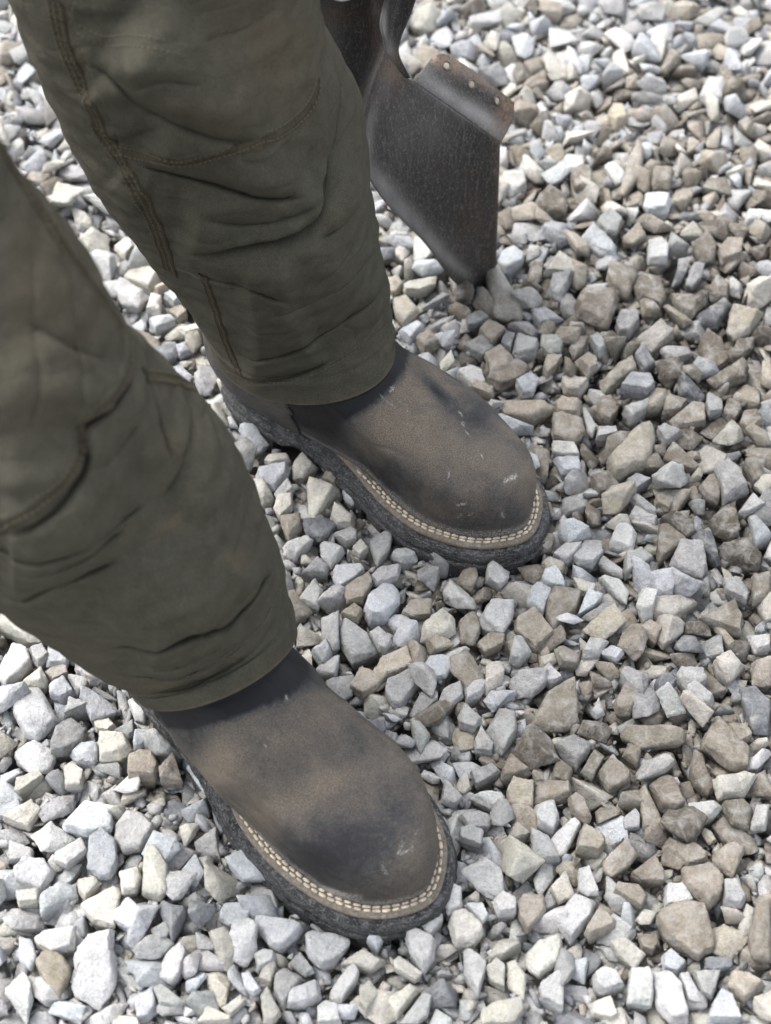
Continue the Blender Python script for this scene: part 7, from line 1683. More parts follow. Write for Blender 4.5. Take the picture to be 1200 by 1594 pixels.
[504,61,253,10,-38,3,-8,2,33,-141,1,-48,-2,11,26,26,31,-35,33,-24,-16,75,68,-93,6,14,34,33,29,29,-111,-29,14,-5,-36,1,26,263,-45,15,25,38,4,29,-148,-38,-1,8,-50,38,70,29,-28,22,31,18,7,60,379,-24,34,12,16,28,36,390,-41,14,10,21,12,73,-305,-5,-48,7,-19,13,55,302,-32,3,-3,16,4,46,-298,-31,-50,-5,8,4,72,-278,8,-9,41,28,26,57,317,-29,6,38,-1,7,42,339,-40,-49,-30,-5,7,44,225,-6,-19,6,7,6,65,-337,-24,51,-2,-28,10,51,128,-39,24,-13,-15,26,33,-35,-40,-18,8,-18,4,35,-308,-13,-2,-4,-23,43,43,415,-39,45,-36,5,0,46,-212,-38,6,-56,2,46,51,-159,-11,42,16,4,41,68,-128,-6,0,-26,-22,4,30,254,-1,21,-13,17,3,43,359,-30,-19,4,-2,9,40,234,-40,31,-8,-10,2,50,-116,-35,-14,46,34,7,52,436,-18,-33,46,17,22,51,126,-33,11,23,31,11,31,-159,-5,-27,8,8,6,56,135,-39,8,32,46,24,40,231,-38,1,1,-21,26,29,-28,-43,55,-21,6,11,30,-269,-4,45,12,5,7,60,3,7,-14,7,-29,14,66,-191,-5,11,-29,-31,12,38,-334,1,42,28,-25,15,54,-244,-6,-28,-46,-9,2,46,402,-25,9,-12,43,7,70,269,-24,1,-8,-7,19,50,66,-6,0,0,45,1,29,109,-29,1,-22,26,7,43,-48,-22,-11,32,39,7,56,-146,-11,-3,-35,26,10,43,71,-34,-34,23,24,5,61,-319,-36,-1,40,-41,32,67,-306,-14,2,29,17,4,24,61,-35,23,-25,-5,6,53,291,-33,-2,-3,-33,6,64,-217,15,16,0,-9,5,28,-156,-45,22,-7,-5,1,27,86,-38,-15,33,5,10,73,-192,-24,21,-56,-1,21,43,292,-42,20,17,28,21,42,428,-5,27,-41,18,2,64,391,-21,-23,-11,-27,11,40,177,-26,1,16,9,2,54,19,12,-35,11,0,2,54,-438,-3,-21,2,0,0,57,45,-39,-8,-32,-48,8,72,423,-6,-17,19,-25,9,47,-149,-15,30,23,41,2,27,-398,-15,-24,4,29,4,24,-36,-16,34,14,44,5,60,-259,-21,-16,26,-31,10,46,304,-4,-20,8,25,9,48,0,-21,40,-5,3,3,52,475,-10,-36,-43,-5,25,64,-478,4,-9,-2,-18,10,60,66,-23,32,-12,10,31,34,-192,1,-3,-15,53,35,36,-35,-17,-14,-47,-21,3,73,-183,-20,5,-28,48,1,65,-63,-2,28,0,-7,5,64,394,-19,16,10,-16,4,58,81,-34,9,-58,-9,17,53,-355,-35,7,-19,-48,19,65,-466,-21,19,-38,-36,9,48,348,-7,10,-5,21,56,39,-279,-8,5,-29,-35,3,43,-16,-28,42,0,25,5,35,228,-43,24,8,14,16,59,-16,2,-45,10,-16,25,49,-198,-25,-1,-41,14,9,42,373,-40,-18,27,-27,2,68,-54,-29,12,-12,9,14,36,-11,-36,45,-5,-26,67,43,-211,-10,-28,-19,11,77,67,183,-1,51,-3,12],
[508,33,187,-46,-4,0,-17,25,66,16,-36,-6,1,27,16,27,254,-47,-27,-42,3,80,22,-175,-31,-5,-45,14,6,27,-240,-47,-3,-52,9,7,46,-160,-44,2,-5,59,27,40,-239,-27,-22,-33,-28,27,38,339,-16,12,-7,31,12,36,113,-41,-9,-2,25,2,46,330,-44,-3,3,-48,40,33,-387,-19,-12,5,35,1,26,53,-33,-13,36,-30,6,36,-295,-46,-45,-23,-3,38,31,-387,-15,-24,46,4,21,48,202,-35,10,4,-39,54,24,-199,-45,-48,-34,-7,18,73,-315,-34,-10,3,-26,1,46,-293,-38,-21,26,-43,5,70,-110,-39,-33,47,-9,20,33,317,-27,-37,-10,1,15,73,-342,-12,7,-55,14,22,63,-397,-8,-26,-46,8,12,44,-417,-42,-58,6,6,12,72,-396,-25,-4,-1,-43,7,24,-187,-29,-11,4,3,1,43,-162,-21,-10,45,13,6,60,-350,-33,20,35,20,2,61,356,-17,51,-12,-7,25,26,119,-26,-31,-51,-2,2,29,-250,-26,-16,16,-9,8,41,116,-43,-1,4,-38,7,44,-272,-30,15,-23,45,12,18,-257,-14,-39,-32,-7,59,36,400,-9,31,-23,35,13,44,247,-39,-11,-2,46,14,58,347,-7,57,11,4,37,67,-102,-9,24,-6,-11,6,59,165,-10,9,1,-32,19,40,288,-21,10,53,13,11,45,-141,-38,-12,1,-47,7,39,186,-20,51,-11,31,25,68,-56,-11,0,-5,-36,28,65,-285,-43,-52,9,-12,8,45,-273,-35,-38,14,8,1,65,-76,-43,41,-40,16,14,30,337,-25,-6,-31,34,23,54,318,-22,-14,27,-24,5,39,129,-30,-8,-43,22,17,67,-67,-38,-2,2,-13,2,60,70,-12,31,-33,29,32,36,-109,-45,-3,-2,4,11,50,-76,-16,4,51,-14,5,33,422,-1,-28,7,-10,0,56,112,-43,-2,-3,27,6,42,286,-2,17,-40,-2,41,51,242,-20,-4,25,23,21,65,306,-10,21,-55,10,7,59,-108,-35,3,-7,-24,11,46,80,-41,-27,49,4,16,46,459,-15,-38,-45,-10,15,52,-40,-23,34,-47,-3,2,73,229,-3,-21,-30,-20,6,47,-19,-33,-31,46,2,1,50,35,-43,-54,1,-4,13,44,265,-11,32,-36,-14,10,49,-236,-33,9,0,-8,10,61,-288,-35,21,-51,6,52,45,-369,15,0,52,-16,1,51,-353,10,-14,0,-47,40,59,30,-34,50,5,2,20,65,195,-14,-12,-18,24,140,36,203,-1,-49,8,14],
[604,63,107,-9,9,15,23,56,62,341,-24,-44,14,-30,14,59,-383,-32,15,26,29,1,64,-223,-34,1,-5,20,21,38,92,-45,0,-53,10,6,70,221,-33,7,15,-25,11,47,-19,-42,27,-3,-16,57,62,-359,-10,-1,5,-22,29,73,199,-25,-3,6,-9,10,55,-145,-26,-41,-6,-11,19,30,-160,-46,-41,-29,-1,42,31,187,-6,23,-6,-7,37,66,-181,-39,-13,35,46,1,48,217,-20,6,-17,51,15,67,356,-40,25,10,14,24,66,-140,-39,-5,34,-42,7,40,-264,-38,5,55,15,4,37,-111,-29,-41,-7,24,28,51,430,-42,20,20,14,16,69,-438,-27,-13,-18,21,2,67,353,-33,3,-8,34,9,59,-199,-22,-37,-40,-6,6,27,165,-32,-15,5,8,4,28,55,-33,-34,23,-12,16,43,177,-16,-18,28,1,29,31,69,-24,-16,48,-31,13,65,-292,-42,-10,15,-22,33,58,-69,-43,-22,-46,5,4,44,336,-6,8,46,16,6,64,-278,-9,39,-3,-32,2,43,314,-40,0,-7,24,6,34,217,-22,-20,-9,-28,4,46,48,-15,-20,-44,19,2,34,-233,-42,-51,17,-20,94,45,307,-29,1,-50,33,3,54,-69,-43,-44,-25,-2,6,56,36,-23,37,29,17,5,72,-1,-39,-11,-21,51,4,28,309,-46,-52,-1,-8,30,44,186,-22,42,31,7,1,61,100,-14,-1,3,45,4,51,278,-19,-3,-43,36,2,27,-158,-12,-4,5,35,2,64,327,-42,-14,-16,43,5,73,-138,-37,-30,-18,10,9,46,302,-16,30,-4,-5,19,41,301,-45,-43,37,-14,34,72,416,-10,-11,8,12,2,33,-5,-16,-3,53,19,13,29,-28,-36,4,21,-34,14,48,288,-21,26,24,9,10,47,-68,-24,-19,-17,37,4,54,300,-9,-33,-21,8,3,65,445,-27,44,-18,2,2,56,145,-15,17,-37,-28,9,65,-491,-8,-4,9,18,19,53,-72,-37,-58,-8,-1,24,29,-192,-8,8,-38,-28,5,51,281,8,23,-9,-6,1,73,262,10,-21,-21,39,59,58,-254,-22,0,17,12,9,50,-409,-20,-8,14,23,6,39,-239,-25,-20,-9,18,42,68,200,-32,25,-47,-2,5,56,-186,-27,15,26,-39,4,66,180,-35,12,17,4,7,53,189,-12,-5,28,-50,62,65,-156,-8,-40,1,-4,91,41,-182,-4,32,47,8],
[511,63,-171,-33,-2,-15,23,97,45,191,-32,5,33,-13,17,57,314,-12,14,36,39,13,33,-111,-18,-4,34,-14,72,73,-384,-42,-8,31,-15,60,56,-202,-8,-9,23,-13,18,72,-78,-29,17,26,-46,65,29,-117,-44,-7,-23,-36,2,41,349,-3,4,-32,-45,4,37,-313,-16,-19,38,-9,6,34,169,-25,-17,-12,-31,3,68,23,-33,31,-34,-12,12,47,278,-25,41,15,-22,7,35,-151,-42,-29,-20,27,1,26,222,-43,-30,16,-5,1,53,-70,-19,0,2,20,1,73,-139,-26,-10,15,1,34,60,-142,-46,-41,12,10,7,51,-265,-16,-30,-11,33,25,49,-255,-47,-34,25,2,5,61,416,-44,-10,28,-14,22,48,-231,-36,-50,21,3,10,62,335,8,0,-12,-8,17,64,-265,-44,-1,31,-22,3,30,-163,-19,-22,-33,3,1,55,-184,-2,31,40,-12,9,67,317,-45,3,46,-18,1,29,-272,-28,2,-5,0,5,71,-371,-34,14,1,17,2,44,-387,-13,10,-1,-6,69,51,137,-40,7,-16,-18,17,53,-272,-15,4,-43,27,23,50,-215,-42,-9,19,-20,26,65,-44,-37,1,-17,-36,4,68,224,-43,-54,7,8,8,38,-37,-27,-23,29,-12,45,30,131,-44,21,2,30,25,32,218,-44,14,1,19,41,69,-281,-14,-29,-39,5,10,45,140,-14,7,-7,-27,5,49,-11,-10,4,36,-7,27,55,-258,-18,1,39,13,31,66,165,-43,-55,1,8,13,40,196,-7,-29,50,-7,12,60,67,0,-1,38,-27,10,65,-212,-44,27,30,-43,2,38,297,-46,-26,-25,44,13,63,320,-9,13,0,32,5,53,-12,-34,-24,8,30,10,62,-374,-32,1,13,-10,1,54,496,-15,20,4,17,16,69,243,-35,10,16,51,11,70,-137,-25,-36,20,-1,4,50,-156,-26,50,21,-24,14,51,164,-23,-10,-5,-7,9,35,-366,-47,2,51,-11,37,34,-434,-16,-10,18,-32,54,45,-97,-33,-28,47,7,37,47,-259,-17,58,-5,13,22,53,-393,-16,-6,26,-14,8,41,-163,-23,-32,9,4,7,42,142,-16,-33,-6,7,19,73,-114,-19,-27,-11,20,1,67,17,-10,7,1,-30,9,56,68,-7,-31,-2,-51,33,35,43,-18,-29,10,1,18,73,-27,-11,-7,38,-8,9,56,191,-18,-18,35,1],
[523,45,-97,-47,50,-24,-6,41,35,-106,-25,9,-4,24,66,25,289,-33,-24,-25,3,21,44,-326,-19,16,54,12,11,42,314,-19,43,34,-21,38,69,336,-23,-54,-2,6,2,34,39,-47,51,-19,-5,6,48,22,-47,-4,3,-5,14,69,-99,-10,-36,-3,22,38,34,397,-27,53,-2,9,24,29,172,-47,2,11,-50,9,67,380,-28,-49,-30,-12,11,62,124,-9,-2,-8,4,17,39,91,-42,-35,34,-18,49,68,-293,-2,0,0,-53,26,40,-252,-45,-7,-58,4,8,39,-160,-28,-7,2,-8,1,56,-281,-37,10,-32,-47,16,62,-260,-23,34,-45,2,28,40,381,-47,36,-44,-8,20,24,-345,-23,13,-37,37,2,67,380,-44,-9,58,10,14,59,392,-34,-24,-52,-5,30,66,-99,-22,-30,6,-45,8,44,388,-12,3,-30,11,29,58,-151,-30,49,4,-19,30,38,-120,1,-2,-10,5,34,35,-329,-12,26,-16,17,1,27,-119,-11,17,47,2,3,40,163,-47,27,-51,-9,4,49,-375,-2,-16,-7,12,31,60,365,-4,-6,-15,54,47,47,-107,-18,-18,13,-50,6,34,-271,-21,-7,1,22,22,50,-205,-47,-4,3,-3,17,68,-82,-5,1,4,1,22,69,-399,-21,-12,14,-18,2,56,261,-15,-13,-7,-2,9,60,186,-6,22,-49,10,2,52,-203,-27,41,-10,-31,29,64,-80,-40,-50,-16,0,26,27,279,-30,-8,-19,26,12,43,-81,-36,11,-11,57,2,36,339,-29,3,1,-36,7,72,320,-40,-1,-6,29,27,73,-414,-6,-25,53,-3,6,72,93,-43,-7,-3,30,4,65,-461,-13,-54,19,14,22,40,-48,-32,-9,2,22,2,52,267,-28,-1,39,9,6,39,260,-21,24,-10,11,33,63,369,-7,7,17,-56,38,65,-94,-9,-4,8,-33,5,51,-379,-17,-4,-34,8,2,65,-37,-13,-4,4,-23,9,32,320,-37,36,25,34,1,73,127,-16,-4,11,-33,18,45,-46,-13,-47,22,11,51,69,-397,-11,-1,-59,0,7,64,194,-32,8,11,7,34,66,231,-10,-40,-42,-3,25,47,124,-22,4,1,11,45,42,19,-14,26,12,1,15,41,113,-15,8,9,-55,50,35,73,-20,-41,31,12],
[504,44,52,-44,4,18,-47,42,35,205,-22,-12,38,-15,5,58,-207,-42,41,-19,-13,9,41,96,-39,24,21,-1,20,65,-85,2,55,-10,-1,92,38,-230,-30,52,-12,5,6,44,-212,-41,1,12,-12,4,32,-391,-26,-1,25,28,2,28,-317,-26,-17,17,34,5,32,-217,-37,-14,-34,-36,78,47,-309,-2,56,-9,5,19,33,-172,-43,29,3,20,11,45,82,-36,-1,22,16,35,51,-407,2,32,-11,2,5,48,-101,-29,2,1,-25,1,32,281,-32,17,9,2,0,40,-24,-38,-21,-6,47,55,42,-42,-41,22,31,42,11,43,-159,-18,33,-29,-19,25,53,-124,-17,6,19,-19,18,28,214,-46,-14,-8,37,12,48,189,-21,-2,-6,-37,5,23,-34,-37,-31,23,17,42,51,398,-21,-8,23,-18,2,35,-191,-20,-20,26,19,9,39,-250,-44,-11,-16,53,37,71,-259,-31,34,10,15,2,31,38,-3,-23,26,18,10,61,-272,-31,-20,-6,21,25,73,-8,-32,34,-12,-3,45,57,-210,-24,36,3,11,18,31,239,-44,-21,3,0,25,38,-237,-44,-1,10,-1,1,59,204,-32,-8,5,-19,6,53,186,4,14,40,-33,9,63,-153,-37,28,-9,5,28,62,111,-40,15,2,-56,4,53,244,-19,23,30,13,7,53,-175,-8,-6,-2,28,40,35,35,-33,17,-18,-18,14,69,411,-27,-41,39,12,43,33,202,-27,8,-3,8,1,63,-444,-1,-12,8,13,4,29,-229,-27,-28,6,-6,9,65,109,-40,-11,-18,55,6,56,-39,-25,-24,28,42,4,53,347,-15,18,-1,-33,3,63,158,-4,-4,24,7,30,73,-53,-32,15,-55,-14,1,73,-469,-37,-9,10,-12,17,67,23,-29,0,-45,-23,38,32,-506,-23,1,25,0,14,38,168,-28,0,13,26,14,52,-106,-12,-26,11,-6,27,45,457,-15,-49,13,16,2,40,-123,-20,-1,-57,-9,0,72,506,-27,3,16,-27,54,54,108,14,3,13,-28,10,69,121,-3,9,-42,-35,47,48,59,-12,-1,13,-26,19,45,-4,-12,22,-5,-4,13,67,-150,-26,-6,28,48,13,66,57,-7,-6,-1,17,4,46,226,-18,30,-15,-11,1,70,177,-19,0,-14,-38,70,63,-47,-6,-10,-32,22,39,48,171,-7,38,19,-11],
[499,38,-224,-15,0,38,-44,4,30,-25,-43,55,-7,-10,97,69,-301,-19,49,9,10,5,37,86,-43,25,-39,-20,37,62,-280,-21,48,27,-13,34,62,363,-16,-53,20,-10,7,32,-374,-24,-52,-11,6,4,53,-306,-26,53,-21,-16,10,64,-90,-36,-9,44,-8,17,56,-390,-4,31,-37,-20,26,65,176,-33,41,-4,11,7,41,-177,-23,-51,1,-24,18,60,140,-40,-39,-17,28,2,71,108,-10,8,47,13,9,45,133,-33,6,39,-11,17,51,250,-36,-34,-39,-31,11,26,-109,-39,21,34,-19,0,67,327,-35,-44,34,10,1,39,254,-38,1,1,-52,9,58,395,-27,-10,3,13,4,38,82,-41,-36,-17,35,35,46,26,-26,11,-15,13,48,71,400,-26,28,51,-1,2,51,-397,-31,-10,19,-16,37,57,-124,-27,37,2,25,8,39,331,-38,-2,2,-51,10,57,-198,-15,-5,4,-44,1,71,230,12,-51,3,23,28,49,-276,-36,0,-1,0,27,66,326,-18,-26,-23,33,3,73,-415,-16,-6,9,0,1,44,-394,-42,20,44,23,3,52,-313,-23,38,-35,7,4,28,-347,-27,18,43,-2,2,29,-264,-24,-23,37,1,14,69,-177,-5,14,6,12,34,25,-144,-23,-1,30,-13,1,73,-372,-24,-1,0,-24,4,66,-155,-12,-48,-28,12,21,31,-84,-25,-37,9,-40,0,52,-106,-8,33,-17,1,3,67,-37,-31,-24,47,9,2,40,-63,-25,-25,44,8,4,46,0,-11,-51,-5,-22,6,64,397,7,6,1,10,6,57,323,-39,14,-47,-24,29,58,0,-25,38,19,-35,9,41,11,-34,9,-29,-5,12,66,90,-10,32,-27,-14,79,39,-353,12,-17,20,1,26,35,-212,1,-1,3,-32,27,54,-414,-10,-39,36,-18,36,73,-290,-30,30,44,-6,11,67,-449,-20,6,49,-9,5,48,-53,-9,-26,-10,28,4,69,373,-22,-52,18,20,2,65,-73,-34,24,-34,-10,6,72,42,-24,14,30,-35,85,53,247,-24,8,56,16,8,49,-301,-14,-16,39,-2,4,61,-396,-16,45,-8,-1,9,44,-113,-31,13,-3,9,3,68,129,-26,4,-37,-15,12,29,-5,-24,8,36,-10,0,36,155,3,12,-6,13,9,55,-136,-1,2,-17,-47,29,51,211,-23,-23,20,36,23,35,-31,-31,-12,-34,-47,27,46,76,-13,17,13,-45,14,46,134,-14,10,53,-9,16,53,90,-37,49,-26,-9,24,57,-63,-22,-27,-11,4,46,59,-218,-37,-11,52,4,3,41,-92,-16,-16,23,-38,50,65,73,-11,-32,26,-7,37,43,-113,-8,45,-27,17,28,72,123,-35,-35,-31,34],
[514,29,188,-45,-2,-15,56,15,33,108,-28,30,44,23,18,28,-254,-30,21,49,19,57,28,127,-45,43,37,3,5,40,-279,-19,4,25,-19,51,29,157,-46,-14,-6,18,34,47,170,-43,-15,-2,5,41,65,354,-20,12,0,25,38,67,-29,-36,17,-9,-27,3,65,-320,-27,-8,5,19,11,20,-230,-46,41,-37,-6,42,51,-329,-8,16,13,-20,18,29,-44,-42,8,-31,43,34,49,-281,-22,6,14,43,10,63,254,-38,43,-32,-5,29,60,212,-12,31,-2,-9,24,48,-421,-32,1,54,6,14,37,-361,-38,-9,23,44,12,69,-243,3,11,10,14,14,53,-323,-40,2,17,43,8,38,251,-8,-5,48,18,7,39,102,-35,15,15,-2,5,58,-43,6,23,-26,-45,21,39,-406,-31,-33,29,32,16,47,128,-41,-8,59,6,9,55,-133,-42,-10,-14,35,4,66,-342,-17,35,-13,-41,48,72,-236,-33,45,12,8,17,51,-374,-20,28,-29,44,10,73,17,-27,-25,5,-20,53,66,-376,-28,40,29,7,32,70,-329,19,6,-5,45,6,39,-292,0,4,-1,37,36,51,206,-40,39,-43,-5,8,72,-223,17,-3,23,48,2,54,-140,-11,-1,2,-41,19,68,-298,-31,15,-47,-14,26,23,-283,-47,-14,-4,12,62,56,-289,-3,-10,-28,35,12,39,311,-37,37,0,-5,0,64,107,-26,10,-11,-34,23,57,406,-20,-28,6,43,10,37,130,-11,-7,-7,-8,0,46,418,-1,9,-27,33,19,49,249,-15,0,-11,57,6,30,136,-30,-36,36,31,5,61,0,5,39,-20,0,15,35,-319,2,-22,0,24,3,42,-124,-24,-6,-5,-5,2,30,162,-8,26,-13,-19,4,45,176,-22,21,9,-51,2,44,-369,-14,-33,-44,-2,13,55,112,-30,-16,18,-40,9,27,199,-17,-14,14,-29,0,72,-36,9,-29,46,4,4,49,-430,-16,1,-46,29,2,50,477,-17,-27,14,-1,70,66,110,-26,23,-4,-28,4,33,40,-35,4,5,-59,22,65,-21,-36,17,-40,-24,19,67,376,-13,-32,-42,15,26,71,-231,1,-16,29,-31,24,34,-53,-16,11,-12,11,10,44,-203,-9,-15,-1,23,128,64,163,14,6,35,-23],
[493,67,177,-31,-3,-20,-22,7,40,242,-27,-37,-7,8,22,55,-110,-16,-8,-15,41,26,55,-154,0,-11,-6,-48,27,34,178,-9,3,-55,-12,75,48,322,-10,-14,-6,-29,41,33,8,-43,-28,43,-9,11,30,389,-43,-3,56,-11,50,51,86,-8,-3,32,-31,9,36,150,-21,-17,-28,24,27,42,301,-41,-1,-5,7,1,41,-400,-16,0,46,27,12,33,246,-22,54,-15,-11,8,58,-83,-35,-8,-8,6,21,32,-75,-42,10,-16,1,1,44,21,-26,2,33,-26,45,42,-91,-5,-19,5,23,7,44,327,-18,3,54,-1,6,44,342,-17,-1,-19,32,1,51,-163,-29,10,7,17,10,41,-167,-43,-5,-4,18,14,73,-102,-6,-21,-5,-51,19,45,252,-1,-28,-17,37,1,53,262,-34,-36,-12,32,4,72,189,7,-36,-16,14,51,65,315,1,21,44,1,3,54,380,-15,-6,33,-49,5,40,227,-11,-24,18,24,9,40,377,-19,-1,-3,-4,16,43,-187,-37,-19,-25,-47,22,41,-116,-34,30,-41,7,13,46,-259,-4,10,5,50,46,29,126,-11,32,21,12,5,72,-392,-13,18,18,21,14,48,-167,2,-43,-34,1,22,47,-115,-25,-49,-21,12,24,40,46,-22,9,38,-33,25,48,-310,-4,-13,20,-9,5,51,186,-18,27,32,-32,2,66,-331,-16,-19,-5,27,30,35,-165,-24,-28,-17,50,6,51,-29,-34,-27,24,-21,9,44,136,-20,-16,-27,11,10,56,-17,-22,16,1,-42,22,63,420,-12,-2,-18,6,4,35,-341,-22,-18,0,-55,17,65,182,-11,-8,-8,19,0,68,369,-34,-48,-14,8,13,27,-121,-21,8,29,-14,13,67,403,-29,-10,-44,28,4,33,245,-42,3,-26,46,2,58,61,-35,0,-14,-13,7,51,-173,-42,-2,12,-55,2,49,-202,-35,16,-7,44,7,69,-321,-25,2,-41,41,9,73,-147,15,30,4,-2,17,44,14,-37,-33,1,23,11,43,96,-21,-30,-20,19,2,47,147,-5,-43,-28,-12,37,40,-335,-21,-37,-24,28,13,55,-366,-36,9,-16,1,6,65,-8,-13,-4,-5,-7,15,62,479,-16,-35,-19,26,26,59,-223,-34,-31,13,-21,18,40,-307,-16,33,-8,12,8,36,-104,-17,44,3,9,0,59,-73,-14,-33,8,17,25,45,-440,-11,15,-4,22,26,27,239,-18,39,2,2,8,42,-276,-2,-15,16,-4,4,68,404,-19,-38,26,8,37,65,157,-30,-9,31,-13,5,67,17,1,41,40,-14,45,47,304,-20,-17,3,-55,38,43,62,-18,-21,35,5,43,59,-176,-23,36,36,-13,51,63,-209,-18,2,-14,21],
[553,45,-3,-31,-33,-22,-15,23,28,40,-42,6,13,22,11,64,-218,-11,-31,-28,10,20,31,64,-43,48,-30,-16,34,39,342,-8,17,-27,-27,13,44,44,-40,-52,-8,0,2,48,-189,-7,-4,19,11,10,39,44,-25,14,22,-47,5,68,-126,-27,17,-54,1,2,69,337,-12,-19,-48,-31,10,22,-191,-36,11,-18,-32,44,51,-331,-41,-5,-8,58,11,26,-376,-45,46,38,-4,29,45,160,-5,-4,-3,-16,47,49,-91,-17,7,-7,20,11,36,-245,-44,-6,0,21,3,33,-401,-11,-23,10,37,1,25,-257,-46,-43,20,-10,1,70,200,8,-14,26,-19,1,49,-202,-27,-2,-32,-39,2,62,-263,-28,-37,31,9,47,41,-404,-3,9,41,24,13,42,-275,-12,17,-6,6,25,40,378,-21,1,0,3,12,39,310,-39,31,5,23,30,63,-110,-1,20,8,46,3,49,-420,-9,-8,-55,15,9,32,237,0,23,3,-41,52,46,-400,-7,13,-9,50,28,51,-307,-19,-2,10,16,9,59,-312,0,8,-2,-18,24,36,307,-17,23,-36,-18,12,33,-127,-29,22,-33,-33,2,48,53,-7,6,34,-10,14,57,-210,-29,17,26,18,11,33,-94,-44,56,11,-4,18,29,-107,-21,-15,39,-28,30,65,-153,-39,-45,-7,1,5,56,-90,-9,5,-4,0,4,58,-2,-9,56,-7,19,39,32,198,-44,28,49,0,48,63,284,-4,-11,-25,45,19,40,343,-39,20,8,39,11,49,-376,7,5,-7,2,0,57,-13,-40,-17,51,-20,4,67,163,-28,32,-12,-37,2,48,-154,-25,34,26,34,24,35,95,-43,-52,-23,4,6,33,-84,-12,19,-38,24,2,45,406,-16,52,-3,-30,4,53,-218,-19,26,5,-25,11,66,-350,-4,1,18,32,15,49,119,-30,10,52,1,4,31,148,-13,-32,25,19,14,65,70,-20,55,-19,-3,7,42,196,-3,16,21,3,1,43,53,-7,41,12,2,17,51,-148,-37,-8,17,47,4,60,70,-35,11,-3,32,11,73,-466,-26,-8,37,-30,13,49,-478,-19,-1,26,7,7,24,240,-12,26,-12,20,14,54,300,-31,10,-15,-39,5,37,-98,-44,-44,16,-8,6,35,-23,-35,5,23,2,1,61,-506,-35,-3,16,-37,16,65,-316,-14,15,12,37,4,49,-300,-7,3,45,-4,25,47,-231,-27,17,-38,-18,15,37,-248,-19,-41,-22,20,11,46,299,-28,0,-35,5,48,64,-363,-16,-7,15,53,25,35,-215,-9,50,-6,-8,21,56,-253,-28,46,24,14,30,55,-22,-2,-7,-46,-9],
[513,28,61,-21,25,-5,-45,4,32,-169,-45,-22,50,17,0,64,139,-39,6,-49,7,7,24,58,-47,0,-2,-10,9,27,86,-22,4,-50,22,38,59,165,-25,-3,22,-36,25,49,-122,-22,21,-21,50,61,43,215,-39,-3,-8,-12,4,24,128,-46,-42,-27,-9,7,32,-286,-17,42,-16,-12,32,65,-201,-21,49,-12,5,27,50,295,-12,51,-21,2,1,40,293,6,5,12,34,23,41,-398,-23,-22,-36,4,10,56,-389,-29,-41,-28,-11,23,54,377,-18,-39,-38,-4,7,73,102,-34,2,10,31,3,70,360,-6,18,9,-5,2,32,210,-45,-27,52,-13,10,25,8,-45,24,2,-22,11,45,3,-42,7,-1,-21,8,56,-189,-40,-49,-16,-12,11,36,-194,-45,4,-54,11,7,48,353,-10,51,-30,8,3,36,-392,-45,-51,-7,-5,41,69,-394,-5,46,5,-6,20,72,-178,1,57,-2,-8,10,69,-225,-11,44,-30,-17,8,73,-283,-35,4,-5,-47,7,39,353,-36,-21,46,5,1,69,-175,-24,6,-6,-39,2,66,-163,-37,14,-9,-41,10,35,-246,-31,13,-31,6,15,62,-297,-37,-2,-55,-5,9,26,159,-46,-50,-12,-3,36,44,90,-36,0,-10,48,2,37,-134,-45,2,0,41,4,36,361,-26,14,50,-10,28,66,35,-34,-1,50,19,30,42,313,-20,-56,16,-2,2,50,-399,-31,23,-2,-42,1,64,321,-24,-42,14,-16,3,38,56,-16,4,-13,-17,0,65,376,-20,13,19,35,2,41,298,-20,8,-11,28,26,38,-374,4,-19,41,13,1,64,263,-20,3,-17,26,63,48,93,-42,-22,-44,-1,3,36,341,-44,-55,0,-3,18,52,373,2,-50,18,-25,8,64,-62,-38,0,-4,2,15,27,55,-32,-41,-2,38,14,68,-28,-5,27,47,3,13,40,364,-41,24,-17,-43,2,54,320,-32,-9,-6,-23,21,27,-254,-46,2,0,42,0,51,-352,-14,-5,-11,36,12,25,-145,-19,16,1,17,59,65,218,-39,6,-4,-38,28,28,-305,-29,8,10,-5,0,57,-132,-43,2,0,55,25,38,262,-8,9,-36,-5,2,73,404,-18,-3,-14,-3,8,60,-174,-25,46,-12,25,1,35,306,-13,16,30,-7,28,26,404,-1,25,1,-22,6,42,320,-25,26,12,32,8,64,-424,-22,-42,-38,14,1,49,-453,4,38,40,0,6,54,-288,-13,-9,-47,-20,14,40,129,-4,-35,-29,-23,0,51,-62,-31,-6,-52,-18,0,72,-221,-8,-6,-5,48,15,39,-377,-42,8,18,18,25,49,362,-29,-14,55,4,6,59,-332,-28,-7,-6,-38,2,45,188,7,-11,9,-42,13,51,353,12,-42,14,-11,5,44,320,-34,21,-5,53,0,57,191,5,4,-17,20,49,37,187,-28,-53,-24,-12,11,73,285,-6,-5,4,58,23,33,148,-12,-48,18,-24,13,59,-297,-19,20,12,7,4,61,183,0,7,-20,37,4,36,-188,-29,26,15,19,18,73,10,-1,-23,36,15,44,41,109,-22,10,1,-50],
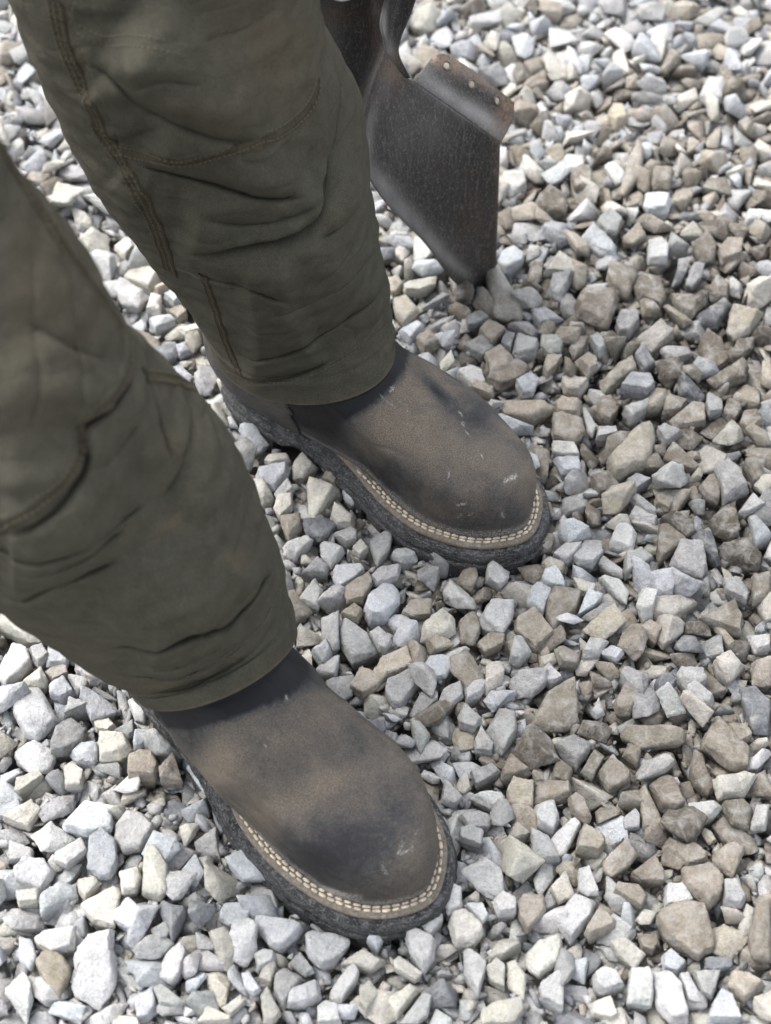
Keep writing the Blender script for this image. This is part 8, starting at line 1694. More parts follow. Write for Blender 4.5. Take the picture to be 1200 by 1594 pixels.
[510,29,-50,-39,17,-46,-23,123,38,-331,-12,5,6,-5,22,32,-320,-8,1,9,-11,15,51,-327,-7,3,-25,1,18,38,46,-45,1,3,29,0,71,298,0,1,-7,-30,10,66,267,-20,-20,-13,7,20,45,90,-36,17,-11,46,72,54,-60,-20,27,23,24,19,35,-201,-44,33,-50,0,3,66,-248,-19,-53,-11,-23,3,42,333,7,5,48,-1,12,72,145,-32,-26,46,0,15,32,49,-33,-18,-14,-27,5,27,302,-14,-3,-10,21,38,30,-240,-45,-40,42,0,3,50,345,-41,-8,-9,-37,4,47,-361,-42,8,58,-3,10,39,179,-25,-3,-9,51,16,31,372,-36,46,12,-20,40,45,-266,-25,34,27,-22,35,33,-236,-11,11,-33,-8,31,44,169,-44,1,2,11,16,68,-408,10,-1,8,-57,8,54,0,4,-3,39,25,41,65,-313,-31,56,14,-11,55,67,-321,-19,-17,-42,24,74,63,-177,-33,-10,-2,58,10,35,188,-45,2,-3,-56,4,50,348,-41,0,4,-25,17,35,233,-29,13,31,-32,19,73,381,-38,3,1,-6,2,68,133,-10,-4,0,-55,4,66,11,-27,-2,-17,31,4,30,-195,4,1,6,18,25,67,-223,-38,-54,20,1,12,34,-68,-32,-46,-1,10,2,65,-31,-31,-5,-17,40,2,50,29,-29,-17,41,-16,9,58,-328,-1,31,-33,7,20,36,67,-18,-4,8,-5,5,57,71,-31,-16,46,4,9,56,-192,-9,-28,5,-36,11,54,-147,14,-5,14,-42,77,55,408,-1,-50,22,0,3,54,-174,-12,-32,36,25,15,45,4,-19,-43,-36,17,1,65,-316,-36,-14,7,3,7,34,199,-37,25,34,20,0,36,-321,3,19,-55,-6,12,47,-244,-17,-18,-5,-34,10,46,72,-31,23,-16,-21,10,53,-364,-2,-6,-8,40,6,53,269,2,-11,-2,-17,25,45,-387,-42,60,3,0,3,73,86,-30,-2,8,-29,1,45,343,-1,-8,-8,44,4,61,334,-40,18,-57,-1,1,66,81,4,2,-54,-6,3,39,-263,-19,-9,3,-43,0,52,-20,-12,-24,44,4,25,68,-56,-31,36,-42,-6,44,57,337,-22,11,-25,5,18,52,121,-16,18,-1,2,48,38,28,-16,-14,19,16,2,55,-135,-21,8,2,-16,21,59,94,-27,4,4,-24,35,44,-123,-11,23,47,-2,2,38,-84,-11,-18,29,5,18,47,131,-8,-13,56,-11,6,33,120,1,-29,43,4],
[513,64,-240,0,17,-22,-12,25,67,-268,-4,0,27,-38,13,54,78,-17,7,-42,-33,59,55,255,-40,47,-30,-11,30,49,-140,-14,4,-26,-12,24,73,-373,-2,-21,36,-2,16,54,-140,-39,32,-44,-12,18,54,-376,-18,-6,-28,16,9,36,-321,-5,52,26,-12,16,49,152,-9,-12,-50,-10,20,40,239,-42,35,-16,-3,4,22,96,-45,8,8,33,51,43,228,-28,22,46,-20,7,33,-240,-6,53,1,12,25,59,-229,-36,-52,28,6,1,24,-32,-25,-38,5,17,30,54,-322,-32,45,-24,4,61,30,342,-45,37,35,9,11,49,407,-24,13,-26,-43,6,26,-296,-45,30,43,10,0,70,-367,-26,24,-47,-16,11,55,-335,-14,-18,39,1,3,32,277,-29,37,-47,-1,16,73,-296,1,37,42,-7,2,39,230,-43,-41,28,8,6,56,-139,-21,5,-35,-31,21,36,-268,-32,46,1,10,13,50,311,3,30,35,34,26,39,-215,-15,11,12,9,9,46,44,-43,28,39,25,10,41,88,-28,10,52,-6,2,43,70,-16,46,6,3,2,37,-124,-15,-24,23,49,5,37,67,-4,-6,12,28,10,33,-282,-34,3,21,0,1,69,-294,-11,55,19,8,15,48,-200,-32,24,-36,-10,31,60,181,-36,2,-8,-40,1,47,-297,5,6,-42,-10,7,45,50,-35,-31,1,9,4,23,-223,-38,-22,-26,32,21,60,-339,10,-15,2,51,22,41,31,-26,-15,24,46,8,68,-249,5,-52,5,-3,13,53,162,-37,-1,-3,-18,6,45,-117,-12,-14,28,-14,7,37,328,-20,-39,1,31,8,40,300,-21,24,31,15,0,44,-325,-6,-21,-51,-4,8,73,63,-3,29,28,30,17,27,-349,-42,-38,5,-5,4,36,-102,-14,-27,32,-8,6,61,-151,-35,47,-20,-11,9,59,-88,-25,47,10,-4,25,61,-364,7,39,20,18,15,73,-265,10,25,45,-24,21,50,-146,-42,26,41,26,10,51,313,-42,44,-24,-8,13,61,163,5,-54,-11,-2,20,53,-319,-29,-24,-46,0,3,50,97,3,14,-28,-8,12,53,452,-10,4,-2,-14,7,44,-33,-42,-49,20,14,10,55,-457,9,50,-23,-9,27,67,-141,-29,-32,33,-21,33,34,-374,-33,-38,-23,-15,20,45,-234,-12,34,1,30,4,43,405,-23,-25,-40,-3,1,69,172,0,-12,4,47,15,59,250,-5,-3,10,35,23,73,-277,-23,3,6,-45,9,37,-178,-5,-41,-24,-12,11,52,-250,-9,-17,7,-50,10,34,248,-30,-41,-10,33,6,49,147,-23,-35,36,-10,2,64,241,2,-28,-47,-6,10,52,-183,-21,20,4,-22,9,47,380,8,5,46,9,3,39,35,-44,-7,-50,-27,18,73,-382,-19,-10,41,0,9,73,-125,-35,45,29,-14,2,66,279,0,15,50,18,11,50,-266,-6,-2,10,32,31,55,297,-36,25,27,30,44,48,174,-1,-57,14,-2,13,33,-219,-24,37,14,28,0,57,205,-40,45,16,7,15,59,-205,-26,2,21,-33],
[503,66,-183,-23,-41,-4,9,22,60,162,-38,-4,26,-20,10,66,116,4,-15,2,41,5,39,-93,-31,-44,-11,-34,12,46,38,-25,-40,6,-2,18,61,-244,-13,-53,18,18,12,53,-268,-39,1,-10,-37,40,41,-114,-38,15,-17,-9,33,56,308,-13,-5,0,-20,43,34,-389,-20,-16,2,-2,12,49,0,-39,12,-1,18,1,42,271,-9,26,-21,27,46,48,-208,-17,-20,-30,-28,25,48,94,-40,-2,0,-12,9,37,282,-14,-9,-21,-36,21,67,48,-21,-8,13,47,36,71,56,-15,-26,18,-9,16,67,199,-2,4,-12,44,0,73,342,-31,4,50,-27,4,73,379,-19,-40,42,13,35,26,-172,-32,-23,6,14,51,60,-351,-4,50,13,-24,4,62,331,-23,20,-9,2,8,51,-203,-42,-48,30,-5,14,53,109,-25,13,-27,10,32,27,102,-23,-36,-12,27,1,60,-268,-17,-48,30,-3,31,45,-250,-16,-17,-5,20,9,22,-225,-35,-35,-34,10,8,38,204,-25,-1,19,-36,12,26,-296,-43,24,44,28,13,48,-16,0,-19,-44,-34,27,36,-107,-34,-52,-10,28,3,66,215,-4,36,12,16,35,39,-165,-46,-29,-44,22,10,29,359,2,22,52,-14,16,69,-397,-17,-38,1,10,13,37,-35,-40,-36,13,-6,6,31,-114,-28,10,-11,-24,28,33,273,-46,-11,47,-17,15,42,42,-32,9,-25,6,11,45,-354,-35,16,-6,-48,22,54,107,-31,35,35,-25,21,45,284,-12,17,26,-44,19,46,211,-39,18,11,45,15,18,212,-37,-48,-32,-2,5,56,289,-18,4,37,-29,7,64,83,-43,-45,-3,9,20,33,324,-1,-6,47,-19,0,59,97,-16,34,-41,-12,20,51,209,-38,-38,-15,13,2,57,-399,-8,7,-10,3,13,73,279,-4,29,8,11,2,64,-186,-20,-18,-8,20,21,42,-76,-40,-1,-56,-11,11,66,-61,-30,-21,-5,29,18,71,-105,-16,-24,38,-13,7,39,-371,-23,-24,1,1,15,31,314,-5,-20,6,9,13,39,-162,-40,-19,-42,34,7,43,57,-20,8,19,34,20,55,205,-16,9,0,-46,109,65,-316,-28,-38,-6,3,17,50,-63,-1,-31,5,6,22,70,33,-29,-2,-22,-35,13,55,2,-44,-50,-22,6,11,40,190,-17,-43,20,-10,18,64,-233,-11,-43,-35,19,10,45,-229,-21,19,-8,-15,15,40,-149,-6,-43,-26,-6],
[508,25,-219,-44,-3,15,-46,32,55,-119,-3,42,-12,-2,21,68,-257,-42,15,26,29,26,49,129,-34,32,-12,-23,32,72,-140,-36,-9,27,-52,43,43,-246,-20,-38,-20,-9,7,32,331,-46,27,-2,-6,14,60,-230,-43,27,0,-3,3,73,-356,-18,13,-39,-38,4,33,349,-20,-26,-1,45,6,41,-138,-41,7,-38,38,17,67,-90,-40,-19,-1,2,1,49,-396,-32,-3,2,-29,23,27,-25,-25,16,21,15,9,55,29,-5,-10,30,-30,26,26,262,-47,23,-18,-23,10,21,-266,-48,0,37,44,10,68,298,-25,18,-36,-38,6,53,-64,-44,26,-10,-15,27,63,339,-32,-4,2,59,31,37,-175,-46,21,20,20,2,48,-183,-28,-21,-47,12,3,35,-97,1,12,3,16,2,65,-164,-40,-22,17,-16,1,28,-151,-33,10,26,-40,70,26,-384,-17,23,-26,-29,19,55,-201,-41,-40,-4,14,6,35,250,-10,-20,-11,3,3,73,219,-29,12,25,42,22,41,-32,-3,37,9,0,0,65,-208,-40,-3,40,-33,10,32,287,-10,-17,-9,4,23,66,85,-35,57,14,-10,11,46,-113,-41,21,-22,-21,17,62,-307,-36,3,-34,36,16,42,60,-25,-5,13,-27,22,33,-214,-46,7,-36,-43,47,62,326,-3,-12,20,45,2,27,167,-44,14,52,3,15,36,-8,-43,28,46,0,2,49,251,-43,-12,-23,37,11,73,-65,-18,-26,37,2,14,64,-309,-37,26,-35,-27,19,35,-339,24,5,-22,48,53,27,223,-37,-17,27,15,36,31,-29,-7,-20,-4,35,2,52,-235,-1,22,-2,-5,3,38,395,-26,11,35,-40,17,28,232,7,-3,40,-32,45,18,45,2,16,-6,-11,38,73,317,-15,25,-3,-1,8,27,-8,-11,37,16,-5,45,73,-318,-19,41,-9,-4,11,53,362,-24,-39,-17,17,8,49,-312,-1,-33,31,-8,26,67,-138,-25,3,48,-34,10,65,-33,-40,11,43,-40,5,44,110,-25,-31,-28,3,2,66,-401,-18,-26,-10,0,0,66,366,-7,-18,28,-40,59,43,34,-29,11,-29,0,0,70,-140,-9,5,-31,0,40,40,229,-12,32,5,7,69,56,-130,-35,-26,-15,8,20,67,-240,-20,-38,7,7,74,44,-66,-13,-17,-45,24,28,72,-139,-10,-43,-32,20],
[494,73,-129,-24,-1,11,3,7,66,120,-37,11,-56,-9,13,56,-183,-42,-25,40,-16,67,33,-157,-9,-34,-19,28,63,44,287,-42,-5,-2,22,25,19,-387,-47,33,49,-4,28,29,-8,-43,41,-20,0,39,65,34,4,-3,-2,15,55,47,53,-2,-21,-6,-2,12,50,-211,-21,1,11,-45,1,63,-216,-1,25,-47,-8,6,37,265,-33,-25,1,-11,43,40,63,-26,16,-21,-41,48,38,351,-16,5,6,-44,1,38,185,-42,34,43,20,50,67,-53,-38,-9,58,1,84,66,406,-33,5,-55,12,7,54,-182,-40,52,9,4,10,64,-216,-15,-32,14,-13,94,61,158,-13,12,2,19,2,33,348,-9,-7,17,-10,108,35,-296,-45,-27,-41,20,12,34,12,-7,15,56,-8,0,44,105,-43,18,55,-4,2,69,-9,-21,-6,-21,49,25,56,297,-18,-23,-29,46,7,71,216,-6,-14,0,-18,1,52,-83,-22,23,-29,-16,5,57,270,-38,-15,5,8,25,69,224,-20,-21,46,-23,6,66,-96,-12,-38,-25,30,11,43,430,-13,17,-18,-52,42,50,34,-16,4,-5,-37,3,34,446,-11,-4,31,-30,9,67,-7,-20,8,-17,31,5,58,109,-6,8,11,-10,2,34,-206,-37,2,24,-22,4,73,280,-26,42,5,18,31,73,323,9,-29,-26,22,40,37,380,-15,-23,-32,30,1,45,366,-18,-7,-3,24,3,64,-107,-23,-3,10,-40,17,68,40,-13,17,48,-3,30,73,-156,-7,-8,-17,-52,19,49,-356,-5,-36,-10,23,43,32,213,-17,-6,-17,46,2,73,2,-24,-8,10,33,16,49,-127,-10,-29,9,0,13,65,-338,-21,-2,-58,1,11,28,85,-12,-36,13,-28,15,59,-55,-26,-39,-3,-16,18,67,-163,-2,12,-52,3,12,30,70,-9,-7,-34,34,36,73,172,-7,57,-16,-3,25,52,-35,-15,17,6,41,12,64,-151,-6,31,37,19],
[551,35,153,-17,9,13,41,61,40,-325,-2,15,-1,37,28,33,272,-39,-47,-27,15,51,32,-276,3,37,21,-6,10,44,-360,7,3,-8,-22,12,47,-368,-35,13,-20,-39,25,42,196,-17,42,22,-10,2,55,109,-37,8,-3,-5,2,71,328,-7,-11,6,-53,3,42,-17,-39,6,50,-8,28,43,165,7,15,41,-41,10,46,153,-18,31,5,4,10,44,-208,-34,-17,4,-51,15,72,354,-14,-15,52,19,70,40,408,-12,16,-20,35,4,33,-60,-4,-9,6,23,26,28,222,-42,-6,38,39,11,34,285,-46,43,-24,-19,72,67,-158,-11,7,-11,-14,75,51,-191,-34,3,-11,18,31,59,322,-26,-13,9,-12,7,58,-101,-30,-12,-14,-36,11,37,13,-15,41,-2,12,20,51,-37,-19,29,24,2,26,46,-255,-31,40,-35,9,2,64,-289,1,-5,6,-52,12,46,-292,-8,-13,12,-34,4,26,-198,-46,38,26,4,18,40,-265,-13,20,-15,38,10,48,-276,7,-3,15,7,12,58,38,0,48,4,-12,21,59,-88,-28,-1,1,11,5,47,185,-30,-21,-25,13,39,48,-223,-35,12,-9,23,5,58,42,-19,35,36,7,30,24,-85,-6,-9,23,-20,19,43,333,-1,20,-39,-18,12,30,166,-8,0,-14,-21,6,65,407,-33,-43,30,8,2,65,144,0,19,5,34,17,29,19,-18,21,-35,-39,2,34,-182,-23,18,11,7,9,43,-249,10,30,-44,-8,1,34,-279,-2,36,42,-12,12,51,85,-29,33,36,-16,8,42,126,-14,-13,-26,-39,1,28,13,-43,3,-10,-1,0,65,-232,-11,46,-24,-13,5,73,-263,16,-12,7,-28,1,40,166,-8,1,15,-33,1,30,89,-15,48,13,22,5,39,11,-13,41,-21,-16,7,48,334,-23,-47,31,0,17,52,-266,-11,46,28,-6,7,48,-58,-19,41,2,-22,1,54,-246,1,42,-5,-11,2,49,309,-37,-11,-8,-47,16,39,285,-40,8,37,27,14,29,-178,-5,57,16,-7,6,58,-390,-36,4,-9,-34,5,65,272,-43,17,43,7,1,43,165,-45,42,-29,-21,6,45,309,-20,42,4,-18,20,68,485,-39,-48,28,19,14,73,43,-10,29,45,4,7,56,-175,-26,46,-24,-24,0,69,122,-15,15,0,-25,2,67,-94,-33,6,9,46,2,59,140,14,-7,6,-28,22,65,-225,-18,21,36,-27,21,34,-188,-19,0,31,9,2,42,311,1,-21,-10,-53,5,73,-338,-14,-7,-14,2,9,43,403,-20,-17,-44,-26,16,43,390,-29,-34,16,14,54,35,57,3,-39,34,-12,55,43,94,7,1,-29,29],
[571,41,-125,16,-5,3,-8,16,65,-238,-30,-56,-6,3,102,34,246,-38,18,-6,11,2,19,81,-45,4,9,-57,17,61,-156,-27,-47,-26,-14,11,33,-151,-27,-21,6,45,25,73,-360,-20,-4,7,-1,17,42,168,-33,2,-8,-28,43,34,291,-43,50,-5,-24,6,53,17,-7,35,-33,-24,17,61,-110,-5,22,-33,34,2,69,-75,3,22,-13,38,3,33,-168,-39,2,-24,-28,0,41,190,-32,-29,21,31,2,61,-139,1,-29,44,11,0,62,300,-7,-49,-17,-4,5,29,19,-42,-7,-1,23,11,40,264,-21,19,35,-41,11,54,86,7,38,-6,40,3,42,107,-23,25,51,0,24,58,-218,-3,-7,-6,41,4,23,-301,-41,-18,-29,21,20,54,-7,-28,12,-26,50,12,64,-252,8,-31,-32,-40,29,69,-311,2,-18,-12,-37,9,30,414,-19,-4,-40,-22,2,34,143,-23,-12,-17,34,1,73,-157,13,-26,-7,41,7,32,-163,-43,21,37,-4,7,40,-255,-34,23,18,-22,6,67,-119,10,23,-42,-29,51,44,337,-37,-24,5,-16,2,58,15,16,12,6,0,4,68,346,-9,-34,16,-6,27,48,-186,-9,-12,30,26,9,46,90,-40,43,16,-17,13,57,-411,-26,-13,-31,33,13,29,-75,-24,-8,-11,2,6,47,368,-10,-6,11,23,26,67,-126,-1,17,57,1,10,33,-148,-24,-30,-9,-48,7,52,-401,-10,13,6,40,23,45,-342,3,53,11,5,46,53,-357,-39,-26,38,19,1,46,331,-16,-23,-4,0,18,36,-361,10,40,-37,-12,6,33,-353,-15,31,-20,-10,8,35,-33,-39,22,-2,18,13,37,390,-17,-37,30,27,14,34,311,-39,-16,-11,14,16,48,-276,-35,-54,15,1,13,73,-299,-14,-4,4,-53,16,67,-199,3,-31,4,-32,5,22,208,-39,-37,10,-23,10,37,-57,-29,46,-9,3,26,61,315,4,-3,4,-4,24,57,-106,-2,10,26,-19,4,48,5,-27,-23,4,45,31,50,154,-2,15,-12,5,5,41,174,-1,27,27,0,0,56,19,-9,0,-38,18,6,42,-21,-30,22,46,14,4,64,136,0,-43,5,12,5,72,278,-22,21,21,46,16,51,156,-27,35,26,-15,12,73,346,7,-35,-1,-3,5,55,375,-36,13,41,5,7,38,-209,-39,-19,-15,12,17,61,-210,0,-39,11,36,14,61,-384,-30,-19,2,-11,12,52,-209,-29,24,5,-42,2,64,-366,14,40,11,12,16,62,-204,-10,44,25,-14,30,38,-355,8,-39,-31,-5,0,38,-9,-42,42,17,-17,11,47,15,11,-7,-42,19,5,54,300,-35,-6,-6,48,4,30,-12,-19,-4,11,40,16,73,96,-2,45,7,-25,7,71,-293,12,-24,27,37,15,61,-146,4,-56,-21,5,9,51,73,-9,-7,-22,8,24,36,359,-40,-4,5,-14,4,25,-216,-10,14,16,50,57,70,218,-9,-7,8,-34],
[491,47,-166,-8,-20,-8,51,20,37,117,-37,18,6,33,17,42,267,5,11,12,-46,40,23,173,-44,-25,3,33,15,62,-271,0,-49,2,-18,29,36,273,-23,-18,11,-8,11,42,198,-36,15,-7,6,11,36,335,-8,-23,18,-37,12,69,95,-13,-17,-13,46,14,38,-305,7,2,9,-6,7,49,-199,-32,6,-15,37,9,64,142,-21,17,-17,9,14,34,-152,-42,24,-45,12,5,55,-112,-34,15,6,-54,56,53,293,-40,-53,-1,-13,9,27,-175,-20,1,7,-37,29,40,121,-13,-20,53,-19,40,22,-246,-19,-28,-9,-1,26,65,-339,-19,-16,29,-21,3,67,-154,-3,-11,-9,37,12,31,268,-11,22,-37,-4,7,66,-324,-9,14,-58,7,17,32,130,-44,2,1,24,46,49,150,-17,-42,25,-12,3,27,387,-45,-5,7,-41,18,40,-70,-26,-27,52,6,14,40,-291,-44,44,-40,5,6,41,197,-42,-1,-4,28,19,44,-336,-41,0,-3,-39,49,65,314,-33,51,-22,-1,12,58,306,-11,-35,42,-9,18,69,-132,-23,-3,-3,29,10,32,-350,-14,-17,37,-18,5,56,-283,-33,-10,21,3,17,48,-170,-45,-50,-22,-2,2,52,-258,-20,2,13,15,1,41,-144,-18,-13,-50,17,0,45,273,-20,-7,14,-5,13,45,-112,-22,-2,-3,-3,17,71,-375,3,-11,0,3,45,72,-356,-11,-23,-9,23,8,51,-177,-24,-2,-1,17,47,52,369,-4,-13,-11,9,15,35,124,0,-25,-49,-7,17,40,369,-10,-17,11,17,16,48,269,-31,-15,-9,-39,32,45,-316,14,19,2,29,43,47,189,-31,-8,-6,25,17,50,385,-27,-39,-6,10,6,67,-23,-9,-30,-33,3,2,34,-130,-28,2,23,-45,27,67,219,-32,9,24,-30,3,73,-84,-12,-14,-9,34,21,44,200,-5,-1,-45,4,19,64,275,-24,17,44,-32,3,61,298,5,-3,48,-9,3,54,104,-3,-16,-1,-7,4,63,-486,-22,-8,-27,46,9,69,17,-11,-6,38,-41,4,56,100,-35,-1,19,-12,24,31,-254,-8,4,54,-22,2,41,-189,-11,-11,29,-16,2,59,272,-28,43,33,-7,2,34,-300,-18,7,-21,35,23,38,-29,-29,32,29,6,7,57,60,-32,-28,-16,43,2,64,419,-13,1,-59,-6,20,52,-403,-24,18,-9,-16,3,46,-33,-45,-55,6,-6,12,29,50,-42,-21,-13,52,4,32,337,-13,54,-19,3,5,61,82,-34,-6,-10,18,16,48,74,-23,10,-32,-6,8,36,-110,-14,-20,22,45,5,20,159,-10,-15,-10,17,3,73,242,5,-53,-13,-2,12,57,391,1,-47,-3,35,2,57,28,-17,-16,-49,15,87,55,-169,-5,7,19,-18,61,26,-166,-7,-28,29,-16],
[496,47,166,-14,7,14,25,7,41,-25,6,17,-14,2,21,69,240,-34,45,-26,-9,5,53,261,-39,-10,-59,1,25,48,-259,-17,10,6,1,26,29,189,-43,-53,-17,4,32,22,121,-47,9,-11,-11,4,28,-230,-11,-30,-45,4,49,56,-340,-32,4,-8,33,10,66,-161,-42,-8,-20,-51,17,20,276,-37,39,28,5,12,40,276,-45,16,11,37,16,30,353,-14,17,3,-15,64,32,-87,-36,31,2,45,6,36,-89,-43,-4,-1,-9,7,51,-376,-22,10,28,30,34,36,-392,11,50,11,-11,2,73,-151,-34,6,1,39,16,37,42,-33,30,-29,12,24,48,165,-44,-5,-16,-44,51,70,-298,-18,-41,22,-23,20,59,177,-15,-16,3,12,27,53,308,-42,12,-11,-22,30,73,431,-26,-21,-10,17,10,71,288,0,6,6,18,6,35,133,-30,-40,-33,-28,34,34,26,-40,-33,-4,3,10,37,-319,-30,14,-33,-14,2,28,114,-45,-12,2,3,7,50,-115,3,24,-42,-20,43,53,13,-31,26,34,-11,9,49,-46,-28,-16,-8,-42,10,60,-137,-31,34,33,20,5,55,-401,-43,9,21,52,7,68,-233,3,-21,-44,19,8,47,-388,-1,-9,-6,-36,11,28,202,-43,10,-14,-2,19,54,-168,-27,-18,-25,-26,4,45,344,-8,43,-1,11,32,58,-199,9,10,-6,-8,14,72,316,-14,4,-15,-38,9,48,50,-31,-6,11,-17,9,73,174,1,-10,7,-13,4,64,-324,-11,-8,-7,-8,35,57,-148,-12,12,-9,29,53,39,-27,-30,25,-19,29,5,69,321,-18,57,-5,-7,0,71,200,-33,-26,54,-1,79,73,108,-16,13,-2,16,24,37,-185,-3,16,32,38,28,26,-276,-29,-7,37,-18,63,55,345,-29,-9,8,23,5,65,-423,-36,-2,-34,-40,1,51,112,-38,18,57,-7,49,44,-244,-5,43,-34,5,2,65,-90,0,-12,-7,-34,46,71,411,-29,10,13,22,3,39,299,-8,-13,-43,2,8,52,249,-18,17,-14,-18,8,36,-106,-7,36,9,15,0,51,87,-10,-17,6,51],
[612,69,91,11,39,-10,-7,21,47,-122,-17,-10,-51,-27,11,44,181,-35,-9,33,-8,12,52,-151,-31,56,10,7,16,34,385,-13,-53,3,-9,7,23,-196,-39,5,-12,-36,4,42,-299,10,55,-9,7,5,25,72,-41,37,-45,7,9,33,-361,-28,30,39,15,12,70,109,1,-4,44,17,14,30,382,-40,-25,-32,-14,92,42,237,-8,-10,-17,31,3,41,-205,-25,-38,1,45,19,67,-178,-6,-19,7,-37,10,47,313,-32,-51,-17,-6,13,68,-85,-18,-16,-1,-4,17,32,-99,-21,17,0,-56,11,46,0,-36,-6,7,-19,23,36,-144,-37,-33,14,16,18,26,395,-33,-27,0,-50,37,32,-260,-13,14,-10,-24,1,39,-318,-36,0,30,-26,46,59,-175,-26,-2,28,-32,2,50,-239,-26,-13,-6,0,2,55,-223,-2,-17,-33,-13,1,30,-33,7,4,-10,-11,39,69,403,-19,-6,3,-40,6,40,340,-25,16,-36,-2,4,30,-322,-12,25,-22,22,18,62,-183,-16,-19,9,35,3,49,276,4,-12,9,-37,3,31,149,-43,27,-29,35,5,56,36,-12,-47,16,-22,26,32,-305,-27,-3,-6,42,9,62,-21,-31,-9,-1,18,4,39,142,3,-38,-25,6,5,48,141,-25,20,35,0,31,72,382,-23,-9,-2,23,10,66,336,14,-27,-27,-12,6,39,-111,-20,0,-29,8,8,52,-127,-24,8,21,-37,32,44,377,-35,-32,-2,25,6,28,175,-41,-5,7,-20,3,66,-284,-14,14,6,-34,55,50,-200,1,-54,14,-6,1,55,-181,-5,-27,38,-12,5,41,-388,-19,28,28,-24,41,39,448,-21,-14,8,-25,6,41,293,1,-6,-7,-26,2,29,-44,-5,-37,15,-5,2,45,107,-4,59,11,-2,6,47,54,11,5,14,-52,8,32,58,-36,20,45,5,3,67,-170,-31,-7,-32,13,7,47,-141,-38,27,-29,32,6,18,200,-22,37,18,17,0,41,-122,-35,17,-42,-4,22,67,-303,1,0,11,4,9,35,433,-18,-19,0,31,9,55,396,-18,-26,-12,4,8,40,-204,-2,12,38,-24,9,28,-65,-22,8,33,-47,39,32,46,-10,31,-10,-7,6,59,269,10,45,22,-5,0,64,-203,14,-30,-12,-29,2,50,-465,-15,-11,18,-45,55,47,-230,-9,-9,-7,16,32,31,-34,-25,7,56,4,18,55,161,-5,-33,-23,33,19,65,-50,-24,-15,15,-46,25,37,-40,-37,5,34,-26,7,42,-85,7,-9,40,14,13,46,365,-28,35,-20,-10,22,39,-229,-5,1,8,7,34,43,-143,-5,-7,35,-34,56,39,-90,-38,4,10,-55,5,30,-94,-4,-41,30,-6],
[500,32,99,-25,14,-1,5,26,35,150,-42,-4,4,34,10,68,-169,-33,1,5,-4,114,72,-348,-10,-10,43,-36,7,49,-295,-19,22,5,-4,27,67,334,-38,-13,0,1,15,27,-134,-35,-17,8,-9,3,62,-303,1,18,45,29,15,33,164,-31,-30,4,-48,30,68,-314,6,-4,26,35,15,61,391,-13,-42,12,-22,10,47,295,-41,-14,-3,-5,13,57,23,1,-8,-13,31,58,66,-299,-8,-17,-21,35,24,33,-96,-18,-26,-28,-4,5,66,-246,-37,-8,-12,27,23,42,172,-41,-38,37,-6,6,26,385,-41,-23,0,6,11,53,-152,-29,19,15,-48,24,33,163,-23,2,23,38,8,45,-263,-40,-14,22,-54,40,73,217,-5,14,40,6,6,57,107,-9,28,36,-8,14,45,411,-19,4,6,9,7,34,-154,-10,37,-18,14,6,27,381,-20,-45,-16,13,6,48,-168,-20,-31,23,-9,2,36,314,-18,37,33,16,11,69,-316,-6,-24,-3,-5,20,72,363,-17,-50,21,-9,14,59,285,-17,-18,40,13,11,50,141,-28,-10,-2,43,2,64,20,-39,-7,15,-41,4,45,55,-11,-12,-1,16,25,39,50,-11,21,-11,-29,42,65,-80,-29,0,-40,-28,8,46,305,-42,-13,5,-13,22,38,64,-22,-20,-26,38,25,40,-83,-41,-55,7,1,2,64,-7,-8,6,-42,-32,1,56,376,-5,-21,14,-25,6,28,-159,-12,-11,-23,1,2,27,191,-22,-50,4,-4,2,34,-100,-5,-33,26,13,7,59,354,-23,-14,-48,11,20,31,57,-13,-1,-27,41,5,41,-170,-38,-44,21,1,4,45,29,-29,4,25,-27,3,33,-63,0,-2,25,-52,7,73,-378,-27,-1,8,45,15,42,316,-9,-11,-15,56,13,37,192,-25,8,-13,-35,11,47,69,-34,-35,10,9,36,38,283,-36,10,42,-24,5,57,-125,-29,5,7,39,1,36,277,-26,4,41,-32,5,64,296,-27,-18,-31,9,28,62,0,-38,-14,-2,-5,8,39,41,-5,7,-16,-36,0,45,-22,-31,17,-48,-5,8,52,20,-10,-28,-1,0,4,41,-66,-21,-29,4,-23,3,35,-95,-19,-10,-5,-39,9,56,255,-33,-4,10,-48,37,68,-396,-33,-14,-10,3,8,51,179,-17,-12,13,-45,6,49,379,-16,9,-41,-33,17,48,288,-22,-5,-4,-2,7,40,9,-25,30,9,-12,0,41,99,-12,13,-10,52,1,60,201,-37,-45,27,-4,13,54,-264,-36,-12,-33,45,3,46,-220,-23,-11,-19,32,8,64,170,-28,4,-39,-21,32,73,-307,7,-55,11,-2,20,35,-344,0,27,-16,-11,8,51,244,-40,-2,-17,38,8,70,-201,-7,-11,-11,24,17,40,-188,0,30,27,-36,41,61,-116,-27,24,6,-7,2,57,323,0,-5,-20,-16,2,73,-96,-22,-1,-35,23,59,65,-172,-37,-9,16,-34,11,70,-3,2,-16,5,-25],
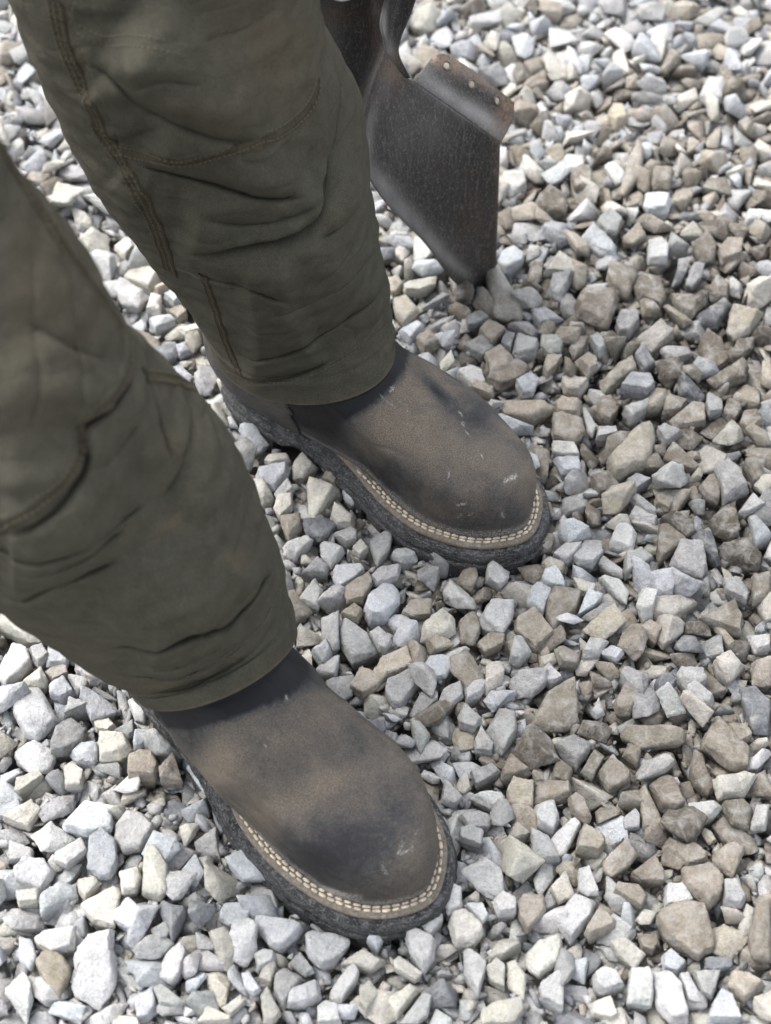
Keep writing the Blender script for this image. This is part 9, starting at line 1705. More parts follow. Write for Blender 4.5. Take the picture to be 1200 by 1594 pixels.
[502,54,-151,-36,56,8,-7,17,67,-225,-14,-34,-24,-24,41,30,-87,-42,5,-21,-9,3,59,156,-14,6,-3,-28,37,40,-91,-40,13,52,0,5,55,75,-30,9,3,-38,19,62,-154,2,2,-16,31,53,49,213,-29,-15,41,6,25,36,46,-34,44,8,9,31,30,-46,-37,54,-3,18,1,18,-342,-33,21,9,-32,11,53,-242,-24,35,22,14,13,57,311,-16,-30,38,32,55,65,216,-6,0,-24,-3,29,49,390,-24,39,7,26,21,54,-314,13,6,-8,2,24,53,-279,-42,7,-11,2,28,39,307,-39,-56,15,10,3,42,253,-12,-37,-16,30,1,73,-200,-19,23,-4,53,5,62,-375,10,-35,-47,-3,33,36,-403,-45,20,8,56,15,18,-276,-23,56,10,-7,23,39,-335,-14,16,-56,-6,39,35,105,-43,13,-11,39,10,64,430,-5,32,44,17,6,24,71,-24,45,-2,3,9,65,180,-24,-19,18,4,14,48,-134,4,-22,46,-9,16,37,-262,-32,10,26,51,5,57,400,-31,12,-4,24,6,50,-12,-4,17,2,15,43,58,59,-21,-40,4,27,8,39,-100,-13,-4,-3,38,3,36,-39,-36,-17,-3,-50,37,47,130,-1,-14,16,16,4,45,-101,-2,4,-51,-22,14,26,173,-35,24,10,31,10,44,-376,4,-5,-14,1,0,73,-256,0,14,-15,4,14,56,-42,-31,-22,-52,0,1,32,-182,-39,47,-35,5,31,52,-284,-8,40,-3,-24,40,65,-187,-30,0,22,38,2,42,201,-36,29,-1,-42,3,45,-312,-4,3,-12,42,6,40,236,-45,1,-14,-13,8,49,136,-37,4,53,2,2,33,440,-12,24,47,21,27,48,347,-35,-57,-3,14,2,55,-22,-26,-8,-6,-37,66,45,187,-33,7,4,-31,4,63,-424,-38,-13,-10,-30,6,52,-366,-11,3,-12,-56,12,27,129,-42,-13,-20,8,0,62,216,-28,-1,-10,-44,7,66,348,10,22,-50,-6,4,33,42,-45,4,-13,-3,52,38,-429,-3,-8,-15,-24,1,47,-370,-30,29,8,31,11,47,-52,-7,1,-55,-6,6,46,338,-35,-55,-21,-2,10,48,-422,-10,-56,-5,-2,7,67,-394,-30,0,-23,-16,12,50,-39,-13,6,13,-8,6,64,-253,-4,2,-6,-24,9,73,-375,-11,48,7,12,11,69,-248,-26,1,0,40,7,73,-228,3,-32,-13,-48,5,72,-299,-19,-2,49,-6,1,66,359,-23,-3,8,-40,21,66,173,10,-47,-20,26,5,52,28,-43,8,-11,5,5,38,142,-17,1,-13,29,5,32,0,-37,44,20,18,12,28,46,-11,-5,-3,-11,15,70,373,3,-7,-2,-27,27,50,-82,4,-16,-7,18,37,29,-52,-3,3,7,26],
[601,41,-169,-34,-8,-27,15,25,24,54,-45,-20,3,-6,2,24,-276,-42,19,-13,2,31,62,375,-24,7,13,-32,0,70,-233,-11,22,-52,15,26,48,-288,-2,6,-17,-8,48,61,42,-16,37,46,1,3,59,-36,-39,-17,-11,22,19,47,397,-43,30,45,7,3,64,-34,-1,-5,-1,25,58,49,-64,-42,3,57,11,9,73,379,-34,-2,-29,52,22,62,-362,-26,-33,22,17,1,65,-307,-35,2,4,-54,76,50,-276,-17,30,-44,-13,14,41,192,-30,5,18,-1,18,70,133,-34,-1,5,44,29,54,327,-39,-14,-18,23,9,60,169,-13,-16,15,-20,19,33,387,-21,14,14,2,0,72,-212,-19,12,0,-27,30,73,-233,-15,-23,-35,1,41,26,-270,-20,-17,-22,-19,3,65,-337,-13,36,-15,1,7,39,-43,-11,6,-7,28,0,46,13,-13,18,-51,-20,34,45,-266,-3,21,-8,37,20,38,72,-9,3,-5,14,16,43,254,-29,6,22,-29,5,70,-120,-1,-22,-48,-22,36,40,312,-44,36,-42,-10,13,49,-277,-41,-15,15,-25,19,25,97,-45,3,2,-2,9,57,-80,-22,44,-10,-9,6,55,361,-13,-11,-17,9,39,70,135,6,-7,8,-52,2,46,-1,-20,-31,15,2,5,30,339,-29,21,-53,10,9,38,-165,-24,-3,10,-46,68,68,385,9,40,4,2,16,58,257,-29,-38,-37,14,0,71,-363,-21,-48,-21,-10,18,47,173,-43,39,-39,-4,2,32,294,-19,-4,10,-57,10,47,433,-17,21,8,52,5,63,475,-20,-29,12,9,15,39,4,-37,-41,13,19,17,58,498,-42,42,-35,-1,10,48,-253,-16,18,-40,16,3,31,207,-45,-33,-48,-8,13,32,-18,-43,-8,55,16,3,41,-424,-5,47,-35,6,24,56,138,-6,-2,13,-28,6,66,-355,-10,-25,45,27,1,40,-100,-7,44,-19,13,4,44,-33,-15,1,58,-8,17,64,-45,-23,-22,-55,-9,5,35,-355,4,33,-41,17,6,65,-256,-38,-19,-7,14,33,73,-85,-13,49,-5,6,17,64,260,-28,-47,-20,3,23,56,-117,-2,-4,-43,32,30,66,207,-14,-1,-12,-3,85,67,181,-30,33,-30,-20,12,51,139,-42,50,17,1,19,73,215,-15,-13,5,-5],
[551,68,77,-33,2,7,-25,29,29,-164,-16,2,8,-25,49,38,-167,-28,-15,-20,53,6,53,303,-37,-7,-7,-39,36,64,49,-29,5,-11,10,8,32,57,-9,-50,-29,-11,23,65,-229,-41,0,2,1,2,65,310,-37,10,56,-10,2,58,301,-10,-27,41,11,21,39,-85,-32,29,-2,46,7,43,-254,-23,10,-50,-5,34,43,-43,-27,-16,-49,29,5,66,263,-24,5,11,31,4,64,203,-43,1,4,45,27,70,-218,-42,3,-2,-27,2,52,-384,-8,-46,8,-27,5,38,-288,-47,54,12,1,22,47,-21,-46,50,23,2,1,62,-341,-17,11,15,41,25,40,92,-21,-47,8,-2,5,36,-266,-31,-8,16,1,3,66,91,-36,-44,1,14,1,34,-282,-9,-4,-2,-26,4,45,4,-42,-7,3,14,1,68,-260,-7,-8,-6,-28,0,73,-185,-2,44,-34,-12,6,73,38,-17,28,25,-38,17,43,381,-45,-1,5,58,39,38,146,-44,45,36,-11,2,53,-414,-44,3,0,-9,2,48,-230,-45,0,5,56,3,36,135,-36,30,24,-37,18,39,-350,-40,-36,30,-9,6,31,-228,-46,4,0,-5,35,49,-195,-9,29,-1,10,14,69,247,-7,-4,-2,44,92,73,357,-32,-5,-2,-12,2,52,238,-39,-8,5,5,27,48,-205,-35,54,7,18,17,35,80,-37,-22,33,-42,10,55,-19,-45,48,26,3,8,47,71,-40,-11,40,-14,57,52,-89,-17,8,12,-11,13,31,303,-47,3,-2,-26,28,66,345,-18,-15,-1,-32,3,62,82,-43,2,3,33,1,54,-33,-17,15,53,4,10,45,-187,-39,43,-14,-5,43,45,202,-46,54,-7,-1,7,30,179,-45,-5,-2,56,42,73,-224,-39,37,39,8,13,73,197,-32,-47,-1,14,15,37,-423,-19,11,11,-11,22,40,239,-19,29,19,48,42,71,219,-22,-37,28,-26,15,68,-335,-10,-32,-49,7,21,25,-260,-19,47,-2,-3,36,47,-329,2,1,-4,-5,0,63,-282,-18,24,-50,6,13,52,-295,-22,3,3,4,10,52,-287,-17,-37,40,-8,2,57,170,-27,9,6,55,55,36,-236,-11,5,47,-30,5,62,409,-23,52,8,-5,14,45,-217,-42,-6,1,26,34,43,81,8,14,6,5,89,61,79,-6,-59,3,2],
[567,39,-238,-44,2,-1,16,1,32,115,-45,20,54,1,33,26,253,-47,45,-33,-3,51,27,335,-16,26,-41,-1,30,39,-385,-43,6,-2,26,6,37,387,-42,3,-12,-13,2,47,-310,-43,46,-37,-4,45,32,5,-9,2,27,41,6,67,-71,-14,-34,13,34,10,18,147,-29,46,-3,-36,52,43,-397,-11,26,-40,1,19,49,142,2,20,-43,13,70,58,-411,-43,22,-53,-6,6,54,-223,-28,-2,-1,-40,24,34,-24,-21,-9,50,-3,6,45,418,-42,29,-40,-11,2,26,-11,-40,-15,-28,25,1,63,-348,-34,-9,-5,56,2,27,-18,-45,16,-49,-14,5,43,-403,-25,20,36,14,9,72,-145,-18,33,37,-2,5,49,172,-4,-17,-1,8,26,51,-339,-36,19,2,40,4,64,-141,-35,-3,12,-33,3,70,126,-14,-14,-17,38,13,32,-110,-44,2,-3,-33,15,44,-137,-14,15,7,12,5,30,-338,-12,-6,6,16,4,72,381,-39,24,-52,-6,6,38,-137,-37,14,-26,-12,1,48,-200,-16,37,30,-6,18,48,397,-44,54,-11,0,0,50,-384,-28,15,-19,-37,12,66,7,-23,-24,-11,-43,6,37,-232,-30,-15,-51,-1,24,40,398,-44,58,-3,-4,11,33,-55,-10,4,4,0,17,65,195,-6,12,3,22,14,42,-104,-31,6,5,-29,13,35,168,-9,15,11,-3,90,35,-272,-45,16,56,4,23,36,-309,-8,13,1,-46,18,48,-168,-26,9,-54,-4,3,71,-58,-3,-4,16,-42,1,66,79,-24,26,49,-16,39,43,-107,-15,42,-20,-21,12,71,-351,-6,-32,40,-25,0,71,187,-9,18,-2,-21,5,58,-227,-42,58,-6,-3,5,47,-113,-1,-13,17,12,8,57,-316,21,40,17,4,6,43,336,-5,-18,31,36,1,46,12,-43,58,3,-3,47,38,277,-32,22,6,8,4,51,325,-44,55,-1,1,22,44,-80,-43,3,3,58,13,26,-32,-18,-39,-3,16,15,47,306,-1,37,28,0,1,42,456,-40,45,11,11,11,41,-465,-7,-34,21,2,0,67,458,-6,50,23,17,12,63,245,-40,3,1,43,7,28,-225,-11,-8,2,33,2,65,-285,-42,24,53,7,4,66,-195,-22,35,2,-1,8,54,-281,-3,-34,-6,14,10,69,176,4,14,-13,55,0,70,299,-33,-3,4,-24,64,53,-276,-23,-37,45,-1,43,32,294,-17,-28,-35,21,30,47,-75,0,-3,-10,37,44,50,-14,8,-21,-7,-47,33,59,-137,-15,-34,-45,-10,55,73,-187,1,-48,-27,-11],
[511,51,-119,-12,-43,13,5,42,36,-121,2,-16,-49,21,44,51,-138,-28,28,23,36,42,72,-300,-37,-8,-51,4,2,67,303,-21,-4,-14,-37,9,45,82,5,-37,43,-3,4,42,-138,-35,-21,-24,12,6,29,164,-21,23,-31,3,64,66,41,-41,-26,-47,-1,19,39,-345,-30,-38,10,42,3,35,-228,-45,-54,-13,-7,36,29,-199,-45,0,2,-60,7,57,328,-3,-52,-27,-4,18,27,-160,-46,23,47,-6,47,68,-222,-37,-3,-1,21,24,27,146,-40,10,36,14,7,39,-125,-31,-32,20,-3,21,41,138,-41,17,5,12,9,57,-95,-43,-23,-49,-1,5,72,204,-35,-1,0,6,7,65,-213,-37,-53,-14,-1,2,37,-93,-27,-30,-37,3,9,41,133,-20,11,32,19,16,52,-384,-37,22,-45,20,4,28,-169,-44,7,9,32,7,33,-269,-23,34,-41,10,10,51,-301,-29,4,-49,31,13,47,307,-44,-1,-55,3,6,42,373,-32,-34,18,-1,16,41,-9,-30,-11,-24,-18,0,73,-357,-7,-4,31,49,25,57,290,-31,-3,-10,32,2,36,182,-45,53,-27,8,15,66,-273,-10,2,-8,-44,29,43,214,-24,-13,52,11,2,34,-351,-33,25,-8,42,13,29,-49,-28,26,-40,-4,9,68,-179,-25,5,-6,37,27,53,344,-31,8,-8,49,1,43,-105,-44,-41,34,9,8,52,167,-39,5,22,48,5,36,-19,-44,0,-2,50,14,58,-207,-38,15,-8,-18,21,45,-302,-23,-49,-25,5,14,54,145,-12,-46,-34,2,69,49,-379,2,-7,-1,54,2,31,372,-11,18,-11,-2,6,65,304,2,2,-1,-15,14,35,100,-36,-34,14,10,29,35,350,4,13,12,-55,7,39,-121,-43,-2,1,-15,50,64,-244,-20,41,-36,15,18,62,327,-31,8,1,54,26,32,-341,-43,-50,10,-18,26,49,428,-10,-21,55,-10,4,41,-127,1,14,-43,36,12,70,22,-2,14,1,7,23,43,421,-6,-23,1,-7,1,52,-472,7,33,44,12,27,41,0,-30,8,-15,19,17,41,21,-41,7,-8,-32,6,48,369,-18,-31,9,46,1,73,-324,-12,-2,1,8,20,63,-177,-37,8,1,5,1,59,-125,11,31,17,-28,1,42,137,-35,-45,11,14,36,35,-54,-19,17,-20,40,13,69,-314,16,11,-5,-6,30,44,-97,11,-47,11,-1,4,73,186,-10,-7,48,-1,1,30,42,-15,-10,-7,-58,27,57,156,-40,-1,2,-40,84,67,-202,-18,-21,-10,13,5,69,-170,-1,4,-9,-3,34,50,-154,-23,-44,-32,12],
[490,73,126,-8,-42,-30,-6,18,60,-5,-5,7,12,14,29,73,-151,-7,50,-26,13,2,36,-144,-42,25,-45,18,51,68,164,-21,37,-34,-2,14,27,253,-19,24,-4,13,29,50,-233,-7,9,3,-43,8,60,82,-30,-31,-6,39,48,37,-377,-16,-13,47,24,16,65,86,-20,-45,18,6,26,35,-394,-21,-18,48,-4,14,36,49,-45,6,-10,-24,11,43,97,-34,12,-10,-28,32,73,-368,-32,37,-39,20,16,70,393,-6,23,15,37,13,54,298,-36,9,-4,-35,16,37,-63,-41,4,17,16,28,47,-131,-39,-49,30,-16,15,40,-418,-7,17,-22,-6,32,28,-34,-47,7,-15,-39,8,54,387,-35,-36,-23,3,11,32,-144,-24,-3,23,-13,5,67,310,1,6,5,36,37,36,-430,-36,18,-22,-20,15,47,-187,-10,0,-36,-18,15,31,409,-42,13,17,-11,20,30,-259,-17,16,49,9,32,56,-162,-38,-51,-4,-13,4,37,242,-35,-8,-7,32,33,55,-155,-38,-48,26,-19,12,40,10,-38,25,13,-36,9,29,-80,-31,-17,-50,-4,0,41,195,-24,13,-51,25,16,41,-222,-40,52,-26,6,91,27,-147,-44,-52,17,-16,28,64,-183,-19,-43,20,29,3,69,-268,4,12,15,37,17,66,-310,-29,34,1,-48,10,59,-57,-43,-2,-20,-56,4,67,249,-5,-5,-26,-41,7,57,-414,11,-28,-31,-10,10,47,323,-11,31,-50,-4,2,36,-161,-12,11,5,29,1,34,416,-11,-29,-31,-36,0,37,279,-35,-3,-4,-12,17,57,-405,-34,-11,-16,-40,7,18,439,-15,-24,4,-13,27,39,72,-8,7,9,-20,12,63,453,-8,0,2,42,7,48,-57,-14,-31,47,-3,7,60,227,-22,-21,-1,46,2,64,-296,-25,21,7,-24,14,41,-77,-11,28,8,-11,8,56,-160,-6,-12,23,45,5,52,-213,-19,14,-9,-23,6,41,-56,-29,24,-35,28,3,48,373,-19,20,-21,-44,12,64,411,-26,-26,-5,37,17,65,156,-14,22,-9,6,13,69,-425,3,-1,-6,-44,36,27,382,-25,18,10,-46,15,38,-340,-15,24,-16,-47,7,73,-11,-12,8,6,44,8,58,20,-2,-24,-51,-7,15,45,101,-17,14,19,40,3,70,-120,-18,16,-7,12,26,50,164,-35,-30,49,-14,1,59,94,-24,-37,-9,4,5,57,-14,-2,5,-12,-35,9,51,255,7,-31,-45,3,8,36,-373,-4,2,12,30,13,56,35,-36,-7,-7,-58,5,73,-181,-25,20,-9,-10,4,40,238,-19,-21,33,-14,1,61,116,-43,13,-6,-14,3,73,368,-28,44,-37,4,16,64,187,-37,-30,-35,-1,23,41,222,-23,-57,-10,4,0,67,350,-1,5,16,54,9,65,117,0,-32,1,49,17,61,-187,-25,23,21,35,32,56,-125,-5,-40,24,-10],
[497,71,204,-19,5,-13,-23,47,73,133,-31,-28,44,-15,13,29,149,-40,-24,-36,16,73,53,-314,-13,-49,23,19,16,36,-305,-9,-12,-42,22,31,43,-182,-3,-56,14,-16,3,43,-347,-38,8,-4,-30,12,43,58,-11,-3,-6,-7,7,66,362,-16,4,52,22,4,48,290,-21,-46,-21,17,2,68,-181,-33,-5,-6,57,9,23,-272,-28,-46,-14,8,22,37,-338,-12,20,21,7,9,61,191,0,53,23,-6,1,22,87,-46,1,1,-29,53,62,-360,-8,10,-9,-26,10,66,-166,-24,0,-9,1,40,45,66,-42,0,1,11,1,69,-269,4,3,8,55,11,51,65,-2,38,30,14,13,34,37,-44,1,0,2,1,71,-129,-3,26,-33,-18,76,55,-198,3,4,-4,31,14,39,-212,-21,-22,24,49,24,69,-387,-11,18,11,39,7,47,176,-36,56,-9,0,11,65,-319,-25,-16,3,30,2,18,-129,-19,52,-7,-13,45,29,-178,-3,35,27,-12,26,39,263,17,12,-2,56,2,34,-340,-34,-4,-47,-2,34,57,-164,-27,49,31,-1,22,58,-47,-40,1,-2,-55,11,30,298,-44,-47,-11,2,15,71,-16,-20,-12,5,49,3,35,245,-29,-29,-24,3,6,31,347,0,28,38,-2,7,25,-217,-44,4,7,-57,44,62,-113,-27,-5,-13,-22,8,34,193,-30,48,-25,9,27,50,-352,5,1,-1,-9,39,30,3,-15,3,33,26,4,53,37,-31,-52,8,16,19,65,333,-3,-12,0,38,5,46,-186,-40,-27,-43,13,0,57,-21,-40,1,1,-5,2,67,17,0,10,22,-52,9,40,354,-27,43,-14,-8,5,27,65,-34,16,1,-34,1,44,-12,5,-25,-22,25,4,66,-395,-18,4,28,-34,41,73,-334,-15,48,5,-9,31,56,-37,-40,1,0,-47,21,73,375,-13,-4,47,-23,53,28,370,-1,-12,-30,-34,36,45,394,-40,-13,54,-18,11,59,-230,-39,-4,55,16,5,41,333,-21,-11,52,-14,5,65,374,5,-34,42,-13,12,72,339,-9,30,-5,5,1,42,-388,-3,-27,45,-20,11,67,255,-23,-12,15,-25,2,35,-77,-26,41,33,6,2,73,-303,9,-1,-1,-60,14,66,-257,8,0,1,-21,50,46,335,11,7,-21,12,22,73,266,-29,-43,40,5,40,59,-210,-17,16,-10,-35,43,70,-223,-22,31,34,23,20,64,-200,0,18,-15,-7]]
DRAWN_SINGLE = 199          # how many of the drawn stones, largest first, are objects of their own
SETTLED_SINGLE = [3558,3567,1619,2092,1446,241,701,2534,1867,1517,2974,20,4082,938,2687,1616,1618,3067,239,1108,1450,1931,2548,532,1775,2666,4086,4081,1248,325,3802,3596,3078,1457,4142,1521,3561,3732,3394,1394,15,76,3428,729,3559,3725,3720,898,526,265,2102,1092,3319,3397,437,1592,245,2665,3350,2559,3332,1303,900,3206,3079,4005,2976,2742,4175,3387,745,698,173,401,2983,662,648,4116,2758,425,93,3521,3062,3055,1974,953,249,2130,2089,684,4061,3997,3758,3323,619,3722,3023,2671]

GK, GA, GP, GM = [], [], [], []
for k, row in enumerate(SETTLED):
    y = 0
    for j in range(0, len(row), 7):
        dy, a, x, z, rx, ry, rz = row[j:j + 7]
        y += dy
        v = Vector((rx, ry, rz)) * math.radians(3)
        GK.append(k)
        GA.append(a / 2000)
        GP.append((x / 1000, y / 1000, z / 2000))
        GM.append(np.array(Quaternion(v.normalized(), v.length).to_matrix()) if v.length > 1e-6 else np.eye(3))
GP = np.array(GP)
GP[:, 2] += .003

TONES = {'blue': (.385, .398, .415), 'pale': (.43, .428, .418), 'cream': (.43, .41, .36), 'grey': (.30, .30, .295),
         'brown': (.222, .196, .160), 'dark': (.135, .118, .096), 'slate': (.150, .156, .166), 'buff': (.325, .292, .240), 'tan': (.37, .315, .24)}

def tones_for(px, rs):
    """which rock a stone is broken from: browner to the right, paler to the left and front"""
    b = .10 + blobs(px, [(1000, 420, 260, 260, 0, .50), (1080, 700, 200, 260, 0, .42), (960, 1130, 260, 170, 0, .50), (1080, 1330, 160, 170, 0, .46), (900, 120, 300, 140, 0, .26), (700, 950, 200, 140, 0, .16), (640, 460, 90, 60, 0, .3)])
    b -= blobs(px, [(150, 1350, 420, 320, 0, .08), (620, 1500, 260, 120, 0, .08), (850, 1480, 120, 120, 0, .12)])
    u, v = rs.rand(len(px)), rs.rand(len(px))
    out = []
    for i in range(len(px)):
        if u[i] < b[i]:
            out.append('brown' if v[i] < .60 else ('dark' if v[i] < .78 else 'buff'))
        else:
            out.append('blue' if v[i] < .24 else 'pale' if v[i] < .50 else 'cream' if v[i] < .74 else 'grey' if v[i] < .965 else 'slate')
    return out

_rs = np.random.RandomState(21)
def tint_of(tones):
    return np.array([TONES[t] for t in tones]) * (1 + .11 * _rs.randn(len(tones), 1)) * (1 + .010 * _rs.randn(len(tones), 3))

GPX = proj(GP)
GT = tones_for(GPX, _rs)
def damp(px):
    """the wet patch to the right, where damp stone is darker; the dusty stone to the left"""
    dust_gain = .13 * np.clip(blobs(px, [(150, 1330, 420, 300, 0, 1.0), (640, 1530, 420, 120, 0, .9), (60, 300, 200, 400, 0, .7)]), 0, 1)[:, None]
    return 1 + dust_gain - .44 * np.clip(blobs(px, [(960, 470, 230, 120, 10, 1.0), (1120, 800, 110, 220, 0, 1.0), (1010, 640, 160, 130, 0, .5), (1020, 1190, 200, 110, 0, .45), (730, 460, 120, 50, 0, .6)]), 0, 1)[:, None]
GTINT = tint_of(GT) * damp(GPX)
DT = [ROCKS[t[0]] for t in TRACED]
DRAWN = [traced_stone(i) for i in range(len(TRACED))]
DTINT = tint_of(DT) * damp(proj(np.array([d[0] for d in DRAWN])))

def set_tint(me, cols):
    a = me.color_attributes.new('tint', 'FLOAT_COLOR', 'POINT')
    a.data.foreach_set('color', np.column_stack([cols, np.ones(len(cols))]).astype(np.float32).ravel())

def tri_mesh(name, Vs, Fs, Cs):
    off, FF = 0, []
    for v, f in zip(Vs, Fs):
        FF.append(f + off)
        off += len(v)
    V = np.vstack(Vs).astype(np.float32)
    F = np.vstack(FF).astype(np.int32)
    me = bpy.data.meshes.new(name)
    me.vertices.add(len(V))
    me.vertices.foreach_set('co', V.ravel())
    me.loops.add(F.size)
    me.loops.foreach_set('vertex_index', F.ravel())
    me.polygons.add(len(F))
    me.polygons.foreach_set('loop_start', np.arange(0, F.size, 3, dtype=np.int32))
    me.polygons.foreach_set('loop_total', np.full(len(F), 3, np.int32))
    me.update(calc_edges=True)
    set_tint(me, np.vstack(Cs))
    return me

single = set(SETTLED_SINGLE)
Vs, Fs, Cs = [], [], []
for i in range(len(GK)):
    if i in single:
        continue
    v, f = LIB[GK[i]]
    Vs.append(v * GA[i] @ GM[i].T + GP[i])
    Fs.append(f)
    Cs.append(np.broadcast_to(GTINT[i], v.shape))
for i in range(DRAWN_SINGLE, len(TRACED)):
    c, v, f = DRAWN[i]
    Vs.append(v + c)
    Fs.append(f)
    Cs.append(np.broadcast_to(DTINT[i], v.shape))
# chips and grit that fill the gaps between the stones
_rc = np.random.RandomState(77)
NCHIP = 17000
cy = .46 + 1.46 * _rc.rand(NCHIP) ** 1.15
cx = _rc.uniform(-1, 1, NCHIP) * (.355 + (cy - .5) * .1556)
cz = -.0145 + .0125 * _rc.rand(NCHIP)
chip_size = .0050 + .0125 * _rc.rand(NCHIP) ** 1.8
CP3 = np.column_stack([cx, cy, cz])
PLATE = np.arange(NCHIP) % 7 == 3                   # every seventh is a flat flake wedged between the larger stones
cz[PLATE] = -.0105 + .006 * _rc.rand(PLATE.sum())
chip_size[PLATE] = .014 + .012 * _rc.rand(PLATE.sum())
CP3 = np.column_stack([cx, cy, cz])
CT = tint_of(tones_for(proj(CP3), _rc)) * damp(proj(CP3))
foot = np.zeros(NCHIP, bool)
for xf in (xf_near, xf_far):
    foot |= inside(CP3[:, :2], xf(np.column_stack([inset(.002), np.zeros(NO)]))[:, :2])
for i in range(NCHIP):
    if foot[i]:
        continue
    q4 = _rc.randn(4)
    R3 = np.array(Quaternion(q4).normalized().to_matrix())
    V, F = HULLS[i % NLIB]
    if i % 2 or PLATE[i]:
        tl = _rc.uniform(-.5, .5, 2)
        R3 = np.array(Quaternion((1, tl[0], tl[1], _rc.uniform(-3, 3))).normalized().to_matrix())
        V = V * np.array([1.25, .8, .42])
    Vs.append(V * chip_size[i] @ R3.T + CP3[i])
    Fs.append(np.array([(f[0], f[t], f[t + 1]) for f in F for t in range(1, len(f) - 1)]))
    Cs.append(np.broadcast_to(CT[i], V.shape))
# the gravel goes on past the edges of the picture, in plainer stones
HT = []
for V, F in HULLS:
    HT.append(np.array([(f[0], f[t], f[t + 1]) for f in F for t in range(1, len(f) - 1)]))
def half_width(y):
    return .25 + (y - .5) * (.46 - .25) / 1.35 + .105
for sx in (-1, 0, 1):
    for back in (False, True):
        if sx == 0 and not back:
            continue
        for i in range(0, len(GK), 2 if sx and back else 1):
            if sx and not back and i % 3 == 2:
                continue
            p = GP[i].copy()
            if sx:
                p[0] = 2 * sx * half_width(p[1]) - p[0]
            if back:
                p[1] = 2 * 1.965 - p[1]
            V, F = HULLS[GK[i]]
            Vs.append(V * GA[i] @ GM[i].T + p)
            Fs.append(HT[GK[i]])
            Cs.append(np.broadcast_to(GTINT[i], V.shape))
link("gravel", tri_mesh("gravel", Vs, Fs, Cs), M_STONE, kind='stuff', category="gravel",
     label="mixed grey, cream and brown crushed stone covering the whole ground")

# ------------------------------------------------------------------ the stones that show largest, each an object of its own
ANCHORS = [(60, 990, "at the picture's left edge under the nearer trouser leg"), (150, 1110, "left of the nearer boot's ankle"), (250, 1230, "close against the nearer boot's outer side"),
           (50, 1270, "by the left edge, level with the nearer boot's instep"), (200, 1360, "left of the nearer boot's toe"), (70, 1510, "in the lower left corner"),
           (230, 1500, "at the bottom, left of the nearer toe"), (400, 1520, "at the bottom, below the nearer boot's stitched welt"), (560, 1530, "at the bottom, under the nearer toe tip"),
           (700, 1480, "at the bottom, just right of the nearer toe"), (860, 1520, "at the bottom, well right of the nearer toe"), (1020, 1530, "at the bottom, towards the right corner"), (1150, 1500, "in the lower right corner"),
           (1100, 1370, "by the right edge, low down"), (950, 1370, "low on the right, off the nearer toe"), (760, 1300, "beside the nearer boot's inner toe"), (880, 1240, "right of the nearer toe, in mid gravel"),
           (1020, 1220, "on the brown patch at lower right"), (1140, 1180, "by the right edge, lower middle"), (1130, 1040, "by the right edge, level with the nearer ankle"), (980, 1060, "on the brown patch right of the boots"),
           (830, 1090, "in mid gravel between farther toe and nearer toe"), (690, 1130, "beside the nearer boot's instep"), (560, 1020, "in the gap between the boots, by the nearer ankle"), (680, 990, "in the gap in front of the farther toe"),
           (520, 880, "in the gap under the farther boot's welt"), (420, 780, "between the nearer trouser leg and farther boot"), (500, 720, "beneath the farther boot's shank"), (620, 870, "against the farther boot's welt"),
           (800, 950, "just below the farther toe"), (900, 900, "just right of the farther toe"), (1020, 900, "right of the farther toe, by the dark brown stones"), (1140, 880, "by the right edge, level with the farther toe"),
           (900, 740, "beside the farther boot's stitched toe edge"), (1000, 700, "right of the farther boot, mid height"), (1140, 700, "by the right edge, level with the farther boot"), (850, 620, "beside the farther boot's instep"),
           (740, 560, "between the farther boot and the shovel tip"), (650, 460, "left of the shovel tip"), (790, 460, "at the shovel tip"), (900, 460, "right of the shovel tip"),
           (1000, 520, "upper right, below the shovel's level"), (1130, 560, "by the right edge, upper half"), (1100, 430, "by the right edge, level with the shovel tip"), (960, 390, "right of the shovel blade"),
           (830, 330, "close to the shovel blade's right edge"), (980, 270, "in the upper right gravel"), (1120, 250, "by the right edge, near the top"), (900, 140, "near the top, right of the shovel step"), (1080, 100, "in the top right corner"),
           (250, 440, "between the two trouser legs"), (120, 250, "behind the legs at upper left"), (300, 560, "between the legs by the farther heel"), (60, 100, "in the top left corner")]
AX_, AT_ = np.array([a[:2] for a in ANCHORS], float), [a[2] for a in ANCHORS]
TONE_WORD = {'blue': 'blue-grey', 'pale': 'pale grey', 'cream': 'cream', 'grey': 'grey', 'brown': 'brown', 'buff': 'buff', 'dark': 'dark brown', 'slate': 'slate-grey', 'tan': 'tan'}

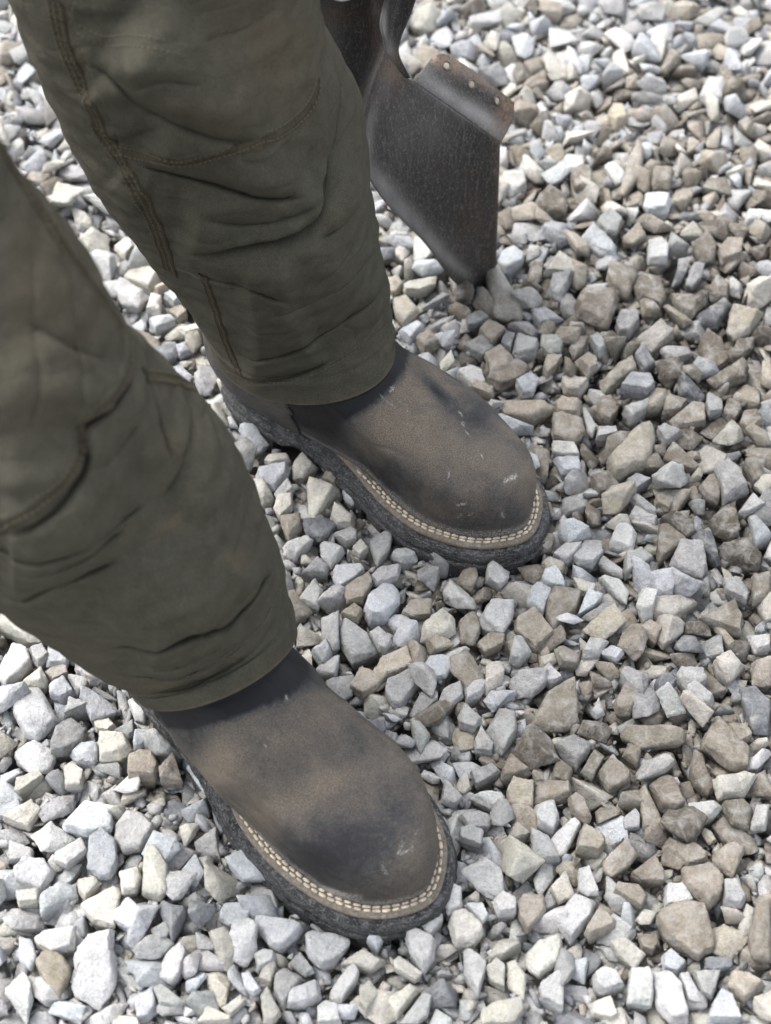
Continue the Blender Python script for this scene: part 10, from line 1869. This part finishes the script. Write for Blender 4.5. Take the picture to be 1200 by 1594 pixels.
def shape_word(W):
    """the outline seen from the camera"""
    p = proj(W)
    c = p - p.mean(0)
    ev, evec = np.linalg.eigh(np.cov(c.T))
    u, w = np.ptp(c @ evec[:, 1]), np.ptp(c @ evec[:, 0])
    ratio = u / max(w, 1e-6)
    size = math.sqrt(u * w)
    word = 'long' if ratio > 1.95 else 'oblong' if ratio > 1.45 else 'compact'
    big = 'large ' if size > 86 else 'small ' if size < 46 else ''
    return big + word, p.mean(0), size

rows = []
for i in range(DRAWN_SINGLE):
    c, v, f = DRAWN[i]
    rows.append((c, v, f, DT[i], DTINT[i]))
for i in SETTLED_SINGLE:
    v, f = FINE[GK[i]]
    rows.append((GP[i], v * GA[i] @ GM[i].T, f, GT[i], GTINT[i]))
info = []
for c, v, f, tone, tint in rows:
    w, m, size = shape_word(v + c)
    a = int(np.argmin(((AX_ - m) ** 2).sum(1)))
    info.append([TONE_WORD[tone], w, a, m, size])
keys = {}
for i, (t, w, a, m, s) in enumerate(info):
    keys.setdefault((t, w, a), []).append(i)
labels = {}
ORD = {2: ("the {0} of two", "the {1} of two")}
for (t, w, a), ids in keys.items():
    base = "%s %s stone " % (w, t)
    if len(ids) == 1:
        labels[ids[0]] = base + AT_[a]
        continue
    pts = np.array([info[i][3] for i in ids])
    horiz = np.ptp(pts[:, 0]) >= np.ptp(pts[:, 1])
    order = [ids[j] for j in np.argsort(pts[:, 0 if horiz else 1])]
    n = len(order)
    for j, i in enumerate(order):
        first, last = ('leftmost', 'rightmost') if horiz else ('topmost', 'lowest')
        word = first if j == 0 else last if j == n - 1 else ('middle' if n == 3 else ('second', 'third', 'fourth', 'fifth', 'sixth')[j - 1])
        side = '' if j in (0, n - 1) or n == 3 else (' from left' if horiz else ' from top')
        labels[i] = ("%s %s %s stone%s " % (word, w, t, side)) + AT_[a]
for i, (c, v, f, tone, tint) in enumerate(rows):
    me = tri_mesh("stone", [v], [f], [np.broadcast_to(tint, v.shape)])
    o = link("stone", me, M_STONE, None, category="stone", group="loose stones lying on top of the gravel", label=labels[i])
    o.location = c
